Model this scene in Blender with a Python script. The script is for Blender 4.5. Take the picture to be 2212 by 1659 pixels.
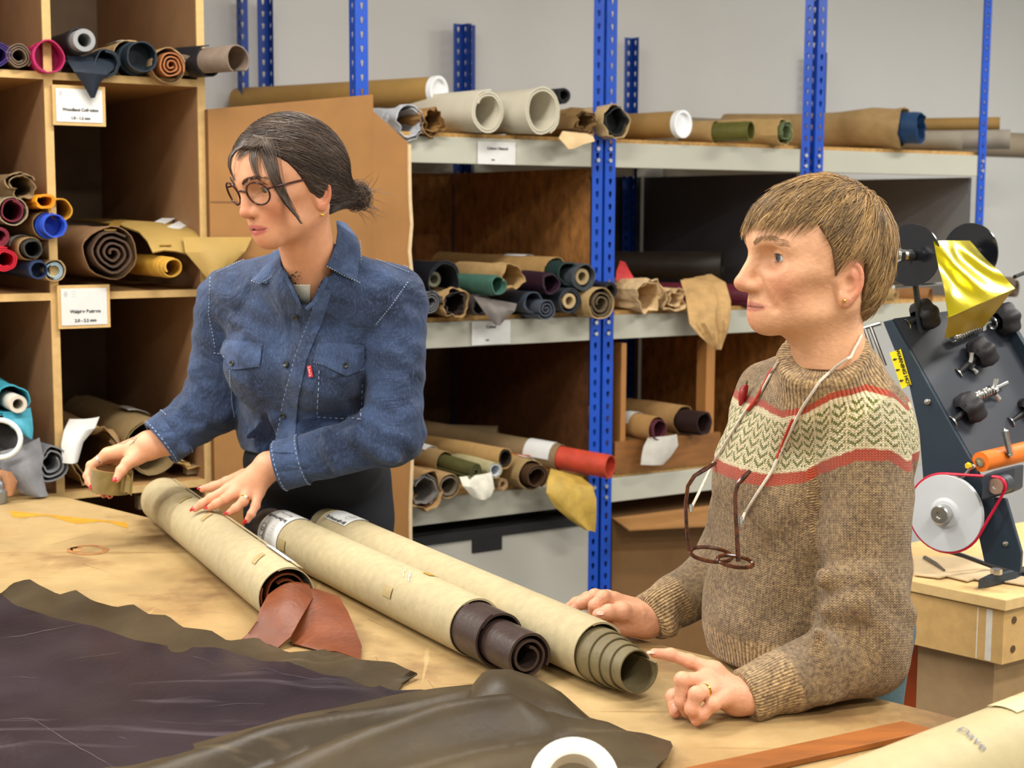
import bpy, bmesh, math, random, time
import numpy as np
from mathutils import Vector, Matrix, noise
from mathutils.bvhtree import BVHTree

for o in list(bpy.data.objects): bpy.data.objects.remove(o)
SC = bpy.context.scene
COL = SC.collection
rnd = random.Random(7)
PI = math.pi

# ------------------------------------------------------------------ camera
FPX, CW, CH = 3200.0, 2212, 1659
TILT, ROLL = math.radians(6.65), math.radians(0.28)
CAMP = Vector((0, 0, 1.6))
FW = Vector((0, math.cos(TILT), -math.sin(TILT)))
_r = Vector((1, 0, 0)); _u = _r.cross(FW)
RT = _r * math.cos(ROLL) + _u * math.sin(ROLL)
UP = _u * math.cos(ROLL) - _r * math.sin(ROLL)
cd = bpy.data.cameras.new('camera'); cam = bpy.data.objects.new('camera', cd); COL.objects.link(cam)
cd.sensor_width = 36; cd.lens = 36 * FPX / CW; cd.clip_start = .05
cam.matrix_world = Matrix.Translation(CAMP) @ Matrix((RT, UP, -FW)).transposed().to_4x4()
cd.dof.use_dof = True; cd.dof.focus_distance = 2.3; cd.dof.aperture_fstop = (cd.lens / 1000) / .0070
SC.camera = cam
# ------------------------------------------------------------------ exposure, world, ceiling lights
SC.view_settings.view_transform = 'Standard'; SC.view_settings.look = 'None'
SC.view_settings.gamma = 1; SC.view_settings.use_curve_mapping = False
SC.view_settings.exposure = 0.15
wd = bpy.data.worlds.new('room_light'); SC.world = wd; wd.use_nodes = True
wd.node_tree.nodes['Background'].inputs[0].default_value = (.95, .97, 1, 1)
wd.node_tree.nodes['Background'].inputs[1].default_value = .1
LAMPS = []
for (x, y, e) in ((-1.5, 1.5, .6), (1.1, 1.0, .62), (-2.5, 2.9, .8), (2.2, 2.6, .7), (-.3, 2.9, .52), (2.9, 4.4, .8), (-.5, -.9, .62), (2.6, .2, .5), (-2.9, .3, .6)):
    l = bpy.data.lights.new('ceiling_lamp', 'AREA'); l.shape = 'RECTANGLE'; l.size = 1.2; l.size_y = .22
    l.energy = 70 * e; l.color = (1, .97, .92)
    o = bpy.data.objects.new('ceiling_lamp', l); COL.objects.link(o)
    o.location = (x, y, 2.93); o.rotation_euler = (0, 0, math.radians(32)); LAMPS.append((x, y))

# ------------------------------------------------------------------ pixel -> place
def ray(px, py): return FW + RT * ((px - 1106) / FPX) + UP * ((829.5 - py) / FPX)
def at(px, py, d): return CAMP + ray(px, py) * d
def on_z(px, py, z):
    r = ray(px, py); return CAMP + r * ((z - CAMP.z) / r.z)
def on_plane(px, py, p, n):
    r = ray(px, py); return CAMP + r * ((Vector(p) - CAMP).dot(n) / r.dot(n))
def depth(p): return (Vector(p) - CAMP).dot(FW)
def pix(p):
    v = Vector(p) - CAMP; d = v.dot(FW); return (1106 + FPX * v.dot(RT) / d, 829.5 - FPX * v.dot(UP) / d)
YAW = math.radians(32)
SU = Vector((math.cos(YAW), math.sin(YAW), 0)); SN = Vector((-math.sin(YAW), math.cos(YAW), 0)); SO = Vector((.273, 4.5, 0))
def S(u, n, z): return SO + SU * u + SN * n + Vector((0, 0, z))
def shelf(px, py, n=0): return on_plane(px, py, SO + SN * n, SN)
def su(p): return (Vector(p) - SO).dot(SU)

def hit(bv, px, py, lift=0.0):
    d = ray(px, py).normalized(); r = bv.ray_cast(CAMP, d)
    if r[0] is None: return None, None
    n = r[1] if r[1].dot(d) < 0 else -r[1]
    return r[0] + n * lift, n
# ------------------------------------------------------------------ mesh helpers
class MB:
    def __init__(s): s.v = []; s.f = []
    def add(s, vs, fs):
        o = len(s.v); s.v += [tuple(v) for v in vs]; s.f += [tuple(i + o for i in f) for f in fs]; return s
    def box(s, c, size, ax=None, bevel=0):
        X, Y, Z = ax or (Vector((1, 0, 0)), Vector((0, 1, 0)), Vector((0, 0, 1)))
        hx, hy, hz = [k / 2 for k in size]; c = Vector(c)
        vs = [c + X * (hx * i) + Y * (hy * j) + Z * (hz * k) for i in (-1, 1) for j in (-1, 1) for k in (-1, 1)]
        return s.add(vs, [(0, 1, 3, 2), (4, 6, 7, 5), (0, 4, 5, 1), (2, 3, 7, 6), (0, 2, 6, 4), (1, 5, 7, 3)])
    def grid(s, P, closed_u=False, closed_v=False):
        nu, nv = len(P), len(P[0]); fs = []
        for i in range(nu if closed_u else nu - 1):
            for j in range(nv if closed_v else nv - 1):
                a, b = (i + 1) % nu, (j + 1) % nv
                fs.append((i * nv + j, a * nv + j, a * nv + b, i * nv + b))
        return s.add([p for r in P for p in r], fs)
    def tube(s, pts, r, n=8, cap=True, flat=1.0, upv=None):
        pts = [Vector(p) for p in pts]; rr = r if hasattr(r, '__len__') else [r] * len(pts); rows = []; prev = None
        for i, p in enumerate(pts):
            t = (pts[min(i + 1, len(pts) - 1)] - pts[max(i - 1, 0)]).normalized()
            a = prev if prev is not None else Vector(upv or (0, 0, 1))
            if abs(a.dot(t)) > .95 and prev is None: a = Vector((1, 0, 0))
            a = (a - t * a.dot(t)).normalized(); b = t.cross(a); prev = a
            rows.append([p + a * (rr[i] * math.cos(2 * PI * k / n)) + b * (rr[i] * flat * math.sin(2 * PI * k / n)) for k in range(n)])
        o = len(s.v); s.grid(rows, closed_v=True)
        if cap:
            s.f.append(tuple(o + k for k in range(n))[::-1]); s.f.append(tuple(o + (len(rows) - 1) * n + k for k in range(n)))
        return s
    def lathe(s, c, ax, prof, n=24, cap=False):
        ax = Vector(ax).normalized(); a = ax.orthogonal().normalized(); b = ax.cross(a); c = Vector(c)
        rows = [[c + ax * h + a * (r * math.cos(2 * PI * k / n)) + b * (r * math.sin(2 * PI * k / n)) for k in range(n)] for (h, r) in prof]
        o = len(s.v); s.grid(rows, closed_v=True)
        if cap:
            s.f.append(tuple(o + k for k in range(n))[::-1]); s.f.append(tuple(o + (len(rows) - 1) * n + k for k in range(n)))
        return s
    def slab(s, P, t, nrm=None):                      # grid of points with thickness
        nu, nv = len(P), len(P[0]); P = [[Vector(p) for p in r] for r in P]; Q = []
        for i in range(nu):
            row = []
            for j in range(nv):
                if nrm is None:
                    du = P[min(i + 1, nu - 1)][j] - P[max(i - 1, 0)][j]; dv = P[i][min(j + 1, nv - 1)] - P[i][max(j - 1, 0)]
                    n_ = du.cross(dv); n_ = n_.normalized() if n_.length > 1e-9 else Vector((0, 0, 1))
                else: n_ = Vector(nrm)
                row.append(P[i][j] - n_ * t)
            Q.append(row)
        o = len(s.v); s.grid(P); o2 = len(s.v); k = len(s.f); s.grid(Q)
        s.f[k:] = [f[::-1] for f in s.f[k:]]
        I = lambda i, j: i * nv + j
        ring = [I(0, j) for j in range(nv)] + [I(i, nv - 1) for i in range(1, nu)] + [I(nu - 1, j) for j in range(nv - 2, -1, -1)] + [I(i, 0) for i in range(nu - 2, 0, -1)]
        for a, b in zip(ring, ring[1:] + ring[:1]): s.f.append((o + a, o + b, o2 + b, o2 + a))
        return s
    def poly(s, pts, t, nrm):                          # flat polygon with thickness along nrm
        pts = [Vector(p) for p in pts]; n = len(pts); nrm = Vector(nrm).normalized()
        vs = pts + [p + nrm * t for p in pts]
        return s.add(vs, [tuple(range(n))[::-1], tuple(range(n, 2 * n))] + [(i, (i + 1) % n, n + (i + 1) % n, n + i) for i in range(n)])
    def build(s, name, m, parent=None, smooth=True, bevel=0, angle=40):
        me = bpy.data.meshes.new(name); o = bpy.data.objects.new(name, me)
        V = np.array(s.v, dtype=np.float64)
        if parent is None: org = Vector(((V[:, 0].min() + V[:, 0].max()) / 2, (V[:, 1].min() + V[:, 1].max()) / 2, V[:, 2].min()))
        else: org = wloc(parent)
        V = V - np.array(org)
        me.from_pydata(V.tolist(), [], s.f); me.validate(verbose=False)
        if parent is None: o.location = org
        else: o.parent = parent
        o['_w'] = tuple(org)
        if isinstance(m, (list, tuple)):
            for k in m: me.materials.append(k)
        else: me.materials.append(m)
        COL.objects.link(o)
        bm = bmesh.new(); bm.from_mesh(me); bmesh.ops.recalc_face_normals(bm, faces=bm.faces); bm.to_mesh(me); bm.free()
        if bevel:
            md = o.modifiers.new('edge_round', 'BEVEL'); md.width = bevel; md.segments = 2; md.limit_method = 'ANGLE'
        if smooth:
            me.polygons.foreach_set('use_smooth', [True] * len(me.polygons))
            try: me.set_sharp_from_angle(angle=math.radians(angle))
            except Exception: pass
        return o
def wloc(o): return Vector(o['_w']) if '_w' in o.keys() else Vector(o.location)
def thing(name, label, cat, loc, group=None):
    o = bpy.data.objects.new(name, None); COL.objects.link(o); o.location = loc; o['_w'] = tuple(loc)
    o.empty_display_size = .05
    return tag(o, label, cat, group)
def tag(o, label, cat, group=None):
    o['label'] = label; o['category'] = cat
    if group: o['group'] = group
    return o
def struct(o): o['kind'] = 'structure'; return o
def text(s, c, xdir, ydir, size, m, parent, name='lettering', align='CENTER', bold=0.0, lift=.0006):
    cu = bpy.data.curves.new(name, 'FONT'); cu.body = s; cu.size = size; cu.align_x = align; cu.align_y = 'CENTER'; cu.offset = bold
    t = bpy.data.objects.new(name, cu); COL.objects.link(t); X = Vector(xdir).normalized(); Y = Vector(ydir).normalized(); Z = X.cross(Y)
    bpy.context.view_layer.update()
    me = bpy.data.meshes.new_from_object(t.evaluated_get(bpy.context.evaluated_depsgraph_get())); bpy.data.objects.remove(t)
    me.transform(Matrix((X, Y, Z)).transposed().to_4x4()); org = Vector(c) + Z * lift
    o = bpy.data.objects.new(name, me); COL.objects.link(o); me.materials.clear(); me.materials.append(m)
    o['_w'] = tuple(org)
    if parent: o.parent = parent; o.location = org - wloc(parent)
    else: o.location = org
    return o

# ------------------------------------------------------------------ materials
def lin(h):
    if not isinstance(h, str): return tuple(h[:3]) + (1,)
    h = h.lstrip('#'); c = [int(h[i:i + 2], 16) / 255 for i in (0, 2, 4)]
    return tuple(((x / 12.92) if x <= .04045 else ((x + .055) / 1.055) ** 2.4) for x in c) + (1,)
_mc = {}
def M(col, rough=.6, var=.18, scale=18, bump=0.0, bscale=None, metal=0, spec=.5, stretch=(1, 1, 1), col2=None, det=4, coat=0, sheen=0, sss=0, trans=0, ior=1.45, bdist=.004, rvar=0, warp=0):
    key = (col if isinstance(col, str) else tuple(col), rough, var, scale, bump, bscale, metal, spec, stretch, col2, det, coat, sheen, sss, trans, bdist, rvar)
    if key in _mc: return _mc[key]
    m = bpy.data.materials.new('mat'); m.use_nodes = True; nt = m.node_tree; N = nt.nodes; L = nt.links
    b = N['Principled BSDF']; c = lin(col)
    tc = N.new('ShaderNodeTexCoord'); mp = N.new('ShaderNodeMapping'); mp.inputs['Scale'].default_value = stretch
    L.new(tc.outputs['Object'], mp.inputs['Vector'])
    nz = N.new('ShaderNodeTexNoise'); nz.inputs['Scale'].default_value = scale; nz.inputs['Detail'].default_value = det; nz.inputs['Roughness'].default_value = .6
    L.new(mp.outputs[0], nz.inputs['Vector'])
    rp = N.new('ShaderNodeValToRGB'); rp.color_ramp.elements[0].position = .3; rp.color_ramp.elements[1].position = .7
    lo = tuple(x * (1 - var) for x in c[:3]) + (1,); hi = tuple(min(1, x * (1 + var)) for x in c[:3]) + (1,)
    if col2: hi = lin(col2)
    rp.color_ramp.elements[0].color = lo; rp.color_ramp.elements[1].color = hi
    L.new(nz.outputs['Fac'], rp.inputs[0]); L.new(rp.outputs[0], b.inputs['Base Color'])
    b.inputs['Roughness'].default_value = rough; b.inputs['Metallic'].default_value = metal
    b.inputs['Specular IOR Level'].default_value = spec; b.inputs['Coat Weight'].default_value = coat; b.inputs['Coat Roughness'].default_value = .15
    b.inputs['Sheen Weight'].default_value = sheen; b.inputs['Sheen Roughness'].default_value = .5
    b.inputs['Transmission Weight'].default_value = trans; b.inputs['IOR'].default_value = ior
    if sss: b.inputs['Subsurface Weight'].default_value = sss; b.inputs['Subsurface Scale'].default_value = .01
    if bump:
        n2 = N.new('ShaderNodeTexNoise'); n2.inputs['Scale'].default_value = bscale or scale * 4; n2.inputs['Detail'].default_value = 5
        L.new(mp.outputs[0], n2.inputs['Vector'])
        bp = N.new('ShaderNodeBump'); bp.inputs['Strength'].default_value = bump; bp.inputs['Distance'].default_value = bdist
        L.new(n2.outputs['Fac'], bp.inputs['Height']); L.new(bp.outputs[0], b.inputs['Normal'])
    if rvar:
        mr = N.new('ShaderNodeMapRange'); mr.inputs['To Min'].default_value = rough - rvar; mr.inputs['To Max'].default_value = rough + rvar
        L.new(nz.outputs['Fac'], mr.inputs[0]); L.new(mr.outputs[0], b.inputs['Roughness'])
    _mc[key] = m; return m
KRAFT = M('#c0a06c', .75, .12, 30, .15, 120)
KRAFT2 = M('#a98a58', .8, .15, 25, .2, 90)
PAPER = M('#b8935f', .8, .18, 22, .5, 45, bdist=.01)
PAPERL = M('#d8b98a', .8, .15, 22, .5, 45, bdist=.01)
WHITEP = M('#d6d6d2', .6, .04, 30)
INK = M('#3a3a3c', .7, .05, 30)
INKL = M('#8e8e90', .7, .05, 30)
STEEL = M('#c8c8c4', .25, .08, 60, metal=1)
BLACKP = M('#17181a', .45, .2, 40)
# ------------------------------------------------------------------ room
WALLM = M('#dcdcd9', .85, .02, 1.2, .05, 60)
UX = (SU, SN, Vector((0, 0, 1)))
struct(MB().box((0, 2.4, -.05), (9, 10, .1)).build('floor', M('#6d6a66', .55, .12, 3, .1, 40), smooth=False))
struct(MB().box((0, 2.4, 3.05), (9, 10, .1)).build('ceiling', M('#d6d6d2', .9, .02, 2), smooth=False))
struct(MB().box(S(-.4, .98, 1.5), (9, .1, 3), UX).build('wall_back', WALLM, smooth=False))
struct(MB().box((-4.45, 2.4, 1.5), (.1, 10, 3)).build('wall_left', WALLM, smooth=False))
struct(MB().box((4.45, 2.4, 1.5), (.1, 10, 3)).build('wall_right', WALLM, smooth=False))
struct(MB().box((0, -2.55, 1.5), (9, .1, 3)).build('wall_front', WALLM, smooth=False))
for i, (x, y) in enumerate(LAMPS):
    t = thing('ceiling_light', 'long white ceiling batten light above the workshop, out of view', 'light', (x, y, 2.94), 'ceiling batten lights')
    A = Vector((math.cos(math.radians(32)), math.sin(math.radians(32)), 0)); Bq = Vector((-A.y, A.x, 0))
    MB().box((x, y, 2.97), (1.26, .28, .06), (A, Bq, Vector((0, 0, 1)))).build('housing', M('#e4e4e0', .5, .02, 20), t, smooth=False)

# ------------------------------------------------------------------ blue rack
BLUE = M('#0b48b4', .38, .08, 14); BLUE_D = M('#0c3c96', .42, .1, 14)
BEAM = M('#b2b1a2', .5, .03, 6); CHIP = M('#b98f52', .8, .3, 90, .1, 160); OSB = M('#a06c36', .75, .45, 34, .25, 60, stretch=(1, 1, .6), det=6)
DARKB = M('#2a2a2e', .8, .1, 8)
HOLE = [(0, .0085), (.0035, .0075), (.0045, .003), (.003, -.003), (.0018, -.009), (-.0018, -.009), (-.003, -.003), (-.0045, .003), (-.0035, .0075)]
HOLE = [(-.004, -.0), (-.0018, -.009), (.0018, -.009), (.004, 0), (.0048, .005), (.0028, .0085), (-.0028, .0085), (-.0048, .005)]
def flange(mb, base, xd, h, w=.038, pitch=.038, th=.0018):
    n = int(h / pitch); Z = Vector((0, 0, 1)); nr = Vector(xd).cross(Z)
    for k in range(n):
        c = base + Vector(xd) * (w / 2) + Z * (pitch * (k + .5)); a, b = w / 2, pitch / 2
        outer = [(-a, 0), (-a, -b), (a, -b), (a, 0), (a, b * .55), (a, b), (-a, b), (-a, b * .55)]
        outer = [(-a, 0), (-a, -b), (a, -b), (a, 0), (a, b), (0, b), (-a, b), (-a, b * .5)]
        vs = [c + Vector(xd) * x + Z * z for x, z in outer] + [c + Vector(xd) * x + Z * z for x, z in HOLE] + [c + Vector(xd) * x + Z * z + nr * th for x, z in HOLE]
        fs = [(i, (i + 1) % 8, 8 + (i + 1) % 8, 8 + i) for i in range(8)] + [(8 + i, 8 + (i + 1) % 8, 16 + (i + 1) % 8, 16 + i) for i in range(8)]
        mb.add(vs, fs)
rack = thing('shelving_rack', 'tall blue slotted-steel shelving rack with cream beams along the back wall', 'shelving', S(.4, .4, 0))
def post(u, n, side, h, m, side_dir=1, flip=False):
    mb = MB(); z0 = 0
    p = S(u, n, z0)
    flange(mb, p, SU, h)                                    # front flange spans u..u+.038
    q = S(u if side < 0 else u + .038, n, z0)
    flange(mb, q, SN * side_dir, h)
    return mb.build('upright_post', m, rack, smooth=False)
post(-.825, -.002, -1, 2.62, BLUE)
post(-.044, -.002, 1, 2.62, BLUE); post(.004, -.002, -1, 2.62, BLUE)
post(.792, -.002, 1, 2.62, BLUE); post(.852, -.002, -1, 2.62, BLUE)
post(1.645, -.002, 1, 2.62, BLUE)
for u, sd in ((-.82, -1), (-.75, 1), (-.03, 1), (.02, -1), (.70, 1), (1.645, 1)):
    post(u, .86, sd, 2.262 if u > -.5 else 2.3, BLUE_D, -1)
BAYS = [(-.80, -.006), (.042, .79), (.89, 1.645)]
BAYS = [(-.787, -.044), (.042, .792), (.89, 1.645)]
LV = [(1.733, 1.807), (1.212, 1.286), (.704, .778)]
for bi, (a, b) in enumerate(BAYS):
    for li, (z0, z1) in enumerate(LV):
        cz = (z0 + z1) / 2
        MB().box(S((a + b) / 2, .012, cz), (b - a, .022, z1 - z0), UX).build('beam', BEAM, rack, smooth=False, bevel=.002)
        MB().box(S((a + b) / 2, .85, cz), (b - a, .022, z1 - z0), UX).build('beam', BEAM, rack, smooth=False)
        MB().box(S((a + b) / 2, .44, z1 + .004), (b - a + .03, .84, .016), UX).build('shelf_board', CHIP, rack, smooth=False)
        for uu in (a - .022, b + .019):
            for zz in (z0 + .02, z1 - .02): MB().lathe(S(uu, -.008, zz), SN, [(0, .001), (0, .006), (.008, .008)], 10, True).build('rivet', STEEL, rack)
def panel(u, z0, z1, m, name='divider_panel', n0=.05, n1=.87, th=.014):
    return MB().box(S(u, (n0 + n1) / 2, (z0 + z1) / 2), (th, n1 - n0, z1 - z0), UX).build(name, m, rack, smooth=False)
def back(a, b, z0, z1, m, n=.885): return MB().box(S((a + b) / 2, n, (z0 + z1) / 2), (b - a, .012, z1 - z0), UX).build('back_panel', m, rack, smooth=False)
panel(-.02, 1.29, 1.73, OSB); panel(-.02, .78, 1.21, M('#5a3516', .7, .3, 30, .15, 60)); panel(-.02, .02, .7, OSB)
panel(-.80, 1.29, 1.73, OSB); panel(-.80, .78, 1.21, OSB)
back(-.8, -.02, 1.29, 1.73, OSB); back(-.8, -.02, .78, 1.21, M('#4a2c14', .7, .3, 30)); back(-.8, .8, .1, .7, DARKB)
panel(.815, 1.29, 1.73, M('#4a4a50', .7, .1, 8)); back(.03, .8, 1.29, 1.73, M('#34343a', .7, .1, 8)); back(.03, .8, .78, 1.21, M('#4a2c14', .7, .3, 30)); panel(.815, .78, 1.21, OSB)
panel(1.665, 1.29, 1.73, M('#8c8c8c', .7, .05, 8)); back(.86, 1.66, 1.29, 1.73, M('#77777a', .7, .05, 8)); back(.86, 1.66, .78, 1.21, M('#77777a', .7, .05, 8))
# timber uprights inside the middle bay
PINE = M('#a9743c', .65, .15, 12, .08, 60, stretch=(1, 1, .1))
for x in (1345, 1532):
    p = shelf(x, 850, .02); q = su(p)
    MB().box(S(q, .04, .992), (.036 if x > 1400 else .02, .05, .41), UX).build('timber_upright', PINE, rack, smooth=False, bevel=.002)

# ------------------------------------------------------------------ MDF pigeonhole cabinet on the left
MDF = M('#a8804e', .7, .1, 40, .06, 120); MDFE = M('#c9a66c', .7, .1, 50); MDFD = M('#9a7450', .7, .1, 12)
cab = thing('pigeonhole_cabinet', 'tall brown MDF pigeonhole cabinet full of leather rolls on the left', 'cabinet', S(-1.66, .4, 0))
def cpanel(u, th, z0, z1, name='side_panel', n0=-.03, n1=.8):
    o = MB().box(S(u, (n0 + n1) / 2, (z0 + z1) / 2), (th, n1 - n0, z1 - z0), UX).build(name, MDFD, cab, smooth=False)
    MB().box(S(u, n0 - .003, (z0 + z1) / 2), (th, .006, z1 - z0), UX).build('edge_strip', MDFE, cab, smooth=False)
CU = [su(shelf(-250, 450, -.03)), su(shelf(111, 450, -.03)), su(shelf(438, 450, -.03))]
CZ = [1.925, 1.398, .905]
for u in CU: cpanel(u, .02, .05, 2.75)
for z in CZ + [.4]:
    for a, b in zip(CU[:-1], CU[1:]):
        MB().box(S((a + b) / 2, .385, z - .009), (b - a - .02, .83, .018), UX).build('shelf_board', MDF, cab, smooth=False)
        MB().box(S((a + b) / 2, -.033, z - .009), (b - a - .02, .006, .018), UX).build('edge_strip', MDFE, cab, smooth=False)
MB().box(S((CU[0] + CU[2]) / 2, .81, 1.4), (CU[2] - CU[0], .012, 2.7), UX).build('back_panel', M('#7a6650', .8, .1, 10), cab, smooth=False)
# name cards on the cabinet edges
def card(px0, py0, px1, py1, n, lines, wood, parent, label, brd=.008):
    a = shelf(px0, py0, n); b = shelf(px1, py1, n); w = su(b) - su(a); h = a.z - b.z; c = (a + b) / 2
    t = thing('shelf_card', label, 'sign', (c.x, c.y, b.z), 'white cards on shelf edges')
    if wood: MB().box(c + SN * .006, (w + 2 * brd, .01, h + 2 * brd), UX).build('backing_board', MDFE, t, smooth=False)
    MB().box(c, (w, .0015, h), UX).build('card', WHITEP, t, smooth=False)
    for (s, fx, fy, sz, ink, al) in lines:
        text(s, a + SU * (w * fx) - Vector((0, 0, h * fy)), SU, (0, 0, 1), sz * h, ink, t, align=al, lift=.0015, bold=.0 if ink is INKL else .0004)
    mb = MB(); cc = a + SU * (w * .1) - Vector((0, 0, h * .14)) - SN * .0015
    return t
LOGO = [('cb', .12, .15, .16, INKL, 'CENTER'), ('Cambridge\nLeather', .3, .12, .06, INKL, 'CENTER')]
LOGO = [('()', .1, .14, .15, INKL, 'CENTER'), ('------\n----\n-----', .28, .15, .07, INKL, 'CENTER')]
card(120, 190, 222, 266, -.05, LOGO + [('Woodland Collection', .52, .63, .125, INK, 'CENTER'), ('1.0 - 1.2 mm', .52, .88, .115, INK, 'CENTER')], True, None, 'white card reading Woodland Collection on the upper cabinet edge')
card(131, 624, 232, 700, -.05, LOGO + [('Walpier Buttero', .52, .63, .125, INK, 'CENTER'), ('2.0 - 2.2 mm', .52, .88, .115, INK, 'CENTER')], True, None, 'white card below the big brown spiral roll on the cabinet')
card(1032, 305, 1113, 356, -.003, [('Colour: Natural', .52, .3, .17, INK, 'CENTER'), ('mm', .4, .8, .11, INK, 'CENTER')], False, None, 'pale card on the top cream beam under the white foam rolls')
card(1019, 695, 1102, 742, -.003, [('Colour', .5, .25, .17, INK, 'CENTER'), ('mm', .4, .8, .11, INK, 'CENTER')], False, None, 'pale card on the middle cream beam half under a grey flap')
# ------------------------------------------------------------------ rolls of leather and paper
def scroll(mb, C, ax, ro, ri, turns, f, b, t=.002, tele=0, wob=0., sq=1., seed=0, th0=None, nz=5, flare=0, crum=0, ns=22):
    """spiral sheet round ax at C; front edge at +f, back edge at -b"""
    ax = Vector(ax).normalized(); R = random.Random(seed)
    side = ax.cross(Vector((0, 0, 1))).normalized(); upv = side.cross(ax)
    th0 = R.uniform(0, 6.28) if th0 is None else th0
    n = max(8, int(ns * turns)); P = []; Q = []
    for i in range(n + 1):
        s = i / n; th = th0 + 2 * PI * turns * s; r0 = ri + (ro - ri) * s; rp, rq = [], []
        for j in range(nz + 1):
            w = j / nz; w = w * w if nz > 3 else w
            front = f + tele * (1 - s); z = front + (-b - front) * w
            k = 1 + wob * noise.noise(Vector((math.cos(th) * 1.3, math.sin(th) * 1.3, seed * 3.1 + z * 6)))
            if crum: k += crum * (1 - w) ** .5 * noise.noise(Vector((math.cos(th) * 2.6, math.sin(th) * 2.6, seed * 7.7 + z * 25)))
            k += flare * max(0, 1 - w * 4)
            zz = z + (crum * .35 * noise.noise(Vector((th * 1.9, seed, 1.7))) if crum and j == 0 else 0) * ro * 3
            for lst, rr in ((rp, r0), (rq, r0 - t)):
                a = rr * k; lst.append(C + side * (a * math.cos(th)) + upv * (a * math.sin(th) * sq) + ax * zz)
        P.append(rp); Q.append(rq)
    nu, nv = n + 1, nz + 1; o = len(mb.v); mb.grid(P); o2 = len(mb.v); mb.grid(Q)
    I = lambda i, j: i * nv + j
    ring = [I(0, j) for j in range(nv)] + [I(i, nv - 1) for i in range(1, nu)] + [I(nu - 1, j) for j in range(nv - 2, -1, -1)] + [I(i, 0) for i in range(nu - 2, 0, -1)]
    for a, c in zip(ring, ring[1:] + ring[:1]): mb.f.append((o + a, o + c, o2 + c, o2 + a))
    return mb
def LE(col, rough=.55, var=.2, bump=.25): return M(col, rough, var, 26, bump, 140, bdist=.003)
def axis(yaw, pitch=0):
    a = -SN; y = math.radians(yaw); v = Vector((a.x * math.cos(y) - a.y * math.sin(y), a.x * math.sin(y) + a.y * math.cos(y), 0))
    v.z = math.tan(math.radians(pitch)); return v.normalized()
_seed = [3]
def roll(label, px, py, rp, col=None, kraft=None, prot=.05, L=.55, yaw=0, pitch=0, turns=2.3, ri=.62, set_=.06, tele=0, wob=.12, sq=1, crum=0, flare=0, t=.003, core=None, tag_at=None, group='rolls stored on the shelves', name='leather_roll', th0=None, kr=1.1, cat='roll', ktag=None, plug=False):
    _seed[0] += 1; sd = _seed[0]
    C = shelf(px, py, -prot); r = rp * depth(C) / FPX; ax = axis(yaw, pitch)
    T = thing(name, label, cat, C + Vector((0, 0, -r)) - ax * (L / 2), group)
    if col is not None:
        m = col if not isinstance(col, str) else LE(col)
        rr = r if kraft is None else r * .9
        scroll(MB(), C, ax, rr, rr * ri, turns, 0, L, t, tele, wob, sq, sd, th0, 5, flare, crum).build('leather', m, T)
    if kraft is not None:
        km = kraft if not isinstance(kraft, str) else M(kraft, .78, .12, 25, .15, 90)
        s_ = set_ if col is not None else 0
        scroll(MB(), C, ax, r * kr if col is not None else r, (r * kr if col is not None else r) * (.96 if col is not None else ri), 1.15 if col is not None else turns, -s_, L, .0018, 0, wob * .7, sq, sd + 50, th0, 5, 0, crum).build('kraft_wrap', km, T)
    if plug:
        MB().lathe(C - ax * .05, ax, [(0, .0005), (-.004, r * .5), (-.002, r * .97)], 20).build('inner_plug', m if col is not None else km, T)  # closing disc added inside the roll to hide what stands behind
    if core is not None:
        cc, cr, cf = core; MB().lathe(C, ax, [(-.3, r * cr), (cf, r * cr), (cf, r * cr * .6), (-.3, r * cr * .6)], 20).build('core_tube', M(cc, .6, .06, 30), T)
    if ktag is not None:                                   # white paper label glued round the wrap: (front offset, width, angle centre, half angle)
        f, w, a0, ha = ktag; side = ax.cross(Vector((0, 0, 1))).normalized(); upv = side.cross(ax); rows = []
        rad = (r * kr if col is not None else r) * (1 + wob * .25) + .002
        for i in range(9):
            a = math.radians(a0 - ha + 2 * ha * i / 8)
            rows.append([C + side * (rad * math.cos(a)) + upv * (rad * sq * math.sin(a)) - ax * (f + w * k) for k in (0, .5, 1)])
        MB().slab(rows, .0008).build('paper_label', WHITEP, T)
    return T
def flap(T, name, pts, n, m, th=.002, curve=0.0, div=7):
    """sheet through pixel outline at plane n; pts given as (left chain, right chain) rows from top to bottom"""
    rows = []
    for (a, b, nn) in pts:
        pa, pb = shelf(a[0], a[1], nn), shelf(b[0], b[1], nn); row = []
        for k in range(div):
            s = k / (div - 1); row.append(pa.lerp(pb, s) + SN * (-curve * math.sin(PI * s)))
        rows.append(row)
    return MB().slab(rows, th).build(name, m, T)

# cabinet, top shelf
roll('purple suede roll at the left end of the cabinet top shelf', -6, 118, 30, '#2f1660', prot=.05)
roll('brown and grey nested roll between the purple and magenta rolls', 40, 121, 29, '#6a5644', prot=.05, turns=3, ri=.45)
roll('bright magenta leather roll on the cabinet top shelf', 106, 122, 36, '#a80f52', plug=True, prot=.07, turns=1.3, ri=.92, L=.3)
roll('black roll round a grey cardboard core lying on top of the others', 172, 90, 30, '#15161c', prot=.04, core=('#8f9090', .8, .04), turns=1.2, ri=.9, L=.3)
t_ = roll('navy leather roll whose corner hangs over the shelf card', 232, 136, 30, '#1a2530', prot=.06, turns=1.6, ri=.8, wob=.25, L=.3)
flap(t_, 'hanging_corner', [((143, 120), (250, 128), -.03), ((148, 135), (245, 150), -.06), ((160, 155), (230, 162), -.075), ((178, 180), (216, 180), -.07), ((196, 212), (205, 212), -.062)], -.06, LE('#1b2430'), curve=.01)
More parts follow.
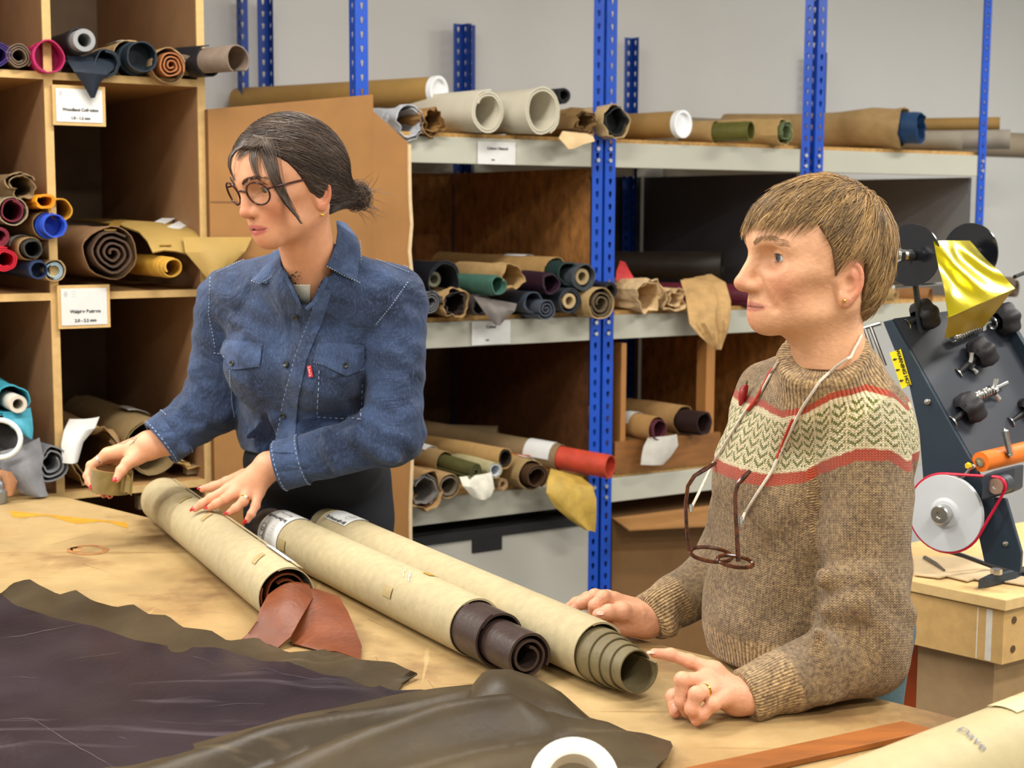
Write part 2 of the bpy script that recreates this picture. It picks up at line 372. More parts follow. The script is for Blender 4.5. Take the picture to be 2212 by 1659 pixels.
roll('dark teal roll in a kraft wrap with a white label', 306, 123, 38, '#12222c', '#a98c5e', plug=True, prot=.09, set_=.08, turns=1.2, ri=.93, ktag=(.13, .09, 100, 35), kr=1.14, L=.3)
roll('orange-tan roll nested inside kraft on the cabinet top shelf', 370, 141, 34, '#a8683a', '#a3845c', prot=.09, set_=.02, turns=3, ri=.2, kr=1.15, L=.3)
t_ = roll('black roll sticking out past the cabinet end with a brown lining', 452, 134, 37, '#14141b', prot=.1, turns=1.8, ri=.55, yaw=14, L=.3)
C = shelf(452, 134, -.1); scroll(MB(), C, axis(18), .036, .035, .8, .11, .2, .003, 0, .1, 1, 4, 5.2).build('lining', LE('#7a6a5c'), t_)
# cabinet, middle left
roll('crumpled brown paper bundle on top of the pile by the yellow roll', 48, 402, 30, None, '#8d7452', prot=.05, wob=.3, crum=.5, turns=1.5, ri=.7)
roll('kraft roll with dark red lining above the blue roll', 28, 456, 29, '#6e2033', '#a89878', prot=.05, set_=.0, turns=1.2, ri=.85)
roll('bright orange-yellow leather roll in the left pigeonhole', 98, 434, 23, '#e2930f', prot=.08, turns=1.8, ri=.7, sq=.75, wob=.25)
roll('mustard leather roll just right of the bright orange-yellow one', 131, 452, 27, '#c98f22', prot=.05, turns=1.2, ri=.85, wob=.2, L=.3)
roll('cobalt blue leather roll half wrapped in kraft', 118, 488, 30, '#2b50c0', '#b08e5c', plug=True, prot=.1, set_=.07, turns=1.3, ri=.9, L=.35, kr=1.05)
roll('dark red roll at the left picture edge', -2, 510, 22, '#7a1f30', prot=.05)
roll('kraft roll with a white band and black lining under the blue roll', 72, 538, 24, '#33332f', '#a9875a', prot=.08, set_=.03, turns=1.2, ri=.9, ktag=(.1, .03, 90, 80))
roll('scarlet leather roll low at the left picture edge', 12, 561, 28, '#c00f2a', prot=.08, turns=2.6, ri=.6)
roll('navy leather roll between the scarlet and pale blue rolls', 84, 583, 22, '#1f3152', plug=True, prot=.08, turns=1.4, ri=.85)
roll('pale blue leather roll wrapped in torn paper', 117, 584, 22, '#9ab3bf', '#b59a70', plug=True, prot=.05, set_=-.005, turns=1.6, ri=.7, kr=1.12)
# cabinet, middle right
roll('big brown roll showing a wide spiral end beside the card', 244, 547, 55, '#4a3526', '#8c6a48', prot=.08, set_=.02, turns=3.4, ri=.16, wob=.2, t=.005, kr=1.1, L=.45)
roll('small mustard telescoped roll next to the big spiral roll', 362, 577, 24, '#c69738', prot=.12, turns=2.2, ri=.8, tele=.05, L=.35)
T = thing('kraft_parcel', 'wide mustard kraft parcel with brown tape behind the denim shoulder', 'parcel', shelf(400, 600, .2) * 1)
KM = M('#a38546', .7, .1, 10, .15, 70)
rows = []
for (a, b, nn) in [((150, 476), (330, 470), .62), ((200, 478), (420, 472), .4), ((255, 484), (548, 474), .1), ((300, 500), (552, 492), .0), ((318, 520), (548, 512), -.05), ((330, 545), (525, 545), -.08)]:
    rows.append([shelf(a[0], a[1], nn).lerp(shelf(b[0], b[1], nn), k / 8) + Vector((0, 0, .006 * math.sin(k * 1.3))) for k in range(9)])
MB().slab(rows, .004).build('kraft_sheet', KM, T)
flap(T, 'hanging_flap', [((395, 512), (545, 512), -.06), ((400, 545), (530, 543), -.1), ((430, 580), (500, 572), -.11), ((448, 603), (470, 604), -.11)], 0, KM, curve=.015)
for a in ((205, 478, 225, 497), (300, 483, 345, 530)):
    MB().slab([[shelf(a[0] + 40, a[1] - 2, .2), shelf(a[0] + 65, a[1] - 2, .2)], [shelf(a[2], a[3], -.075), shelf(a[2] + 25, a[3], -.075)]], .001).build('tape_strip', M('#9a7636', .4, .1, 20), T)
for (x0, x1) in ((305, 335), (355, 390)):
    MB().slab([[shelf(x0 + 45, 471, .16), shelf(x1 + 45, 471, .16)], [shelf(x0, 492, .03), shelf(x1, 494, .03)]], .001).build('paper_label', WHITEP, T)
# cabinet, lower row
t_ = roll('turquoise leather roll round a white cardboard core', 28, 868, 38, '#3f9fb4', prot=.05, turns=1.4, ri=.8, wob=.35, core=('#cfc8ba', .5, .05), sq=1.05)
flap(t_, 'hanging_flap', [((5, 890), (66, 880), -.05), ((8, 905), (70, 905), -.08), ((25, 925), (72, 928), -.09), ((50, 940), (70, 949), -.09)], 0, LE('#3f97ac'), curve=.015)
MB().grid([[shelf(-2, 948, -.1) + SU * (math.cos(a) * (.045 + .006 * math.cos(b))) + Vector((0, 0, math.sin(a) * (.045 + .006 * math.cos(b)))) - SN * (.006 * math.sin(b) + .02 * math.cos(a)) for b in [k * PI / 4 for k in range(8)]] for a in [k * PI / 14 for k in range(28)]], True, True).build('ring_', M('#dfe6e6', .4, .05, 20))
o = bpy.data.objects['ring_']; o.name = 'plastic_ring'; tag(o, 'white plastic ring hanging in front of the grey leather offcuts', 'ring')
t_ = roll('grey leather roll with ruffled end by the cabinet divider', 112, 1000, 36, '#7b7d82', prot=.08, turns=2.6, ri=.4, wob=.35, flare=.15)
flap(t_, 'loose_sheet', [((0, 975), (85, 945), -.06), ((0, 1010), (95, 985), -.08), ((20, 1030), (90, 1015), -.09), ((45, 1065), (100, 1060), -.1), ((60, 1072), (105, 1070), -.1)], 0, LE('#76777b'), curve=.02)
T = tag(flap(None, 'leather_offcut', [((-5, 1012), (25, 1018), -.1), ((-5, 1035), (38, 1040), -.11), ((0, 1070), (30, 1068), -.11)], 0, LE('#a5744f'), curve=.02), 'small tan leather offcut low at the left picture edge', 'offcut')
roll('crumpled kraft bundle with a curled white label by the divider', 215, 985, 62, None, '#a58558', prot=.02, wob=.3, crum=.4, turns=1.6, ri=.75, L=.45)
T = tag(flap(None, 'delivery_note', [((150, 905), (215, 900), .0), ((138, 930), (205, 925), -.05), ((132, 960), (180, 955), -.07), ((135, 1000), (168, 998), -.08)], 0, WHITEP, .001, .02), 'curled white delivery note on the crumpled kraft bundle', 'paper')
roll('thick kraft roll behind the wrist with a square label', 330, 965, 62, None, '#8f7850', prot=.0, L=.6, turns=1.4, ri=.9, ktag=(.16, .09, 105, 22))
roll('crumpled pale paper bundle below the denim sleeve', 425, 975, 40, None, '#b9965c', prot=.0, wob=.35, crum=.5, turns=1.3, ri=.85)
T = thing('wooden_crate', 'small open wooden crate under the pale paper bundle', 'crate', shelf(430, 1090, .1))
for (a, b, c, d) in ((405, 1008, 472, 1020), (452, 1008, 470, 1080), (300, 1072, 470, 1084)):
    p, q = shelf(a, b, .02), shelf(c, d, .02); MB().box((p + q) / 2 + SN * .02, (su(q) - su(p), .03, p.z - q.z), UX).build('rail', M('#9c8a6a', .7, .1, 20), T, smooth=False)
# bay one, top
T = roll('long brown mailing tube with a white end cap left of the foam rolls', 946, 197, 33, None, None, prot=-.16, L=.8, yaw=24, name='mailing_tube', cat='tube')
def mailtube(T, px, py, rp, prot, L, yaw, pitch=0, kc='#a98549'):
    C = shelf(px, py, -prot); r = rp * depth(C) / FPX; ax = axis(yaw, pitch)
    MB().lathe(C, ax, [(-L, .001), (-L, r * .95), (0, r * .95)], 28).build('tube', M(kc, .55, .08, 14), T)
    MB().lathe(C, ax, [(-.012, r), (.006, r), (.006, r * .8), (-.004, r * .76), (-.004, .0005)], 28).build('end_cap', M('#eef0f2', .4, .02, 20), T)
mailtube(T, 946, 197, 33, -.16, .8, 24)
roll('crinkled grey plastic wrapped roll beside the first blue post', 885, 262, 38, None, M('#c3c6cc', .35, .12, 20, .8, 30, bdist=.012), prot=.02, wob=.25, crum=.25, turns=1.5, ri=.72, L=.4, cat='roll')
roll('crumpled brown paper stub left of the foam rolls', 938, 262, 36, None, '#96703e', prot=.03, wob=.35, crum=.5, turns=1.6, ri=.5, sq=1.1, L=.3)
FOAM = M('#c9c2ad', .7, .05, 12, .05, 60)
roll('cream foam roll with a folded inner end, left of two', 1055, 240, 48, FOAM, prot=.05, turns=2.2, ri=.75, t=.005, wob=.12, L=.45, yaw=10)
roll('large cream foam roll with an open end, right of two', 1172, 240, 52, FOAM, prot=.08, turns=2.1, ri=.78, t=.005, flare=.05, yaw=12, L=.42)
roll('black roll end peeping over the cream foam rolls', 1218, 206, 18, '#15181c', prot=-.25)
t_ = roll('brown paper roll with a torn tail over the beam', 1268, 262, 32, None, '#86683f', prot=.05, wob=.3, crum=.4, turns=2, ri=.6, L=.4)
flap(t_, 'torn_tail', [((1215, 283), (1280, 290), -.05), ((1207, 298), (1285, 305), -.07), ((1220, 312), (1260, 312), -.075), ((1228, 322), (1240, 321), -.075)], 0, PAPERL)
roll('cream crumpled paper roll with black lining in front of the posts', 1332, 262, 33, '#1b1d1e', '#c7ab7c', plug=True, prot=.06, set_=.0, wob=.25, crum=.2, turns=1.2, ri=.9, L=.4)
T = roll('mailing tube with a white end cap right of the double posts', 1473, 268, 30, None, None, prot=.02, L=.7, yaw=12, name='mailing_tube', cat='tube')
mailtube(T, 1473, 268, 30, .02, .7, 12, kc='#a4814c')
# bay two, top
roll('olive leather roll with a slanted open end in kraft', 1622, 283, 24, '#5d5a22', '#b08f5c', prot=.08, set_=.12, turns=1.2, ri=.9, yaw=25, L=.5, kr=1.06, ktag=(.24, .12, 60, 120), wob=.05)
roll('paper roll with a pale green end by the third post', 1700, 284, 27, '#6e7a52', '#c5a268', prot=.04, set_=.01, wob=.2, crum=.2, turns=1.5, ri=.6, yaw=12, L=.45)
roll('big paper wrapped roll with a denim-blue open end', 1990, 275, 38, '#22456e', '#b29261', prot=.06, set_=.06, wob=.25, crum=.2, turns=1.5, ri=.8, yaw=22, L=.75, kr=1.08)
T = thing('cardboard_tube', 'very long grey-brown tube lying along the back of the top shelf', 'tube', S(1.1, .45, 1.82))
MB().lathe(S(.35, .4, 1.875), SU, [(0, .04), (0, .05), (2.2, .05), (2.2, .04)], 24).build('tube', M('#8d7f6a', .6, .06, 8), T)
for lab, x, y, r, c, pr, L in (('thin brown cardboard tube above two grey tubes', 2160, 268, 15, '#9b7a42', -.12, .6), ('grey cardboard tube, the shorter of the lower pair', 2078, 303, 20, '#99907f', -.02, .5), ('grey cardboard tube poking furthest right past the rack', 2182, 301, 21, '#9b9284', -.06, .7)):
    C = shelf(x, y, -pr); rr = r * depth(C) / FPX; ax = axis(40); T = thing('cardboard_tube', lab, 'tube', C - Vector((0, 0, rr)), 'bare tubes on the top shelf')
    MB().lathe(C, ax, [(-L, rr), (0, rr), (0, rr * .68), (-L, rr * .68)], 24).build('tube', M(c, .65, .08, 14), T)
# bay one, middle
roll('kraft roll lying behind the dark rolls with a white label', 1205, 590, 32, '#18302a', '#a98550', prot=-.02, set_=.01, turns=1.2, ri=.9, L=.6, yaw=6, ktag=(.14, .1, 110, 45))
roll('brown kraft roll behind the green roll', 1075, 600, 30, None, '#a8804c', prot=-.1, L=.6, turns=1.2, ri=.92, yaw=8)
roll('big black leather roll behind the denim shoulder', 960, 605, 42, '#11161f', prot=.05, turns=1.4, ri=.85, wob=.2, core=('#8f9078', .4, -.06), L=.35)
roll('sea green leather roll with a darker open end', 1066, 616, 23, '#3f6557', prot=.09, turns=2.4, ri=.82, tele=.03, L=.35, yaw=8)
roll('torn kraft paper roll between the green and purple rolls', 1108, 598, 30, None, '#b59462', prot=.06, wob=.25, crum=.3, turns=1.3, ri=.85, L=.3)
roll('dark purple leather roll with burgundy lining', 1190, 612, 25, '#2c1424', prot=.07, turns=1.4, ri=.85, wob=.3, sq=.95, L=.35)
roll('blackish green roll touching the double posts', 1228, 592, 28, '#1e3433', prot=.04, turns=1.4, ri=.8, wob=.2, L=.35)
roll('charcoal roll with a kraft core by the double posts', 1262, 598, 32, '#454a50', prot=.06, turns=1.5, ri=.8, core=('#a08a62', .55, -.01), wob=.15, L=.35)
roll('small black roll in front of the double posts', 1318, 627, 19, '#1d1a1a', prot=.08, turns=1.6, ri=.7, L=.35)
roll('mid grey nested roll beside the denim sleeve', 930, 654, 27, '#67686a', prot=.05, turns=3, ri=.35)
roll('small crumpled kraft roll right of the grey nested roll', 985, 655, 29, '#2a1f1a', '#b29060', prot=.06, set_=0, wob=.25, crum=.35, turns=1.2, ri=.9, L=.4)
t_ = roll('brown-grey leather roll with a pointed flap over the card', 1040, 660, 26, '#4a423f', prot=.05, turns=1.6, ri=.75)
flap(t_, 'pointed_flap', [((1023, 640), (1117, 656), -.06), ((1035, 658), (1112, 672), -.085), ((1050, 680), (1095, 686), -.09), ((1070, 702), (1080, 703), -.09)], 0, LE('#6b645f'), curve=.012)
roll('slate blue roll left of the twin slate roll', 1152, 653, 25, '#3b4250', prot=.06, turns=1.4, ri=.85, L=.4)
roll('slate grey roll with a round dished end', 1180, 668, 25, '#474d58', prot=.09, turns=3, ri=.1, L=.35)
roll('dark slate roll with a tan core', 1230, 650, 30, '#34383f', prot=.06, turns=1.6, ri=.75, core=('#b29a70', .55, 0), L=.4)
roll('kraft roll with a white label crossing the double posts', 1298, 655, 32, '#6a5a44', '#b89a68', prot=.09, set_=0, turns=2, ri=.4, ktag=(.09, .05, 120, 70), L=.4)
# bay two, middle
T = tag(flap(None, 'leather_offcut', [((1340, 563), (1350, 566), .15), ((1332, 585), (1360, 585), .1), ((1330, 607), (1372, 605), .08)], 0, LE('#c43a3a')), 'bright red leather corner standing beside the double posts', 'offcut')
roll('dark brown roll lying at the back of the second bay', 1560, 575, 30, '#2d2620', prot=-.25, L=.5, yaw=40)
roll('crumpled paper roll next to the double posts', 1402, 640, 38, None, PAPERL, prot=.05, wob=.25, crum=.35, turns=1.4, ri=.8, L=.35)
roll('smaller crumpled paper roll with a rosette of folds', 1462, 646, 30, None, PAPERL, prot=.05, wob=.35, crum=.5, turns=1.9, ri=.4, L=.35)
T = thing('paper_wrapping', 'crumpled brown paper sheet hanging over the cream beam', 'paper', shelf(1540, 755, -.08))
rows = []
for (a, b, nn) in [((1470, 605), (1535, 592), .05), ((1480, 640), (1565, 610), -.03), ((1490, 670), (1578, 650), -.07), ((1490, 700), (1580, 690), -.085), ((1510, 725), (1578, 715), -.085), ((1545, 755), (1556, 755), -.08)]:
    rows.append([shelf(a[0], a[1], nn).lerp(shelf(b[0], b[1], nn), k / 12) - SN * (.022 * noise.noise(Vector((k * .7, a[1] * .02, 3)))) for k in range(13)])
MB().slab(rows, .0015).build('sheet', PAPER, T)
roll('maroon leather roll behind the hanging paper', 1640, 640, 26, '#5e1b2c', prot=.02, yaw=30, L=.4, turns=1.6, ri=.8)
# bay one, lower
T = thing('kraft_parcel', 'long grey-brown kraft parcel at the back of the lower shelf', 'parcel', shelf(1050, 1000, .35))
C = S(-.42, .55, .86); scroll(MB(), C, axis(55), .07, .068, 1.1, .33, .35, .003, 0, .1, .8, 9).build('kraft_sheet', M('#7d6a4c', .8, .1, 12), T)
MB().slab([[C + Vector((-.1, -.05, .058)), C + Vector((-.02, -.05, .06))], [C + Vector((-.12, -.1, .045)), C + Vector((-.04, -.1, .047))]], .001).build('paper_label', WHITEP, T)
T = roll('coral red leather roll sticking out of a long labelled kraft roll', 1318, 1008, 29, '#c1452f', '#87704e', prot=.12, set_=.17, turns=1.3, ri=.93, yaw=27, pitch=-4, L=.75, kr=1.04, ktag=(.19, .09, 80, 85), wob=.03)
roll('olive leather roll with a pale spiral end', 1028, 1020, 24, '#4d4a26', '#9c8055', prot=.09, set_=.13, turns=3, ri=.3, yaw=14, pitch=-5, L=.4, ktag=(.19, .05, 110, 60), t=.004)
T = tag(flap(None, 'leather_offcut', [((992, 1030), (1062, 1020), -.08), ((1000, 1050), (1068, 1055), -.1), ((1018, 1070), (1060, 1073), -.1), ((1030, 1078), (1050, 1079), -.1)], 0, LE('#d6d2c0'), curve=.01), 'cream leather tongue hanging below the olive roll', 'offcut')
roll('small roll with a pale blue-white lining', 1070, 1016, 16, '#c3c8cc', '#b7ae82', prot=.08, set_=0, turns=1.2, ri=.9, L=.35)
roll('kraft roll with a dark opening above the pale lined roll', 1092, 990, 21, '#2a2018', '#b18d57', prot=.04, set_=0, turns=1.2, ri=.9, yaw=14, L=.45)
roll('orange leather strip roll behind the labelled kraft', 1140, 1000, 18, '#b65a1c', prot=-.05, yaw=25)
roll('kraft roll with dark brown leather inside and a white label', 1160, 1030, 31, '#4b3420', '#a58a5c', prot=.09, set_=.03, turns=1.6, ri=.7, ktag=(.06, .05, 130, 40), L=.4)
roll('torn kraft roll with a grey lining at the front left corner', 917, 1060, 38, '#85807a', '#b08a5a', prot=.06, set_=-.01, wob=.2, crum=.25, turns=1.6, ri=.75, L=.4, flare=.05)
roll('plain kraft roll right of the torn kraft roll', 970, 1050, 25, '#7c7060', '#a8895c', prot=.06, set_=0, turns=1.2, ri=.9, L=.4)
roll('tiny kraft roll below the pale lined roll', 1086, 1046, 14, None, '#b3936a', prot=.07, turns=2, ri=.5, L=.3)
T = thing('leather_hide', 'mustard leather hide hanging over the lower beam below the red roll', 'hide', shelf(1270, 1150, -.12))
rows = []
for (a, b, nn) in [((1190, 1012), (1255, 1030), -.06), ((1182, 1040), (1280, 1050), -.11), ((1180, 1065), (1288, 1080), -.125), ((1198, 1095), (1288, 1110), -.125), ((1230, 1122), (1287, 1132), -.12), ((1262, 1144), (1285, 1149), -.12)]:
    rows.append([shelf(a[0], a[1], nn).lerp(shelf(b[0], b[1], nn), k / 8) - SN * (.008 * math.sin(k * .8)) for k in range(9)])
MB().slab(rows, .003).build('sheet', LE('#b2923f'), T)
# bay two, lower
roll('kraft roll with burgundy lining and a white label', 1425, 928, 26, '#572530', '#a9804c', prot=.04, set_=.01, turns=1.2, ri=.88, ktag=(.1, .04, 100, 85), L=.4, yaw=8)
roll('large dark brown roll in kraft above the wooden board', 1522, 914, 30, '#2b1a18', '#a17c4c', prot=.05, set_=.09, turns=1.5, ri=.8, wob=.25, L=.45, yaw=10)
T = tag(flap(None, 'delivery_note', [((1400, 945), (1462, 938), -.03), ((1390, 965), (1465, 962), -.035), ((1386, 985), (1450, 985), -.037), ((1384, 1004), (1432, 1004), -.037)], 0, M('#bdb8ae', .7, .1, 30), .001, .01), 'creased white paper note hanging below the burgundy lined roll', 'paper')
T = thing('wooden_board', 'brown wooden board standing along the front of the second bay', 'board', S(.4, 0, .79))
a, b = shelf(1333, 955, .0), shelf(1560, 1000, .0)
MB().box(S((su(a) + su(b)) / 2, .02, .84), (su(b) - su(a), .018, .1), UX).build('board', M('#8a5a2c', .6, .2, 10, stretch=(1, 1, 6)), T, smooth=False)
# bay three, middle
roll('kraft roll with a rounded end behind the foil spool', 1935, 638, 19, '#b99866', '#a9855a', prot=.04, turns=1.5, ri=.5, yaw=20, L=.4)
roll('tan kraft roll right behind the foil spool', 2010, 640, 19, None, '#96683c', prot=.0, turns=1.2, ri=.9, yaw=25, L=.5)
roll('grey-brown roll at the right picture edge', 2196, 622, 26, '#6f604e', '#8a765c', prot=.02, turns=2.4, ri=.4, yaw=20, L=.5)
# ------------------------------------------------------------------ cardboard box between cabinet and rack
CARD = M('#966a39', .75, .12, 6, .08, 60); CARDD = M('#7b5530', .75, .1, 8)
T = thing('cardboard_box', 'tall opened cardboard box standing behind the woman in denim', 'box', S(-1.02, .1, 0))
a, b = shelf(449, 236, -.06), shelf(806, 204, -.06); ua, ub = su(a), su(b)
MB().poly([S(ua, -.06, 0), S(ub, -.06, 0), S(ub, -.06, b.z), S(ua, -.06, a.z)], .006, SN).build('front_panel', CARD, T, smooth=False)
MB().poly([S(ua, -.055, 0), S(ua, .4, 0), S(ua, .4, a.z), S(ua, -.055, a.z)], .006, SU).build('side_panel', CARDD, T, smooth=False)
c, d = shelf(812, 240, -.06), shelf(886, 312, -.11)
MB().poly([S(ub, -.06, 0), S(su(d), -.11, 0), S(su(d), -.11, d.z), S(ub, -.06, c.z)], .006, SN).build('flap_panel', CARD, T, smooth=False)
e = su(d); mb = MB(); pts = [S(e + .004 * rnd.uniform(-1, 1), -.112, z) for z in np.linspace(0, d.z, 26)]
mb.slab([[p - SU * .004, p + SU * .005] for p in pts], .007, SN * -1).build('torn_edge', M('#cdb48c', .8, .1, 40), T)
for zz in (1.62, 1.25, 1.18): MB().box(S((ua + ub) / 2, -.0605, zz), (ub - ua - .004, .001, .004), UX).build('crease', CARDD, T, smooth=False)
MB().box(S((ua + ub) / 2 + .02, -.0608, 1.455), (ub - ua - .1, .001, .05), UX).build('tape_strip', M('#8a6030', .35, .05, 20), T, smooth=False)
# ------------------------------------------------------------------ white cabinet front and box below the rack
T = thing('drawer_unit', 'white drawer unit with a black grip under the lowest shelf', 'drawer unit', S(-.42, .3, 0))
WP = M('#a9a69c', .45, .03, 5)
MB().box(S(-.42, .3, .335), (.72, .6, .67), UX).build('body', M('#3a3a3a', .6, .1, 10), T, smooth=False)
MB().box(S(-.42, -.008, .33), (.735, .018, .64), UX).build('drawer_front', WP, T, smooth=False, bevel=.003)
p, q = shelf(1020, 1130, -.02), shelf(1085, 1168, -.02)
MB().box(S((su(p) + su(q)) / 2, -.018, .635), (su(q) - su(p), .006, .055), UX).build('grip_recess', BLACKP, T, smooth=False, bevel=.004)
MB().box(S(-.42, -.012, .664), (.73, .02, .028), UX).build('painted_shadow_strip', BLACKP, T, smooth=False)  # black strip paints in the shadow of the gap under the beam
T = thing('cardboard_box', 'brown cardboard box with open flaps on the floor below the second bay', 'box', S(.4, .3, 0))
a = shelf(1330, 1118, .03)
MB().box(S(.38, .28, a.z / 2), (.62, .5, a.z), UX).build('body', M('#7c5a33', .8, .12, 6), T, smooth=False)
MB().slab([[S(.07, .03, a.z), S(.69, .03, a.z)], [S(.07, -.06, a.z - .02), S(.69, -.08, a.z - .06)]], .005).build('flap', CARD, T, smooth=False)
# ------------------------------------------------------------------ worktable
TZ = .91
TA, TB_ = on_z(118, 1067, TZ), on_z(2100, 1557, TZ)
TE = (TB_ - TA).normalized(); TN = Vector((-TE.y, TE.x, 0)); TN = -TN if TN.y > 0 else TN     # TN points to the camera side
def tmat():
    m = M('#ab9062', .5, .18, 6, .14, 90, stretch=(1, 1, 1), rvar=.12).copy(); nt = m.node_tree; N = nt.nodes; L = nt.links
    b = N['Principled BSDF']; src = b.inputs['Base Color'].links[0].from_socket
    tc = N.new('ShaderNodeTexCoord')
    def layer(prev, scale, lo, hi, col, stretch=(1, 1, 1), det=6, rot=0, fac=1):
        mp = N.new('ShaderNodeMapping'); mp.inputs['Scale'].default_value = stretch; mp.inputs['Rotation'].default_value = (0, 0, rot)
        nz = N.new('ShaderNodeTexNoise'); nz.inputs['Scale'].default_value = scale; nz.inputs['Detail'].default_value = det; nz.inputs['Roughness'].default_value = .65
        L.new(tc.outputs['Object'], mp.inputs[0]); L.new(mp.outputs[0], nz.inputs['Vector'])
        mr = N.new('ShaderNodeMapRange'); mr.inputs['From Min'].default_value = lo; mr.inputs['From Max'].default_value = hi; mr.inputs['To Max'].default_value = fac
        L.new(nz.outputs['Fac'], mr.inputs[0])
        mx = N.new('ShaderNodeMix'); mx.data_type = 'RGBA'; L.new(mr.outputs[0], mx.inputs[0]); L.new(prev, mx.inputs[6]); mx.inputs[7].default_value = lin(col)
        return mx.outputs[2]
    o = layer(src, 2.2, .45, .72, '#8f6a3c', fac=.8)
    o = layer(o, 4.5, .54, .68, '#6d5034', (1, 1, 1), 8, 0, .7)
    o = layer(o, 30, .64, .7, '#8a6a3e', (.06, 1, 1), 3, .4, .7)
    o = layer(o, 34, .66, .7, '#e2c890', (1, .05, 1), 3, .9, .22)
    o = layer(o, 60, .62, .75, '#a98a54', (1, .25, 1), 5, .5, .6)
    L.new(o, b.inputs['Base Color']); return m
TOPM = tmat()
tab = thing('worktable', 'large worn pale wooden worktable in front of both women', 'table', on_z(900, 1500, 0) * 0 + Vector((TA.x * .5 + TB_.x * .5, TA.y * .5 + TB_.y * .5, 0)))
LEN, WID = (TB_ - TA).length + .45, 1.25
cor = []
for (a, b) in ((0, 0), (LEN, 0), (LEN, WID), (0, WID)): cor.append(TA + TE * a + TN * b)
rc = [TA + TE * (.07 * (1 - math.sin(k * PI / 10))) + TN * (.07 * (1 - math.cos(k * PI / 10))) for k in range(6)]
rc = rc[::-1]
pts = rc + [cor[1], cor[2], cor[3]]
MB().poly([p - Vector((0, 0, .036)) for p in pts], .036, (0, 0, 1)).build('tabletop', TOPM, tab, smooth=False, bevel=.004)
LEGM = M('#b28d55', .7, .12, 20)
TX = (TE, TN, Vector((0, 0, 1)))
for a in (.12, LEN - .12):
    for b in (.15, WID - .12):
        p = TA + TE * a + TN * b; MB().box((p.x, p.y, .437), (.08, .08, .874), TX).build('leg', LEGM, tab, smooth=False)
for b in (.15, WID - .12):
    p = TA + TE * (LEN / 2) + TN * b; MB().box((p.x, p.y, .82), (LEN - .3, .03, .1), TX).build('rail', LEGM, tab, smooth=False)
def stain(px, py, rx, ry, col, ring=0):
    c = on_z(px, py, TZ + .0006); mb = MB(); n = 40; rows = [[], []]
    for k in range(n):
        a = 2 * PI * k / n; w = 1 + .15 * noise.noise(Vector((math.cos(a) * 2, math.sin(a) * 2, px)))
        for i, s in enumerate((ring, 1)): rows[i].append(on_z(px + rx * w * s * math.cos(a), py + ry * w * s * math.sin(a), TZ + .0006))
    mb.grid(rows, closed_v=True); return mb.build('stain_mark', M(col, .6, .3, 60), tab, smooth=False)
stain(190, 1188, 45, 11, '#9a6a3e', .72); stain(165, 1186, 14, 5, '#a87848', .3)
mb = MB(); mb.grid([[on_z(x, 1104 + .1 * x - 3, TZ + .0005), on_z(x + 6, 1104 + .1 * x + 6 + 5 * math.sin(x * .05), TZ + .0005)] for x in range(20, 275, 12)]); mb.build('stain_mark', M('#c08c28', .5, .2, 40), tab)
# scratches and knife marks
for k in range(46):
    R = random.Random(k + 90); px, py = R.uniform(20, 1900), R.uniform(1130, 1640)
    a = R.choice((.25, .5, -.2, -.35, 1.2)) + R.uniform(-.15, .15); l = R.uniform(20, 130)
    p, q = on_z(px, py, TZ + .0004), on_z(px + l * math.cos(a), py + l * .6 * math.sin(a), TZ + .0004)
    d = (q - p).normalized(); s_ = Vector((-d.y, d.x, 0)) * R.uniform(.0002, .0005)
    if (p - TA).dot(TN) < .01 or (q - TA).dot(TN) < .01: continue
    MB().add([p - s_, p + s_, q + s_ * .3, q - s_ * .3], [(0, 1, 2, 3)]).build('knife_mark', M('#7d5f38' if k % 4 else '#e0c890', .7, .1, 40), tab, smooth=False)

# ------------------------------------------------------------------ three rolls on the table
KR = M('#ab9c78', .7, .1, 60, .12, 160, det=8)
def tkraft(T, near, far, zr, r, th0, turns=1.2, wob=.03, name='kraft_wrap'):
    a = on_z(near[0], near[1], TZ + zr); b = on_z(far[0], far[1], TZ + zr); ax = (a - b).normalized()
    scroll(MB(), a, ax, r, r * .955, turns, 0, (a - b).length, .0016, 0, wob * .4, 1, 5, th0, 10, ns=40).build(name, KR, T)
    return a, b, ax
def cyl_patch(T, C, ax, r, f0, f1, a0, a1, m, name, lift=.0010, th=.0004, skew=0):
    side = -ax.cross(Vector((0, 0, 1))).normalized(); upv = ax.cross(side); rows = []
    for i in range(13):
        a = math.radians(a0 + (a1 - a0) * i / 12)
        rows.append([C + side * ((r + lift) * math.cos(a)) + upv * ((r + lift) * math.sin(a)) - ax * (f0 + (f1 - f0) * k / 6 + skew * i / 12) for k in range(7)])
    return MB().slab(rows, th).build(name, m, T)
def cyl_text(T, s, C, ax, r, f, a, size, m, flip=1, rot=0, bold=.0, lift=.0026):
    """lettering bent round the cylinder: f = distance behind front, a = angle; reads along the axis"""
    cu = bpy.data.curves.new('lettering', 'FONT'); cu.body = s; cu.size = size; cu.align_x = 'CENTER'; cu.align_y = 'CENTER'; cu.offset = bold
    t = bpy.data.objects.new('lettering', cu); COL.objects.link(t); bpy.context.view_layer.update()
    me = bpy.data.meshes.new_from_object(t.evaluated_get(bpy.context.evaluated_depsgraph_get())); bpy.data.objects.remove(t)
    side = -ax.cross(Vector((0, 0, 1))).normalized(); upv = ax.cross(side); org = wloc(T)
    for v in me.vertices:
        x, y = v.co.x * flip, v.co.y * flip
        if rot: x, y = -y, x
        ang = math.radians(a) - y / r
        v.co = C + side * ((r + lift) * math.cos(ang)) + upv * ((r + lift) * math.sin(ang)) - ax * (f - x) - org
    o = bpy.data.objects.new('lettering', me); COL.objects.link(o); o.parent = T; o['_w'] = tuple(org); me.materials.clear(); me.materials.append(m); return o
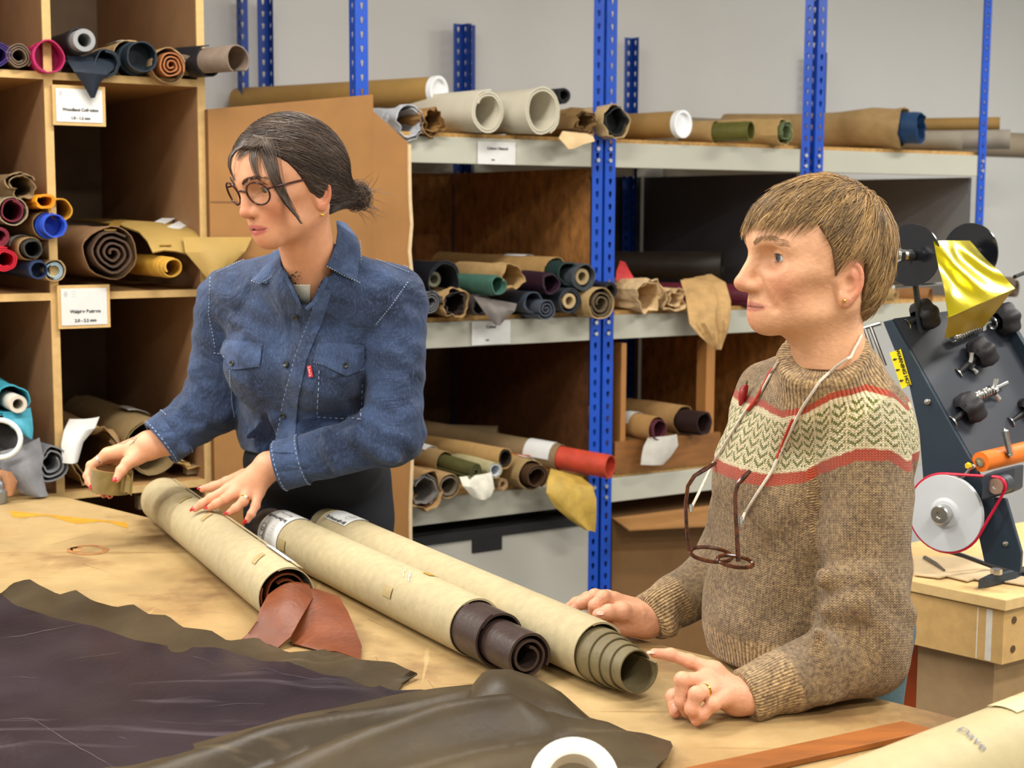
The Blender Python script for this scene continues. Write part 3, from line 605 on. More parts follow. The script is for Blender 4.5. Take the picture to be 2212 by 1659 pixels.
GR = 'kraft wrapped leather rolls on the worktable'
TAPEG = M('#a89468', .35, .1, 40)
# A: tan leather
TAN = M('#6a3414', .45, .25, 14, .2, 120, rvar=.08)
RA = thing('leather_roll', 'kraft wrapped roll under the hands with orange-tan leather spilling out', 'roll', on_z(480, 1240, TZ), GR)
ra = .05; a, b, ax = tkraft(RA, (620, 1288), (352, 1080), ra, ra, math.radians(72), 1.12)
RA_G = (a, b, ax, ra)
scroll(MB(), a, ax, ra * .9, ra * .5, 1.9, -.01, (a - b).length + .03, .003, 0, .08, 1, 2, 1.0, 6).build('leather', TAN, RA)
def tongue(rows, name, bulge, m=TAN, n=11, th=.003):
    G = []
    for i, (l, r_) in enumerate(rows):
        p = on_z(l[0], l[1], TZ + l[2]); q = on_z(r_[0], r_[1], TZ + r_[2]); row = []
        for k in range(n):
            s = k / (n - 1); row.append(p.lerp(q, s) + Vector((0, 0, bulge * math.sin(PI * s) * (1 - .6 * i / (len(rows) - 1)) + .0015 * noise.noise(Vector((k, i * .7, 3))))))
        G.append(row)
    return MB().slab(G, th).build(name, m, RA)
tongue([((578, 1285, .058), (668, 1262, .066)), ((562, 1316, .05), (676, 1290, .052)), ((553, 1344, .034), (650, 1335, .04)), ((534, 1370, .014), (628, 1375, .018)), ((515, 1386, .004), (600, 1399, .005))], 'leather_tongue', .012)
tongue([((648, 1292, .05), (690, 1275, .05)), ((640, 1322, .036), (732, 1287, .044)), ((634, 1352, .022), (752, 1322, .034)), ((628, 1378, .008), (770, 1365, .02)), ((632, 1390, .005), (782, 1396, .008)), ((690, 1404, .004), (778, 1426, .004))], 'leather_tongue', .01)
cyl_patch(RA, a, ax, ra, .0, (a - b).length * .98, 58, 68, KR, 'overlap_strip', lift=.0022, th=.0014)
cyl_patch(RA, a, ax, ra, .04, .17, 54, 74, WHITEP, 'paper_label', lift=.0034)
for (f, a0, a1) in ((.10, 98, 128), (.47, 92, 122), (.66, 85, 120)): cyl_patch(RA, a, ax, ra, f, f + .02, a0, a1, TAPEG, 'tape_strip', skew=-.02)
# B: dark brown leather
DBR = M('#3a2c27', .38, .25, 16, .2, 120, rvar=.1); DBE = M('#4a332c', .8, .3, 80, .4, 200)
RB = thing('leather_roll', 'kraft wrapped roll with dark brown leather spiral end, middle of three', 'roll', on_z(800, 1290, TZ), GR)
rb = .047; a, b, ax = tkraft(RB, (1027, 1356), (603, 1152), rb, rb, math.radians(60), 1.25)
RB_G = (a, b, ax, rb)
scroll(MB(), a, ax, rb * .93, rb * .86, 1.1, .075, .4, .0035, 0, .03, 1, 7, math.radians(35), 6, ns=40).build('leather', DBR, RB)
scroll(MB(), a - Vector((0, 0, .006)), ax, rb * .83, rb * .36, 2.3, .155, .35, .0042, 0.0, .03, 1, 8, math.radians(100), 6, ns=40).build('leather', DBR, RB)
scroll(MB(), b + ax * .05, ax, rb * .96, rb * .7, 1.6, 0, .105, .004, 0, .05, 1, 11, 1, 5).build('leather_back_end', M('#4a3c30', .9, .2, 60, .3, 200), RB)
LB = (a - b).length
cyl_patch(RB, a, ax, rb, LB - .1, LB - .006, 55, 190, WHITEP, 'paper_label')
for s, f, an, sz, ink, bo, ro in (('Tan Chow Brown 4/8', LB - .052, 118, .0095, INK, .0004, 0), ('Bison 1.4-1.6mm', LB - .055, 97, .008, INK, .0, 0), ('sq ft 17.75', LB - .05, 78, .007, INKL, 0, 0), ('------------\n--------\n----------\n--------', LB - .065, 152, .006, INKL, 0, 0), ('cb', LB - .024, 158, .016, INK, 0, 0)):
    cyl_text(RB, s, a, ax, rb, f, an, sz, ink, flip=-1, bold=bo)
def ring_mark(T, C, ax, r, f, a, R0, ink):
    side = -ax.cross(Vector((0, 0, 1))).normalized(); upv = ax.cross(side); rows = []
    for k in range(24):
        an = 2 * PI * k / 24; row = []
        for rr in (R0 * .92, R0):
            g = math.radians(a) + rr * math.sin(an) / r; row.append(C + side * ((r + .0028) * math.cos(g)) + upv * ((r + .0028) * math.sin(g)) - ax * (f + rr * math.cos(an)))
        rows.append(row)
    MB().grid(rows, closed_u=True).build('logo_ring', ink, T)
ring_mark(RB, a, ax, rb, LB - .024, 158, .013, INK)
for (f, a0, a1, w) in ((.16, 62, 84, .024), (.2, 150, 172, .03), (LB - .14, 160, 185, .03)): cyl_patch(RB, a, ax, rb, f, f + w, a0, a1, M('#b18a3a', .3, .1, 30) if f == .16 else TAPEG, 'tape_strip')
for (f, an) in ((.2, 100), (.215, 106), (.19, 110), (.23, 92)): cyl_patch(RB, a, ax, rb, f, f + .003, an, an + 14, M('#e6d9b8', .8, .1, 40), 'scuff_mark', skew=-.02)
# C: olive leather
OLV = M('#6e6244', .5, .2, 18, .2, 140, rvar=.08)
RCc = thing('leather_roll', 'kraft wrapped roll with olive leather telescoping out, right of three', 'roll', on_z(1000, 1300, TZ), GR)
rc_ = .046; a, b, ax = tkraft(RCc, (1294, 1409), (722, 1150), rc_, rc_, math.radians(75), 1.2)
RC_G = (a, b, ax, rc_)
scroll(MB(), a - Vector((0, 0, .004)), ax, rc_ * .9, rc_ * .62, 4.0, .02, .4, .0022, .088, .015, 1, 3, math.radians(150), 6, ns=40).build('leather', OLV, RCc)
scroll(MB(), b + ax * .05, ax, rc_ * .95, rc_ * .8, 1.6, 0, .09, .003, 0, .05, 1, 11, 1, 5).build('leather_back_end', OLV, RCc)
LC = (a - b).length
cyl_patch(RCc, a, ax, rc_, LC - .115, LC - .018, 62, 128, WHITEP, 'paper_label')
for s, f, an, sz, ink, bo in (('Shell/mount saffer 4/0', LC - .066, 122, .0095, INK, .0004), ('-------\n----------\n------', LC - .05, 92, .008, INKL, 0), ('CB', LC - .09, 92, .016, INKL, 0)):
    cyl_text(RCc, s, a, ax, rc_, f, an, sz, ink, bold=bo)
ring_mark(RCc, a, ax, rc_, LC - .09, 92, .013, INKL)

# ------------------------------------------------------------------ hides on the table
def interp(poly, n):
    d = [0]
    for p, q in zip(poly, poly[1:]): d.append(d[-1] + math.hypot(q[0] - p[0], q[1] - p[1]))
    out = []
    for i in range(n):
        s = d[-1] * i / (n - 1); k = max(j for j in range(len(d)) if d[j] <= s + 1e-9); k = min(k, len(poly) - 2)
        f = (s - d[k]) / max(1e-9, d[k + 1] - d[k]); out.append(tuple(x + (y - x) * f for x, y in zip(poly[k], poly[k + 1])))
    return out
def hidemat(c1, c2, rough, scr):
    m = M(c1, rough, .25, 3.5, .2, 90, col2=c2, rvar=.12, bdist=.003, spec=.32).copy(); nt = m.node_tree; N = nt.nodes; L = nt.links; b = N['Principled BSDF']
    src = b.inputs['Base Color'].links[0].from_socket; tc = N.new('ShaderNodeTexCoord')
    for rot, st, lo in ((.5, (.05, 1, 1), .68), (1.3, (.07, 1, 1), .7), (-.3, (.12, 1, 1), .7)):
        mp = N.new('ShaderNodeMapping'); mp.inputs['Scale'].default_value = st; mp.inputs['Rotation'].default_value = (0, 0, rot)
        nz = N.new('ShaderNodeTexNoise'); nz.inputs['Scale'].default_value = 22; nz.inputs['Detail'].default_value = 5
        L.new(tc.outputs['Object'], mp.inputs[0]); L.new(mp.outputs[0], nz.inputs['Vector'])
        mr = N.new('ShaderNodeMapRange'); mr.inputs['From Min'].default_value = lo - .05; mr.inputs['From Max'].default_value = lo + .1; mr.inputs['To Max'].default_value = .55
        L.new(nz.outputs['Fac'], mr.inputs[0]); mx = N.new('ShaderNodeMix'); mx.data_type = 'RGBA'
        L.new(mr.outputs[0], mx.inputs[0]); L.new(src, mx.inputs[6]); mx.inputs[7].default_value = lin(scr); src = mx.outputs[2]
    L.new(src, b.inputs['Base Color']); return m
PUR = hidemat('#231a1e', '#30252a', .36, '#6d6267'); OLH = hidemat('#352a1b', '#4e412b', .45, '#6a5a3e')
HO = thing('leather_hide', 'olive brown leather hide with a wavy edge under the dark purple one', 'hide', on_z(500, 1500, TZ))
oe = [(-60, 1290), (0, 1283), (27, 1262), (63, 1252), (87, 1267), (127, 1287), (164, 1276), (200, 1300), (250, 1314), (288, 1307), (321, 1329), (361, 1331), (395, 1357), (455, 1364), (492, 1387), (555, 1379), (622, 1412), (709, 1404), (776, 1427), (850, 1433), (880, 1448), (905, 1457), (878, 1466), (862, 1487)]
ol = [(-160, 1420), (300, 1480), (700, 1530), (866, 1500)]
A_, B_ = interp(oe, 90), interp(ol, 90); rows = []
for i in range(90):
    row = []
    for k in range(10):
        s = k / 9; px = A_[i][0] + (B_[i][0] - A_[i][0]) * s; py = A_[i][1] + (B_[i][1] - A_[i][1]) * s
        h = .004 + .010 * max(0, (1 - s * 2.2)) * (.5 + .5 * math.sin(i * .62)) * (1 if i < 84 else .3)
        row.append(on_z(px, py, TZ + h))
    rows.append(row)
MB().slab(rows, .002).build('sheet', OLH, HO)
HP = thing('leather_hide', 'dark purple-brown leather hide spread flat with pale creases', 'hide', on_z(300, 1560, TZ))
pe = [(-90, 1262), (0, 1284), (33, 1310), (67, 1320), (114, 1337), (200, 1354), (288, 1384), (375, 1400), (468, 1401), (569, 1431), (622, 1432), (702, 1461), (776, 1468), (850, 1494), (916, 1492), (990, 1518), (1030, 1535)]
pl = [(-420, 1720), (200, 1790), (700, 1690), (1040, 1545)]
A_, B_ = interp(pe, 110), interp(pl, 110); rows = []
for i in range(110):
    row = []
    for k in range(36):
        s = k / 35; px = A_[i][0] + (B_[i][0] - A_[i][0]) * s; py = A_[i][1] + (B_[i][1] - A_[i][1]) * s; p = on_z(px, py, TZ)
        h = .010 + .008 * noise.noise(Vector((p.x * 5, p.y * 4, 1))) + .004 * noise.noise(Vector((p.x * 12 + p.y * 6, p.y * 9, 5)))
        if s < .08: h += .004 * (1 - s / .08) * math.sin(i * .5)
        row.append(on_z(px, py, TZ + h))
    rows.append(row)
MB().slab(rows, .002).build('sheet', PUR, HP)
dg_ = bpy.context.evaluated_depsgraph_get(); _h = HP.children[0]; HPB = BVHTree.FromPolygons([tuple(v.co + wloc(HP)) for v in _h.data.vertices], [tuple(p.vertices) for p in _h.data.polygons])
CRM = M('#6f6267', .4, .25, 60)
for P, w in (([(48, 1540), (100, 1572), (150, 1604), (200, 1632), (262, 1668)], .0028), ([(0, 1556), (60, 1552), (110, 1560)], .0012), ([(-10, 1380), (60, 1372), (120, 1358), (165, 1350)], .0022), ([(400, 1416), (440, 1424), (470, 1440)], .0012), ([(560, 1440), (620, 1458), (690, 1470)], .0014), ([(490, 1412), (520, 1432), (540, 1450)], .001), ([(140, 1428), (200, 1418), (280, 1408)], .001), ([(440, 1528), (520, 1520), (580, 1522)], .001), ([(250, 1590), (280, 1600)], .0012), ([(600, 1478), (680, 1486), (740, 1484)], .001), ([(20, 1462), (90, 1466)], .0009)):
    q = interp([(x, y, 0) for x, y in P], 18); rows = []
    for i, (x, y, _) in enumerate(q):
        h = hit(HPB, x, y + 2 * noise.noise(Vector((x * .05, y * .05, 2))), .0007)[0]
        if h is None: continue
        f = w * math.sin(PI * (i + .5) / 18) * (.7 + .5 * noise.noise(Vector((x * .1, y, 0)))); rows.append([h - Vector((-.3, .9, 0)) * f * .5, h + Vector((-.3, .9, 0)) * f * .5])
    if len(rows) > 2: MB().grid(rows).build('crease_mark', CRM, HP)
# front folds of the olive hide
def seg_d(p, a, b):
    ab = b - a; t = max(0, min(1, (p - a).dot(ab) / ab.length_squared)); return (p - (a + ab * t)).length, t
RIDG = [([(320, 1680, .03), (560, 1600, .04), (770, 1553, .042), (1000, 1516, .04), (1060, 1515, .03)], .05),
        ([(600, 1680, .03), (800, 1592, .05), (950, 1545, .055), (1105, 1522, .055), (1180, 1556, .03), (1290, 1590, .01)], .055),
        ([(900, 1700, .03), (1150, 1640, .03), (1330, 1612, .012)], .07)]
RW = []
for pl_, w in RIDG:
    q = [(on_z(x, y, TZ + h), h) for x, y, h in pl_]; RW.append(([(Vector((p.x, p.y, 0)), h) for p, h in q], w))
def ridge_h(p):
    p = Vector((p.x, p.y, 0)); tot = 0
    for q, w in RW:
        best = 0
        for (a, ha), (b, hb) in zip(q, q[1:]):
            d, t = seg_d(p, a, b); best = max(best, (ha + (hb - ha) * t) * math.exp(-(d / w) ** 2 * 1.6))
        tot = max(tot, best) if tot == 0 else (tot ** 4 + best ** 4) ** .25
    return tot
HF = thing('leather_hide', 'olive brown leather hide folded up in soft ridges at the front', 'hide', on_z(900, 1640, TZ))
bk = [on_z(x, y, TZ) for x, y in [(180, 1690), (420, 1620), (650, 1560), (850, 1515), (1020, 1490), (1120, 1500), (1200, 1545), (1300, 1588), (1350, 1603), (1390, 1600), (1448, 1612)]]
fr = [on_z(x, y, TZ) for x, y in [(250, 1900), (500, 1900), (700, 1900), (900, 1890), (1050, 1850), (1150, 1820), (1230, 1790), (1330, 1740), (1400, 1700), (1440, 1660), (1452, 1622)]]
bk = interp([tuple(p) for p in bk], 90); fr = interp([tuple(p) for p in fr], 90); rows = []
for i in range(90):
    row = []
    for k in range(46):
        p = Vector(bk[i]).lerp(Vector(fr[i]), k / 45); h = ridge_h(p) + .012 + .004 * noise.noise(Vector((p.x * 9, p.y * 9, 2)))
        if k == 0: h *= .6
        if i > 80: h *= 1 - .6 * (i - 80) / 9
        row.append(Vector((p.x, p.y, TZ + h)))
    rows.append(row)
MB().slab(rows, .002).build('sheet', OLH, HF)
c1 = interp([(1012, 1532, .03), (1022, 1482, .05), (1048, 1450, .068), (1090, 1450, .066), (1140, 1466, .055), (1200, 1500, .04), (1260, 1555, .018), (1298, 1588, .004)], 24)
c2 = interp([(1012, 1540, .045), (1060, 1532, .05), (1100, 1532, .05), (1140, 1548, .04), (1180, 1562, .03), (1220, 1577, .018), (1255, 1588, .008), (1285, 1593, .003)], 24)
rows = []
for i in range(24):
    p, q = on_z(c1[i][0], c1[i][1], TZ + c1[i][2]), on_z(c2[i][0], c2[i][1], TZ + c2[i][2]); row = []
    for k in range(10):
        s = k / 9; row.append(p.lerp(q, s) + Vector((0, -.006, .014)) * math.sin(PI * s))
    row = [p + Vector((.02, .05, -.04 * min(1, c1[i][2] / .03)))] + [p + Vector((.008, .022, -.006))] + row
    rows.append(row)
MB().slab(rows, .002).build('standing_fold', OLH, HF)
# ------------------------------------------------------------------ straightedge, front kraft roll, tape, weight
T = thing('straightedge', 'orange-brown wooden straightedge lying near the front kraft roll', 'ruler', on_z(1800, 1620, TZ))
p0, p1, p2 = on_z(1950, 1557, TZ + .009), on_z(2021, 1575, TZ + .009), on_z(1474, 1659, TZ + .009)
dr = (p2 - p0).normalized(); q = [p0, p0 + dr * .9, p1 + dr * .9, p1]
MB().poly([v - Vector((0, 0, .008)) for v in q], .008, (0, 0, 1)).build('board', M('#8a4f1c', .5, .25, 20, .1, 90, stretch=(.3, 1.5, 1)), T, smooth=False, bevel=.0008)
T = thing('kraft_roll', 'big kraft paper roll across the front right corner of the table', 'roll', on_z(2100, 1650, TZ))
a, b = on_z(1873, 1762, TZ + .06), on_z(2258, 1598, TZ + .06); ax = (a - b).normalized()
KR2 = M('#a99b74', .65, .06, 40, .08, 120, det=8)
scroll(MB(), a, ax, .06, .057, 1.2, .1, .85, .0016, 0, .02, 1, 3, math.radians(96), 8, ns=44).build('kraft_sheet', KR2, T)
scroll(MB(), a, ax, .05, .03, 2, .08, .83, .0016, 0, .02, 1, 4, 0, 5).build('inner_turns', KR2, T)
cyl_text(T, 'Dave', a, ax, .06, .155, 66, .018, M('#5b6272', .6, .1, 30), flip=1, rot=1)
cyl_patch(T, a, ax, .06, .26, .36, 75, 112, M('#e0cf9c', .12, .05, 60, .6, 40, bdist=.004), 'clear_tape')
T = thing('tape_roll', 'white tape roll leaning on the front folded hide', 'tape', on_z(1240, 1690, TZ + .02))
c = at(1240, 1692, 1.63); tu = Vector((0, -.72, .69)).normalized()
MB().lathe(c, tu, [(-.012, .049), (.012, .049), (.012, .033), (-.012, .033), (-.012, .049)], 48).build('tape', M('#d4d8cf', .3, .04, 30), T, angle=30)
MB().lathe(c, tu, [(-.0125, .033), (.0125, .033), (.0125, .029), (-.0125, .029), (-.0125, .033)], 48).build('core', M('#c8c2b4', .7, .06, 30), T, angle=30)
T = thing('metal_weight', 'small grey metal weight at the left table edge', 'weight', on_z(-2, 1088, TZ))
c = on_z(-2, 1088, TZ); MB().lathe(c, (0, 0, 1), [(0, .001), (0, .016), (.004, .019), (.03, .019), (.036, .012), (.05, .012), (.055, .008), (.055, .0005)], 24).build('body', M('#8d9498', .35, .1, 30, metal=.8), T)
MB().lathe(c + Vector((0, 0, .055)), (0, 0, 1), [(0, .006), (.012, .006), (.014, .002)], 16, True).build('knob', STEEL, T)
# ------------------------------------------------------------------ side bench
BZ = .9
BC = on_z(2173, 1296, BZ); D1 = Vector((-.695, .719, 0)); D2 = Vector((.82, .572, 0)).normalized()
bn = thing('workbench', 'MDF workbench with a deep apron carrying the foil machine', 'bench', (BC.x, BC.y, 0))
MD = M('#c9a266', .65, .1, 40, .06, 150); MDL = M('#d8b67c', .65, .08, 40)
def quad(L1, L2, off=0): return [BC + D1 * off + D2 * off, BC + D1 * L1 + D2 * off, BC + D1 * L1 + D2 * L2, BC + D1 * off + D2 * L2]
MB().poly([p - Vector((0, 0, .022)) for p in quad(.42, .9)], .022, (0, 0, 1)).build('bench_top', MDL, bn, smooth=False, bevel=.002)
def vwall(p, q, z0, z1, th, nin, m, name):
    return MB().poly([Vector((p.x, p.y, z0)), Vector((q.x, q.y, z0)), Vector((q.x, q.y, z1)), Vector((p.x, p.y, z1))], th, nin).build(name, m, bn, smooth=False)
I_ = D2 * .008 + D1 * .008; inn1, inn2 = Vector((.719, .695, 0)), Vector((-.572, .82, 0))
vwall(BC + I_, BC + D1 * .42, .775, .876, .018, inn1, MD, 'apron'); vwall(BC + I_, BC + D2 * .9, .775, .876, .018, inn2, MD, 'apron')
for s in (.022, .05):                                        # white filler strips near the corner
    p = BC + I_ + D1 * s - inn1 * .001; vwall(p, p + D1 * .012, .777, .874, .002, inn1, M('#dcd6c8', .8, .08, 60), 'filler_strip')
for z in (.855, .8): MB().lathe(BC + I_ + D2 * .03 + Vector((0, 0, z - BZ)) - inn2 * .0015, inn2, [(0, .0005), (0, .007), (.004, .007)], 14).build('screw_hole', M('#5a4326', .8, .1, 40), bn)
p = BC + I_ + D1 * .03 + inn1 * .03
MB().poly([p + Vector((0, 0, -BZ)), p + D1 * .16 - Vector((0, 0, BZ)), p + D1 * .16 + Vector((0, 0, .78 - BZ)), p + Vector((0, 0, .78 - BZ))], .02, inn1).build('leg_panel', M('#a98a64', .7, .08, 30), bn, smooth=False)
q = p + D2 * .02
MB().poly([p - Vector((0, 0, BZ)), p + D2 * .25 - Vector((0, 0, BZ)), p + D2 * .25 + Vector((0, 0, .78 - BZ)), p + Vector((0, 0, .78 - BZ))], .02, inn2).build('leg_panel', M('#b08f62', .7, .08, 30), bn, smooth=False)
a = on_plane(1960, 1450, p + inn1 * .12, inn1); 
T = thing('storage_panel', 'orange-red panel in a dark frame under the bench', 'panel', Vector((a.x, a.y, 0)))
for nm, x0, x1, y0, y1, m_, off in (('panel', 1900, 2040, 1340, 1512, M('#b04a16', .6, .12, 10), .13), ('frame', 1890, 2052, 1330, 1545, M('#26221c', .7, .2, 10), .14)):
    P0 = p + inn1 * off; c = [on_plane(x, y, P0, inn1) for x, y in ((x0, y1), (x1, y1), (x1, y0), (x0, y0))]
    zlo, zhi = c[0].z, min(.87, c[3].z); c = [Vector((c[0].x, c[0].y, zlo)), Vector((c[1].x, c[1].y, zlo)), Vector((c[1].x, c[1].y, zhi)), Vector((c[0].x, c[0].y, zhi))]
    MB().poly(c, .01, inn1).build(nm, m_, T, smooth=False)
# paper/leather template edge lying on the bench
T = thing('leather_offcut', 'thin pale leather piece with a scalloped edge on the bench', 'offcut', on_z(2090, 1240, BZ))
e1 = [(1975, 1243), (2030, 1250), (2045, 1246), (2090, 1257), (2105, 1252), (2150, 1262), (2165, 1258), (2230, 1268)]; e2 = [(1975, 1205), (2030, 1205), (2045, 1205), (2090, 1205), (2105, 1205), (2150, 1205), (2165, 1205), (2230, 1205)]
MB().slab([[on_z(x, y, BZ + .003) for x, y in e1], [on_z(x, y, BZ + .003) for x, y in e2]], .0025).build('sheet', M('#cbb38c', .7, .1, 20), T)

# ------------------------------------------------------------------ hot foil machine
NAVY = M('#22303c', .45, .08, 14, .04, 200); NAVY2 = M('#2c3038', .5, .08, 14); EDGE = M('#5d646c', .4, .1, 30); KNOB = M('#232124', .55, .15, 80, .15, 400)
mc = thing('foil_machine', 'dark navy hot foil stamping machine with knobs and a yellow foil spool', 'machine', on_z(2120, 1235, BZ))
DX = -ray(2050, 900).normalized()
pn = Vector((-.62, -.78, 0)).normalized()                    # near side plate faces left and towards us
P0 = at(2000, 900, 2.83)
def pp(x, y, off=0): return on_plane(x, y, P0 - pn * off, pn)
MB().poly([pp(x, y) for x, y in [(1907, 695), (1926, 690), (2106, 1010), (2140, 1075), (2172, 1078), (2206, 1195), (2203, 1238), (2126, 1215), (2105, 1120), (2060, 1062), (1996, 1062), (1985, 930), (1964, 835)]][::-1], .012, -pn).build('side_plate', NAVY, mc, smooth=False, bevel=.0015)
# tilted front cover, its lower and far edges
ct = [pp(1927, 691, .012), pp(2104, 1006, .012)]; cw = Vector((.80, .60, .05)).normalized() * .30
MB().poly([ct[0], ct[1], ct[1] + cw, ct[0] + cw], .006, (ct[1] - ct[0]).cross(cw)).build('tilted_cover', NAVY2, mc, smooth=False)
MB().tube([ct[0], ct[1]], .004, 6).build('cover_edge', EDGE, mc, smooth=False)
cnorm = (ct[1] - ct[0]).cross(cw).normalized()
if cnorm.dot(DX) < 0: cnorm = -cnorm
def cv(x, y): return on_plane(x, y, ct[0], cnorm)
far = [ct[0] + cw, ct[1] + cw]
MB().poly([far[0] - pn * .0, far[1], far[1] + cnorm * .03, far[0] + cnorm * .03], .012, cw).build('far_plate', NAVY, mc, smooth=False)
# star knobs on stems
def knob(base, axv, r, stem, nm='star_knob'):
    axv = axv.normalized(); a = axv.orthogonal().normalized(); b = axv.cross(a); rows = []
    k_ = MB()
    for h, s in ((0, .55), (.006, .9), (.012, 1), (.024, 1), (.030, .9), (.031, .75), (.029, .4), (.029, .01)):
        rows.append([base + axv * (stem + h * r / .026) + (a * math.cos(t) + b * math.sin(t)) * (r * s * (1 + .11 * math.cos(6 * t) * (1 if .006 < h else .5))) for t in [2 * PI * i / 36 for i in range(36)]])
    k_.grid(rows, closed_v=True); o = k_.build(nm, KNOB, mc)
    MB().tube([base, base + axv * (stem + .004)], .006, 10).build('stem', BLACKP, o)
    MB().lathe(base, axv, [(0, .0135), (.002, .0135), (.002, .007), (.006, .007), (.006, .0045)], 16).build('washer', STEEL, o)
    return o
kd = (cnorm * .75 + cw.normalized() * .5).normalized()
for (x, y, dx) in ((1956, 703, cw.normalized() * .9 + cnorm * .25 + Vector((0, 0, .2))), (2067, 808, cw.normalized() * .9 + cnorm * .3 + Vector((0, 0, .45))), (2055, 912, cw.normalized() * .85 + cnorm * .3 + Vector((0, 0, .35)))):
    knob(cv(x, y), dx, .031, .028 if x != 2067 else .05)
knob(cv(2128, 708) + cnorm * .02, cw.normalized() * .9 + cnorm * .3, .032, .012)
knob(cv(2178, 915), cw.normalized() + Vector((0, 0, .3)), .026, .05)
# springs and wing nuts
def spring(a, b, r, turns, wire=.0022):
    a, b = Vector(a), Vector(b); axv = (b - a).normalized(); u = axv.orthogonal().normalized(); v = axv.cross(u); n = turns * 10
    MB().tube([a.lerp(b, i / n) + (u * math.cos(2 * PI * i / 10) + v * math.sin(2 * PI * i / 10)) * r for i in range(n + 1)], wire, 5).build('spring', STEEL, mc)
s0, s1 = cv(2042, 742) + cnorm * .02, cv(2098, 718) + cnorm * .02
spring(s0, s1, .009, 11); MB().tube([s0, s1 + (s1 - s0) * .45], .005, 10).build('spring_bolt', STEEL, mc)
MB().lathe(s1, (s1 - s0), [(0, .0005), (0, .012), (.012, .012), (.012, .0005)], 6).build('hex_nut', STEEL, mc, smooth=False)
s0, s1 = cv(2084, 872) + cnorm * .02, cv(2126, 852) + cnorm * .02
spring(s0, s1, .008, 8); MB().tube([s0, s1 + (s1 - s0) * .8], .0045, 10).build('spring_bolt', STEEL, mc)
def wing(c, axv):
    axv = axv.normalized(); u = (Vector((0, 0, 1)) - axv * axv.z).normalized(); w_ = MB(); w_.lathe(c, axv, [(0, .0005), (0, .008), (.01, .006), (.01, .0005)], 14)
    o = w_.build('wing_nut', STEEL, mc)
    for s in (-1, 1):
        MB().tube([c + u * s * .006 + axv * .004, c + u * s * .014 + axv * .010, c + u * s * .022 + axv * .014], [.004, .0045, .006], 8, flat=.5).build('wing', STEEL, o)
wing(cv(2080, 800) + cnorm * .02, cw.normalized() + Vector((0, 0, .4))); wing(cv(2130, 856) + cnorm * .02, cw.normalized() + Vector((0, 0, .3)))
# scale lettering down the cover
lx = (cv(2196, 890) - cv(2163, 800)).normalized()
text('SPEC7RASTAMPER', cv(2180, 848), lx, cnorm.cross(lx), .013, M('#d8dadc', .5, .05, 30), mc, bold=.0006, lift=.0012)
# warning label on the side plate
wl = [pp(x, y, -.0012) for x, y in ((1922, 762), (1946, 754), (1969, 831), (1948, 840))]
MB().poly(wl[::-1], .0008, pn).build('warning_label', M('#f2dc14', .4, .03, 20), mc, smooth=False)
wx = (pp(1962, 833) - pp(1938, 757)).normalized(); wy = pn.cross(wx)
text('WARNING HOT', pp(1951, 795, -.0025), wx, wy, .0102, M('#14140f', .6, .05, 20), mc, bold=.0004)
for x, y in ((1934, 776), (1940, 799), (1948, 822)):
    c = pp(x, y, -.0026); MB().tube([c - wy * .003, c + wy * .003], .0012, 6).build('arrow_mark', BLACKP, mc); MB().add([c - wy * .006, c - wy * .001 + wx * .003, c - wy * .001 - wx * .003], [(0, 1, 2)]).build('arrow_mark', BLACKP, mc, smooth=False)
MB().lathe(pp(2004, 868, -.001), pn, [(0, .007), (.004, .0055), (.005, .0005)], 14).build('bolt_head', STEEL, mc)
MB().lathe(pp(2172, 1175, -.001), pn, [(0, .006), (.003, .0045), (.004, .0005)], 14).build('bolt_head', STEEL, mc)
# wheel, belt, pulley
wn = Vector((-.66, -.75, .0)).normalized(); wc = on_plane(2041, 1109, P0 + pn * .028, pn); R_ = 84 * depth(wc) / FPX
MB().lathe(wc, wn, [(-.010, .001), (-.010, R_), (-.006, R_ * .985), (-.002, R_), (.0, R_ * .99), (.0, .03), (.003, .024), (.003, .0005)], 56).build('wheel', M('#c6cacc', .4, .05, 8), mc, angle=25)
MB().lathe(wc, wn, [(.002, .018), (.022, .018), (.024, .016), (.024, .007), (.02, .006), (.02, .0005)], 28).build('hub_nut', STEEL, mc, angle=25)
pc = on_plane(2152, 1050, P0 + pn * .028, pn); r2 = .0145
MB().lathe(pc, wn, [(-.014, .001), (-.014, r2), (0, r2), (.004, r2), (.004, .006), (.001, .006), (.001, .0005)], 28).build('pulley', STEEL, mc, angle=25)
bu = (pc - wc); bu = (bu - wn * bu.dot(wn)); dist = bu.length; bu.normalize(); bv = wn.cross(bu)
al = math.acos((R_ - r2) / dist); loop = []
for i in range(25): t = al + (2 * PI - 2 * al) * i / 24; loop.append(wc + (bu * math.cos(t) + bv * math.sin(t)) * (R_ + .0015) - wn * .004)
for i in range(9): t = -al + 2 * al * i / 8; loop.append(pc + (bu * math.cos(t) + bv * math.sin(t)) * (r2 + .002) - wn * .004)
loop.append(loop[0]); MB().tube(loop, .0028, 8, cap=False).build('drive_belt', M('#c21736', .35, .06, 20), mc)
MB().box(pc + cw.normalized() * .01 - pn * .045 + Vector((-.01, 0, .0)), (.1, .05, .05), (cw.normalized(), pn, Vector((0, 0, 1)))).build('motor_bracket', NAVY2, mc, smooth=False, bevel=.004)
MB().lathe(pc - wn * .014, wn, [(0, .017), (-.03, .017)], 24).build('motor_shaft', NAVY2, mc)
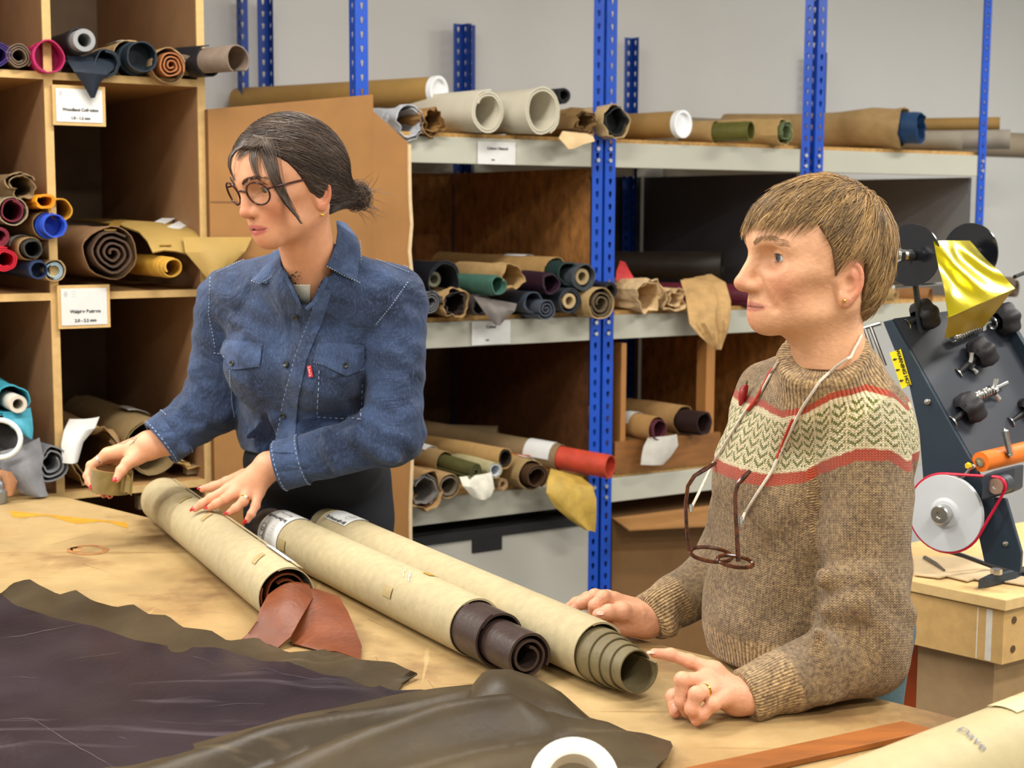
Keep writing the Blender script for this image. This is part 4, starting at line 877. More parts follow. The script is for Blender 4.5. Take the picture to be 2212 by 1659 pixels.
# orange roller
o0 = pp(2118, 998, .0); MB().lathe(o0, cw, [(0, .001), (0, .010), (.0, .019), (.3, .019), (.3, .001)], 28).build('orange_roller', M('#e0711c', .55, .06, 20, .05, 100), mc, angle=30)
MB().lathe(o0, cw, [(-.004, .0005), (-.004, .009), (.002, .009)], 18).build('roller_bearing', STEEL, mc)
MB().tube([pp(2072, 1040, -.01), pp(2104, 1005, -.01)], .004, 8).build('tension_arm', STEEL, mc)
MB().lathe(pp(2092, 1006, -.012), pn, [(0, .007), (.006, .005), (.006, .0005)], 6).build('yellow_nut', M('#d8b81c', .4, .05, 20), mc, smooth=False)
# heating table behind the roller: thin plates and a coil pipe
for k, (x, y, w_, c_) in enumerate(((2090, 950, .2, '#2a2d30'), (2098, 962, .16, '#7f7a66'), (2102, 975, .12, '#b8ae8a'), (2098, 985, .14, '#6d6a5c'))):
    MB().box(pp(x, y, .04) + cw.normalized() * w_ / 2, (w_, .05, .008), (cw.normalized(), pn, Vector((0, 0, 1)))).build('heater_plate', M(c_, .5, .1, 20), mc, smooth=False)
pts = [pp(2170, 930, .05).lerp(pp(2182, 985, .05), i / 40) + (Vector((.003, 0, 0)) if i % 2 else Vector((-.003, 0, 0))) for i in range(41)]
MB().tube(pts, .006, 8).build('coil_pipe', STEEL, mc)
# foot and cable
MB().box(on_z(2165, 1247, BZ + .012), (.12, .05, .02), (cw.normalized() * Vector((1, 1, 0)), pn, Vector((0, 0, 1)))).build('foot', NAVY, mc, smooth=False, bevel=.002)
MB().lathe(on_z(2152, 1240, BZ + .022), (0, 0, 1), [(0, .011), (.01, .011), (.01, .0005)], 6).build('foot_bolt', STEEL, mc, smooth=False)
MB().tube([on_z(x, y, BZ + .02 + h) for x, y, h in ((2045, 1190, .03), (2080, 1200, .02), (2120, 1215, .0), (2170, 1233, -.012), (2230, 1244, -.012))], .0045, 8).build('power_cable', BLACKP, mc)
MB().tube([on_z(x, y, BZ + .008) for x, y in ((1998, 1205), (2020, 1218), (2040, 1232))], [.005, .005, .002], 8).build('cable_end', M('#5a5248', .5, .1, 30), mc)
# chrome frame on the left of the machine
for a, b in (((1856, 712), (1903, 698)), ((1868, 708), (1900, 800)), ((1880, 704), (1912, 790)), ((1858, 730), (1876, 790))):
    MB().tube([pp(a[0], a[1], .03), pp(b[0], b[1], .03)], .004, 8).build('chrome_bar', STEEL, mc)
# spool discs, axle and foil
d1c, d2c = at(1970, 551, 2.84), at(2096, 546, 3.0); sx = (d2c - d1c).normalized()
DISC = M('#0e1016', .18, .1, 20)
for c, r in ((d1c, 67), (d2c, 64)):
    rr = r * depth(c) / FPX; MB().lathe(c, sx, [(-.002, .0005), (-.002, rr), (.002, rr), (.002, .0005)], 48).build('spool_disc', DISC, mc, angle=25)
MB().tube([d1c - sx * .075, d2c + sx * .03], .008, 14).build('spool_axle', STEEL, mc)
spring(d1c - sx * .035, d1c - sx * .003, .0095, 9, .002)
MB().lathe(d1c - sx * .06, sx, [(0, .0005), (0, .015), (.014, .015), (.014, .0005)], 6).build('hex_nut', STEEL, mc, smooth=False)
FOIL = M('#e6d200', .14, .06, 6, .15, 14, metal=.9, bdist=.006)
MB().lathe(d1c, sx, [(.012, .026), (.155, .026)], 32).build('foil_spool', FOIL, mc)
A0, A1 = d1c + sx * .018 + Vector((0, -.024, .012)), d2c - sx * .01 + Vector((0, -.024, .012))
A0, A1 = at(2017, 521, 2.80), at(2094, 520, 2.92)
B0, B1 = at(2049, 684, 2.68), at(2191, 623, 2.86); rows = []
for i in range(15):
    s = i / 14; row = []
    for k in range(13):
        t = k / 12; p = A0.lerp(A1, t).lerp(B0.lerp(B1, t), s)
        w = .005 * math.sin(t * 13 - s * 7) * math.sin(PI * s) + .003 * abs(math.sin(t * 5 + s * 3)) + .006 * math.sin(PI * t) * (1 - s)
        row.append(p - FW * w)
    rows.append(row)
MB().slab(rows, .0008).build('foil_sheet', FOIL, mc)
C0, C1 = at(2046, 732, 2.75), at(2128, 705, 2.9)
MB().slab([[B0.lerp(B1, t).lerp(C0.lerp(C1, t), s) + FW * (.012 * s + .006 * math.sin(t * 11) * s) for t in [k / 12 for k in range(13)]] for s in (0, .15, .4, .7, 1)], .0008).build('foil_return', M('#d8b020', .25, .08, 8, .2, 14, metal=.4, bdist=.006), mc)
MB().tube([B0 + FW * .003, B1 + FW * .005], .0025, 10).build('turning_bar', FOIL, mc)
MB().tube([at(2192, 598, 2.95), at(2260, 570, 3.1)], .004, 8).build('feed_rod', BLACKP, mc)
MB().tube([at(1930, 620, 2.9), at(2040, 612, 3.05)], .004, 8).build('feed_rod', STEEL, mc)
for xy in ((2140, 705), (2100, 640)): pass
MB().tube([cv(1990, 720), d1c], [.012, .008], 8, flat=.4).build('spool_bracket', NAVY, mc); MB().tube([cv(2140, 715), d2c], [.014, .01], 8, flat=.4).build('spool_bracket', NAVY, mc)
# ------------------------------------------------------------------ implicit surfaces for bodies and clothes
f32 = np.float32
def V3(p): return np.array(p, dtype=f32)
class Grid:
    def __init__(s, lo, hi, h):
        s.lo = np.array(lo, dtype=np.float64); s.h = h
        n = np.ceil((np.array(hi) - s.lo) / h).astype(int) + 1; s.n = n
        s.X = (s.lo[0] + h * np.arange(n[0])).astype(f32)[:, None, None]; s.Y = (s.lo[1] + h * np.arange(n[1])).astype(f32)[None, :, None]; s.Z = (s.lo[2] + h * np.arange(n[2])).astype(f32)[None, None, :]
        s.full = lambda v: np.full(n, v, dtype=f32)
class Pts:                                             # same primitives on a list of points
    def __init__(s, P): s.X, s.Y, s.Z = [np.asarray(P)[:, i].astype(f32) for i in range(3)]
def ell(g, c, r, ax=None):
    dx, dy, dz = g.X - f32(c[0]), g.Y - f32(c[1]), g.Z - f32(c[2])
    if ax is not None:
        a, b, d = ax; dx, dy, dz = dx * f32(a[0]) + dy * f32(a[1]) + dz * f32(a[2]), dx * f32(b[0]) + dy * f32(b[1]) + dz * f32(b[2]), dx * f32(d[0]) + dy * f32(d[1]) + dz * f32(d[2])
    r = [f32(k) for k in (r if hasattr(r, '__len__') else (r, r, r))]
    k0 = np.sqrt((dx / r[0]) ** 2 + (dy / r[1]) ** 2 + (dz / r[2]) ** 2); k1 = np.sqrt((dx / r[0] ** 2) ** 2 + (dy / r[1] ** 2) ** 2 + (dz / r[2] ** 2) ** 2) + f32(1e-6)
    return k0 * (k0 - 1) / k1
def cone(g, a, b, ra, rb=None, flat=None):
    """rounded cone a-b; flat=(dir, k): squeezed along dir by factor k (<1 thinner)"""
    rb = ra if rb is None else rb; a, b = np.array(a, float), np.array(b, float)
    dx, dy, dz = g.X - f32(a[0]), g.Y - f32(a[1]), g.Z - f32(a[2]); ba = b - a; L = float(ba @ ba) + 1e-12
    t = np.clip((dx * f32(ba[0]) + dy * f32(ba[1]) + dz * f32(ba[2])) / f32(L), 0, 1)
    qx, qy, qz = dx - t * f32(ba[0]), dy - t * f32(ba[1]), dz - t * f32(ba[2]); sc = 1
    d2 = qx * qx + qy * qy + qz * qz
    if flat is not None:
        w, k = flat; w = np.array(w, float); w /= np.linalg.norm(w); q = qx * f32(w[0]) + qy * f32(w[1]) + qz * f32(w[2]); d2 = d2 + q * q * f32(1 / k ** 2 - 1)
    return np.sqrt(d2) - (f32(ra) + f32(rb - ra) * t)
def smin(a, b, k):
    h = np.clip(f32(.5) + f32(.5 / k) * (b - a), 0, 1); return b + (a - b) * h - f32(k) * h * (1 - h)
def smax(a, b, k): return -smin(-a, -b, k)
def surfnet(D, lo, h):
    n = D.shape; I = D < 0; nc = tuple(k - 1 for k in n); acc = np.zeros(nc + (3,), f32); cnt = np.zeros(nc, np.int16); faces = []
    sl = lambda a, x, y: tuple(x if i == a else y[i] for i in range(3))
    masks = []
    for ax in range(3):
        s0 = [slice(None)] * 3; s1 = [slice(None)] * 3; s0[ax] = slice(0, -1); s1[ax] = slice(1, None); A, B = D[tuple(s0)], D[tuple(s1)]
        m = I[tuple(s0)] != I[tuple(s1)]; ii = np.argwhere(m); va = A[m]; vb = B[m]; t = va / (va - vb); o1, o2 = [i for i in range(3) if i != ax]
        pos = ii.astype(f32); pos[:, ax] += t; masks.append((ii, I[tuple(s0)][m]))
        for a in (0, 1):
            for b in (0, 1):
                c = ii.copy(); c[:, o1] -= a; c[:, o2] -= b
                ok = (c[:, o1] >= 0) & (c[:, o2] >= 0) & (c[:, o1] < nc[o1]) & (c[:, o2] < nc[o2]); cc = c[ok]
                np.add.at(acc, (cc[:, 0], cc[:, 1], cc[:, 2]), pos[ok]); np.add.at(cnt, (cc[:, 0], cc[:, 1], cc[:, 2]), 1)
    idx = np.full(nc, -1, np.int64); act = cnt > 0; idx[act] = np.arange(act.sum()); V = acc[act] / cnt[act][:, None]; V = V * h + np.array(lo)
    for ax in range(3):
        ii, ins = masks[ax]; o1, o2 = [(1, 2), (2, 0), (0, 1)][ax]
        ok = (ii[:, o1] > 0) & (ii[:, o2] > 0) & (ii[:, o1] < nc[o1]) & (ii[:, o2] < nc[o2]); ii = ii[ok]; ins = ins[ok]; q = []
        for a, b in ((0, 0), (1, 0), (1, 1), (0, 1)):
            c = ii.copy(); c[:, o1] -= a; c[:, o2] -= b; q.append(idx[c[:, 0], c[:, 1], c[:, 2]])
        Q = np.stack(q, 1); Q[~ins] = Q[~ins][:, ::-1]; faces.append(Q)
    return V, np.concatenate(faces)
def mesh_np(name, V, Fq, m, parent, attrs=None, smooth_it=0):
    me = bpy.data.meshes.new(name); org = np.array(wloc(parent)) if parent else np.zeros(3)
    V = np.asarray(V, dtype=np.float64)
    if smooth_it:                                          # laplacian relax
        E = np.concatenate([Fq[:, [0, 1]], Fq[:, [1, 2]], Fq[:, [2, 3]], Fq[:, [3, 0]]]); n = len(V)
        for k in range(smooth_it):
            S_ = np.zeros_like(V); C_ = np.zeros(n); np.add.at(S_, E[:, 0], V[E[:, 1]]); np.add.at(C_, E[:, 0], 1); np.add.at(S_, E[:, 1], V[E[:, 0]]); np.add.at(C_, E[:, 1], 1)
            V = V + (S_ / C_[:, None] - V) * .5
    Vl = V - org; nF = len(Fq)
    me.vertices.add(len(V)); me.vertices.foreach_set('co', Vl.astype(f32).ravel()); me.loops.add(nF * 4); me.loops.foreach_set('vertex_index', Fq.astype(np.int32).ravel())
    me.polygons.add(nF); me.polygons.foreach_set('loop_start', np.arange(0, nF * 4, 4, dtype=np.int32)); me.update(calc_edges=True)
    me.polygons.foreach_set('use_smooth', np.ones(nF, dtype=bool)); me.validate(verbose=False)
    for k, (ty, arr) in (attrs or {}).items():
        a = me.attributes.new(k, ty, 'POINT' if len(arr) == len(V) else 'CORNER')
        if ty == 'FLOAT_COLOR': a.data.foreach_set('color', np.concatenate([arr, np.ones((len(arr), 1))], 1).astype(f32).ravel())
        elif ty == 'FLOAT_VECTOR': a.data.foreach_set('vector', np.asarray(arr, dtype=f32).ravel())
        else: a.data.foreach_set('value', np.asarray(arr, dtype=f32).ravel())
    me.materials.append(m); o = bpy.data.objects.new(name, me); COL.objects.link(o)
    if parent: o.parent = parent
    o['_w'] = tuple(org)
    return o, V
def joinVF(parts):
    Vs, Fs, o = [], [], 0
    for V, Fq in parts: Vs.append(V); Fs.append(Fq + o); o += len(V)
    return np.concatenate(Vs), np.concatenate(Fs)
def bvh(V, Fq): return BVHTree.FromPolygons([tuple(v) for v in V], [tuple(int(i) for i in f) for f in Fq])
def wob3(P, fr, seed=0):
    """cheap smooth pseudo noise on points"""
    R = np.random.RandomState(seed); out = 0
    for k in range(4):
        w = R.normal(size=3) * fr * (1 + .5 * k); out = out + np.sin(P[..., 0] * w[0] + P[..., 1] * w[1] + P[..., 2] * w[2] + R.uniform(0, 6.28)) / (1 + k)
    return out / 2
LS = np.array(lin('#000000')[:3])
def rgb(h): return np.array(lin(h)[:3])
def skinmat(bs=420, st=.25, ds=.0012):
    m = bpy.data.materials.new('skin'); m.use_nodes = True; nt = m.node_tree; N = nt.nodes; L = nt.links; b = N['Principled BSDF']
    at_ = N.new('ShaderNodeAttribute'); at_.attribute_name = 'tone'
    tc = N.new('ShaderNodeTexCoord'); nz = N.new('ShaderNodeTexNoise'); nz.inputs['Scale'].default_value = 70; nz.inputs['Detail'].default_value = 4
    L.new(tc.outputs['Object'], nz.inputs['Vector']); mr = N.new('ShaderNodeMapRange'); mr.inputs['To Min'].default_value = .86; mr.inputs['To Max'].default_value = 1.12; L.new(nz.outputs['Fac'], mr.inputs[0])
    vm = N.new('ShaderNodeVectorMath'); vm.operation = 'SCALE'; L.new(at_.outputs['Color'], vm.inputs[0]); L.new(mr.outputs[0], vm.inputs['Scale']); L.new(vm.outputs[0], b.inputs['Base Color'])
    b.inputs['Roughness'].default_value = .5; b.inputs['Subsurface Weight'].default_value = .12; b.inputs['Subsurface Scale'].default_value = .006; b.inputs['Subsurface Radius'].default_value = (1, .4, .25); b.inputs['Specular IOR Level'].default_value = .4
    n2 = N.new('ShaderNodeTexNoise'); n2.inputs['Scale'].default_value = bs; n2.inputs['Detail'].default_value = 3; L.new(tc.outputs['Object'], n2.inputs['Vector'])
    bp = N.new('ShaderNodeBump'); bp.inputs['Strength'].default_value = st; bp.inputs['Distance'].default_value = ds; L.new(n2.outputs['Fac'], bp.inputs['Height']); L.new(bp.outputs[0], b.inputs['Normal'])
    return m
SKIN = skinmat(); SKIN2 = skinmat(150, .5, .0022)

# ------------------------------------------------------------------ heads (x forward, y to the person's left, z up)
def head_sdf(g, k):
    """k: dict of measurements in metres"""
    c = lambda *a: cone(g, *a)
    d = ell(g, (.003, 0, .046), (.1, .076, .093))
    d = smin(d, ell(g, (.030, 0, .058), (.077, .064, .062)), .03)
    d = smin(d, ell(g, (.043, 0, -.012), (.060, .056, .062)), .03)
    for s in (-1, 1):
        d = smin(d, cone(g, (-.004, s * .053, -.026), (.078, s * .015, k['chz'] + .003), .018, .017), .025)
        d = smin(d, ell(g, (.060, s * .041, .006), (.029, .024, .024)), .025)
        d = smin(d, cone(g, (.096, s * .010, .055), (.080, s * .046, .052), .0145, .012), .016)
    d = smin(d, ell(g, (k['chx'] - .020, 0, k['chz']), (.020, .022, .019)), .018)
    d = smin(d, ell(g, (.080, 0, -.028), (.028, .029, .030)), .02)
    d = smin(d, cone(g, (.0, 0, -.03), k['nk'], .053, .052, ((0, 1, 0), .98)), .03)
    for s in (-1, 1): d = smax(d, -ell(g, (.050, s * (.079 if k['old'] else .0775), -.018), (.032, .0205, .020)), .022)
    # eye sockets
    for s in (-1, 1):
        d = smax(d, -ell(g, (.1045, s * .033, .034), (.021, .019, .015)), .016)
        d = smax(d, -cone(g, (.083, s * .020, .020), (.072, s * .046, .022), .0035), .01)      # under-eye crease
        if k['old']: d = smax(d, -cone(g, (.1095, s * .0195, -.003), (.0925, s * .035, -.034), .0018), .011)
    # nose
    nx, nz = k['nx'], k['nz']
    d = smin(d, cone(g, (.1015, 0, .044), (nx - .0125, 0, nz + .002), .0078, .0112, ((0, 1, 0), .88)), .010)
    d = smin(d, ell(g, (nx - .0105, 0, nz), (.0105, .0098, .009)), .006)
    d = smin(d, cone(g, (nx - .014, 0, nz - .004), (.100, 0, nz - .012), .0065, .0060), .007)
    for s in (-1, 1):
        d = smin(d, ell(g, (nx - .023, s * .0125, nz - .0035), (.0115, .0075, .0085)), .007)
        d = smax(d, -ell(g, (nx - .018, s * .0065, nz - .0125), (.006, .0034, .004)), .003)
    # lips
    lx, lz = k['lx'], k['lz']; f = k['full']
    for s in (-1, 1):
        d = smin(d, cone(g, (lx, s * .004, lz + .0052 * f), (lx - .0085, s * .0245, lz + .0004), .0054 * f, .0026), .005)
        d = smin(d, cone(g, (lx - .002, s * .002, lz - .0065 * f), (lx - .0095, s * .0235, lz - .0012), .0062 * f, .0026), .005)
    op = k.get('open', .0012)
    for s in (-1, 1): d = smax(d, -cone(g, (lx + .0055, 0, lz - .0006), (lx - .0045, s * .0255, lz - .0006), op, .0007, ((0, 0, 1), 1)), .003)
    # eyelids
    for s in (-1, 1):
        e = k['eye']; ce = (e[0], s * e[1], e[2])
        lid = ell(g, ce, .0143); lid = smax(lid, -ell(g, (ce[0] + .0120, ce[1] + s * .002, ce[2] - .0005), (.0145, .0150, k['lid'])), .002)
        d = smin(d, lid, .006)
        d = smax(d, -ell(g, ce, .0122), .001)
    # ears
    for s in (-1, 1):
        e = k['ear']; t = .5; A = (math.cos(t), -s * math.sin(t), .0); B = (s * math.sin(t), math.cos(t), 0); Cc = (0, 0, 1)
        A = np.array((A[0], A[1], .18)); A /= np.linalg.norm(A); B = np.array(B); Cc = np.cross(A, B)
        ce = np.array((e[0], s * e[1], e[2]))
        ed = ell(g, ce, (.0195, .0075, .031), (A, B, Cc)); ed = smin(ed, ell(g, ce + np.array((.006, -s * .001, -.024)), (.010, .006, .011)), .006)
        ou = np.array((math.sin(t) * .35, s * 1.0, 0)); ou /= np.linalg.norm(ou)
        ed = smax(ed, -ell(g, ce + ou * .0065 + A * .001 + Cc * .003, (.0135, .006, .0235), (A, B, Cc)), .002)
        ed = smin(ed, ell(g, ce + ou * .001 + A * -.002 + Cc * .004, (.0085, .0052, .016), (A, B, Cc)), .003)
        ed = smax(ed, -ell(g, ce + ou * .008 + A * .004 - Cc * .002, (.0075, .008, .0105), (A, B, Cc)), .003)
        ed = smin(ed, ell(g, ce + A * .016 - Cc * .002, (.005, .006, .008)), .004)
        d = smin(d, ed, .004)
    return d
def build_head(k, Mh, h=.0017):
    g = Grid((-.115, -.1, min(-.155, k['nk'][2] - .06)), (.145, .1, .15), h); D = head_sdf(g, k); zc = k.get('cut', -.15)
    D = np.maximum(D, f32(zc) - g.Z + D * 0) if zc > -.5 else D
    V, Fq = surfnet(D, g.lo, h); n = len(V); x, y, z = V.T; ay = np.abs(y)
    base = np.tile(rgb(k['skin']), (n, 1)); red = rgb(k['red']); lip = rgb(k['lip'])
    def mix(c, w): w = np.clip(w, 0, 1)[:, None]; return base * (1 - w) + c * w
    gs = lambda cx, cy, cz, r: np.exp(-(((x - cx) ** 2 + (ay - cy) ** 2 + (z - cz) ** 2) / r ** 2))
    base = mix(red, .55 * gs(.085, .042, -.004, .026) + .6 * gs(k['nx'] - .008, 0, k['nz'], .014) + .5 * gs(k['chx'], 0, k['chz'], .016))
    base = mix(red, .7 * np.clip((ay - .07) / .012, 0, 1) * (np.abs(x - k['ear'][0]) < .03))
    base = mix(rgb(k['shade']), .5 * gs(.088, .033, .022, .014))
    lx, lz = k['lx'], k['lz']
    wl = np.clip(1.2 - np.sqrt((ay / .0255) ** 2 + ((z - lz + .0008) / (.0092 * k['full'])) ** 2), 0, .3) / .3 * (x > lx - .03)
    base = mix(lip, wl * .9)
    base = mix(rgb('#5e2a24'), np.clip(1.6 - np.abs(z - lz + .0006) / .0011, 0, 1) * (ay < .0245) * (x > lx - .02) * .85)  # dark line between the lips: shade of the slit painted into the skin
    W = (np.array(Mh.to_3x3()) @ V.T).T + np.array(Mh.translation)
    return W, Fq, base
def frame_from(yaw_deg, pitch_deg, roll_deg, px, py, dpt):
    """face turned from image-left towards the camera by yaw, nose down by pitch"""
    y = math.radians(yaw_deg); fw = (-RT * math.cos(y) - FW * math.sin(y)); fw.z = 0 if abs(fw.z) < 9 else fw.z
    fw = Vector((fw.x, fw.y, 0)).normalized(); lf = Vector((0, 0, 1)).cross(fw); p = math.radians(pitch_deg)
    f2 = fw * math.cos(p) - Vector((0, 0, 1)) * math.sin(p); up = f2.cross(lf); r_ = math.radians(roll_deg)
    l2 = lf * math.cos(r_) + up * math.sin(r_); u2 = f2.cross(l2)
    return Matrix.Translation(at(px, py, dpt)) @ Matrix((f2, l2, u2)).transposed().to_4x4()
def eyeball(T, Mh, e, s, look, iris):
    c = Mh @ Vector((e[0], s * e[1], e[2])); R = .0123; fd = (Mh.to_3x3() @ Vector(look)).normalized()
    m = bpy.data.materials.new('eye'); m.use_nodes = True; nt = m.node_tree; N = nt.nodes; L = nt.links; b = N['Principled BSDF']; b.inputs['Roughness'].default_value = .08
    gm = N.new('ShaderNodeAttribute'); gm.attribute_name = 'lookdot'; rp = N.new('ShaderNodeValToRGB'); cr = rp.color_ramp; cr.interpolation = 'LINEAR'
    cr.elements[0].position = 0; cr.elements[0].color = lin('#cdc4bc'); cr.elements[1].position = .862; cr.elements[1].color = lin('#cdc4bc')
    for p_, c_ in ((.875, '#2a2a2c'), (.89, iris), (.965, iris), (.972, '#060606')): q = cr.elements.new(p_); q.color = lin(c_)
    L.new(gm.outputs['Fac'], rp.inputs[0]); L.new(rp.outputs[0], b.inputs['Base Color'])
    a = fd.orthogonal().normalized(); b2 = fd.cross(a); rows = []; dots = []
    for i in range(25):
        t = PI * i / 24; rows.append([c + fd * (R * math.cos(t)) + (a * math.cos(q) + b2 * math.sin(q)) * (R * math.sin(t) + 1e-6) for q in [2 * PI * j / 28 for j in range(28)]]); dots += [max(0, math.cos(t))] * 28
    o = MB().grid(rows, closed_v=True).build('eye', m, T); at_ = o.data.attributes.new('lookdot', 'FLOAT', 'POINT'); at_.data.foreach_set('value', dots); return o
def lash(T, Mh, e, s, lid, m, r=.0006, low=False):
    P = []
    for i in range(15):
        y = -.0128 + .0256 * i / 14; z = (-1 if low else 1) * lid * math.sqrt(max(0, 1 - (y / .0150) ** 2)); R = .0147
        P.append(Mh @ Vector((e[0] + math.sqrt(max(1e-6, R * R - y * y - z * z)), s * (e[1] + y + .001), e[2] - .0005 + z)))
    MB().tube(P, [r * (.5 + .5 * math.sin(PI * i / 14)) for i in range(15)], 5).build('eyelash', m, T)
def keep_largest(V, Fq):
    lab = np.arange(len(V))
    for _ in range(400):
        mn = lab[Fq].min(1); new = lab.copy()
        for k in range(4): np.minimum.at(new, Fq[:, k], mn)
        new = new[new]
        if (new == lab).all(): break
        lab = new
    big = np.bincount(lab).argmax(); keep = lab == big; mp = np.cumsum(keep) - 1; F2 = Fq[keep[Fq].all(1)]; return V[keep], mp[F2]
# ------------------------------------------------------------------ hair
def hairmat(rough=.45):
    m = bpy.data.materials.new('hair'); m.use_nodes = True; nt = m.node_tree; b = nt.nodes['Principled BSDF']; a = nt.nodes.new('ShaderNodeAttribute'); a.attribute_name = 'tone'
    nt.links.new(a.outputs['Color'], b.inputs['Base Color']); b.inputs['Roughness'].default_value = rough; b.inputs['Specular IOR Level'].default_value = .5
    return m
def strands_mesh(name, S_, T, m, cols, r0, seed=0, taper=.25, clump=0):
    """S_: list of polylines (lists of Vectors); triangular tubes, one tone per strand"""
    R = random.Random(seed); vs, fs, tn = [], [], []; o = 0; org = wloc(T)
    for pts in S_:
        n = len(pts); c = cols[0] * (1 - (w := R.random() ** 1.3)) + cols[1] * w; c = c * R.uniform(.75, 1.2) * (1 + clump * noise.noise(pts[0] * 55)); rr = r0 * R.uniform(.7, 1.3); prev = Vector((R.uniform(-1, 1), R.uniform(-1, 1), R.uniform(-1, 1)))
        for i, p in enumerate(pts):
            t = (pts[min(i + 1, n - 1)] - pts[max(i - 1, 0)]); t = t.normalized() if t.length > 1e-9 else Vector((0, 0, 1)); a = (prev - t * prev.dot(t)); a = a.normalized() if a.length > 1e-6 else t.orthogonal(); b = t.cross(a); prev = a
            k = rr * (1 - (1 - taper) * (i / (n - 1)) ** 2) * (1 if i else .6)
            for q in range(3): an = 2.0944 * q; vs.append(p + (a * math.cos(an) + b * math.sin(an)) * k - org); tn.append(c)
        for i in range(n - 1):
            for q in range(3): fs.append((o + i * 3 + q, o + i * 3 + (q + 1) % 3, o + (i + 1) * 3 + (q + 1) % 3, o + (i + 1) * 3 + q))
        o += n * 3
    V = np.array([tuple(v) for v in vs]); Fq = np.array(fs)
    ob, _ = mesh_np(name, V + np.array(org), Fq, m, T, {'tone': ('FLOAT_COLOR', np.array(tn))}); return ob
def trace(bv, p, dirf, n, step, lift, R, tip=0.0):
    """walk over a surface following dirf(p)"""
    pts = []; q = p
    for i in range(n):
        loc, nr, _, _ = bv.find_nearest(q)
        if loc is None: break
        if nr.dot(q - loc) < 0 and (q - loc).length > .004: nr = nr
        u = i / max(1, n - 1); pts.append(loc + nr * (lift * (.15 + math.sin(PI * min(1, u * .62))) + tip * u * u)); d = dirf(loc, nr, u); d = d - nr * d.dot(nr)
        if d.length < 1e-6: break
        q = loc + d.normalized() * step
    return pts
# ------------------------------------------------------------------ hands
def hand_mesh(palm, fingers, h=.0018, wrist=None, tone=None, red=None, knuck=None, kp=.009):
    """palm: list of (a,b,ra,rb,flat); fingers: list of [(p,r)...] joints; tips smooth"""
    P = [np.array(p) for f in fingers for p, r in f] + [np.array(q) for c in palm for q in c[:2]]; lo, hi = np.min(P, 0) - .03, np.max(P, 0) + .03
    g = Grid(lo, hi, h); pd = None
    for (a, b, ra, rb, fl) in palm:
        e = cone(g, a, b, ra, rb, fl); pd = e if pd is None else smin(pd, e, .010)
    D = pd
    for f in fingers:
        fd = None
        for (p, r), (q, s) in zip(f, f[1:]):
            e = cone(g, p, q, r, s); fd = e if fd is None else smin(fd, e, .0035)
        for (p, r) in f[1:-1]: fd = smin(fd, ell(g, p, r * 1.06), .003)
        D = np.minimum(D, smin(pd, fd, kp))
    V, Fq = surfnet(D, g.lo, h); base = np.tile(rgb(tone), (len(V), 1)); w = np.zeros(len(V))
    for f in fingers:
        for i, (p, r) in enumerate(f): w = np.maximum(w, (.8 if i else .3) * np.exp(-((V - np.array(p)) ** 2).sum(1) / (.009 if i < len(f) - 1 else .012) ** 2))
    base = base * (1 - w[:, None] * .6) + rgb(red) * (w[:, None] * .6)
    return V, Fq, base
def nail(T, tip, dirv, nrm, m, w=.0105, l=.014, name='fingernail'):
    """rounded plate at a fingertip: dirv along finger, nrm outwards"""
    d = Vector(dirv).normalized(); nr = Vector(nrm); nr = (nr - d * nr.dot(d)).normalized(); s = d.cross(nr); rows = []
    for i in range(9):
        u = -1 + 2 * i / 8; ww = math.sqrt(max(0.02, 1 - abs(u) ** 3)) * (1 - .12 * max(0, u)); row = []
        for k in range(7):
            v = -1 + 2 * k / 6; row.append(Vector(tip) + d * (u * l / 2) + s * (v * w / 2 * ww) + nr * (-.0022 * v * v - .0012 * max(0, u) ** 2))
        rows.append(row)
    o = MB().slab(rows, .0008).build(name, m, T); return o
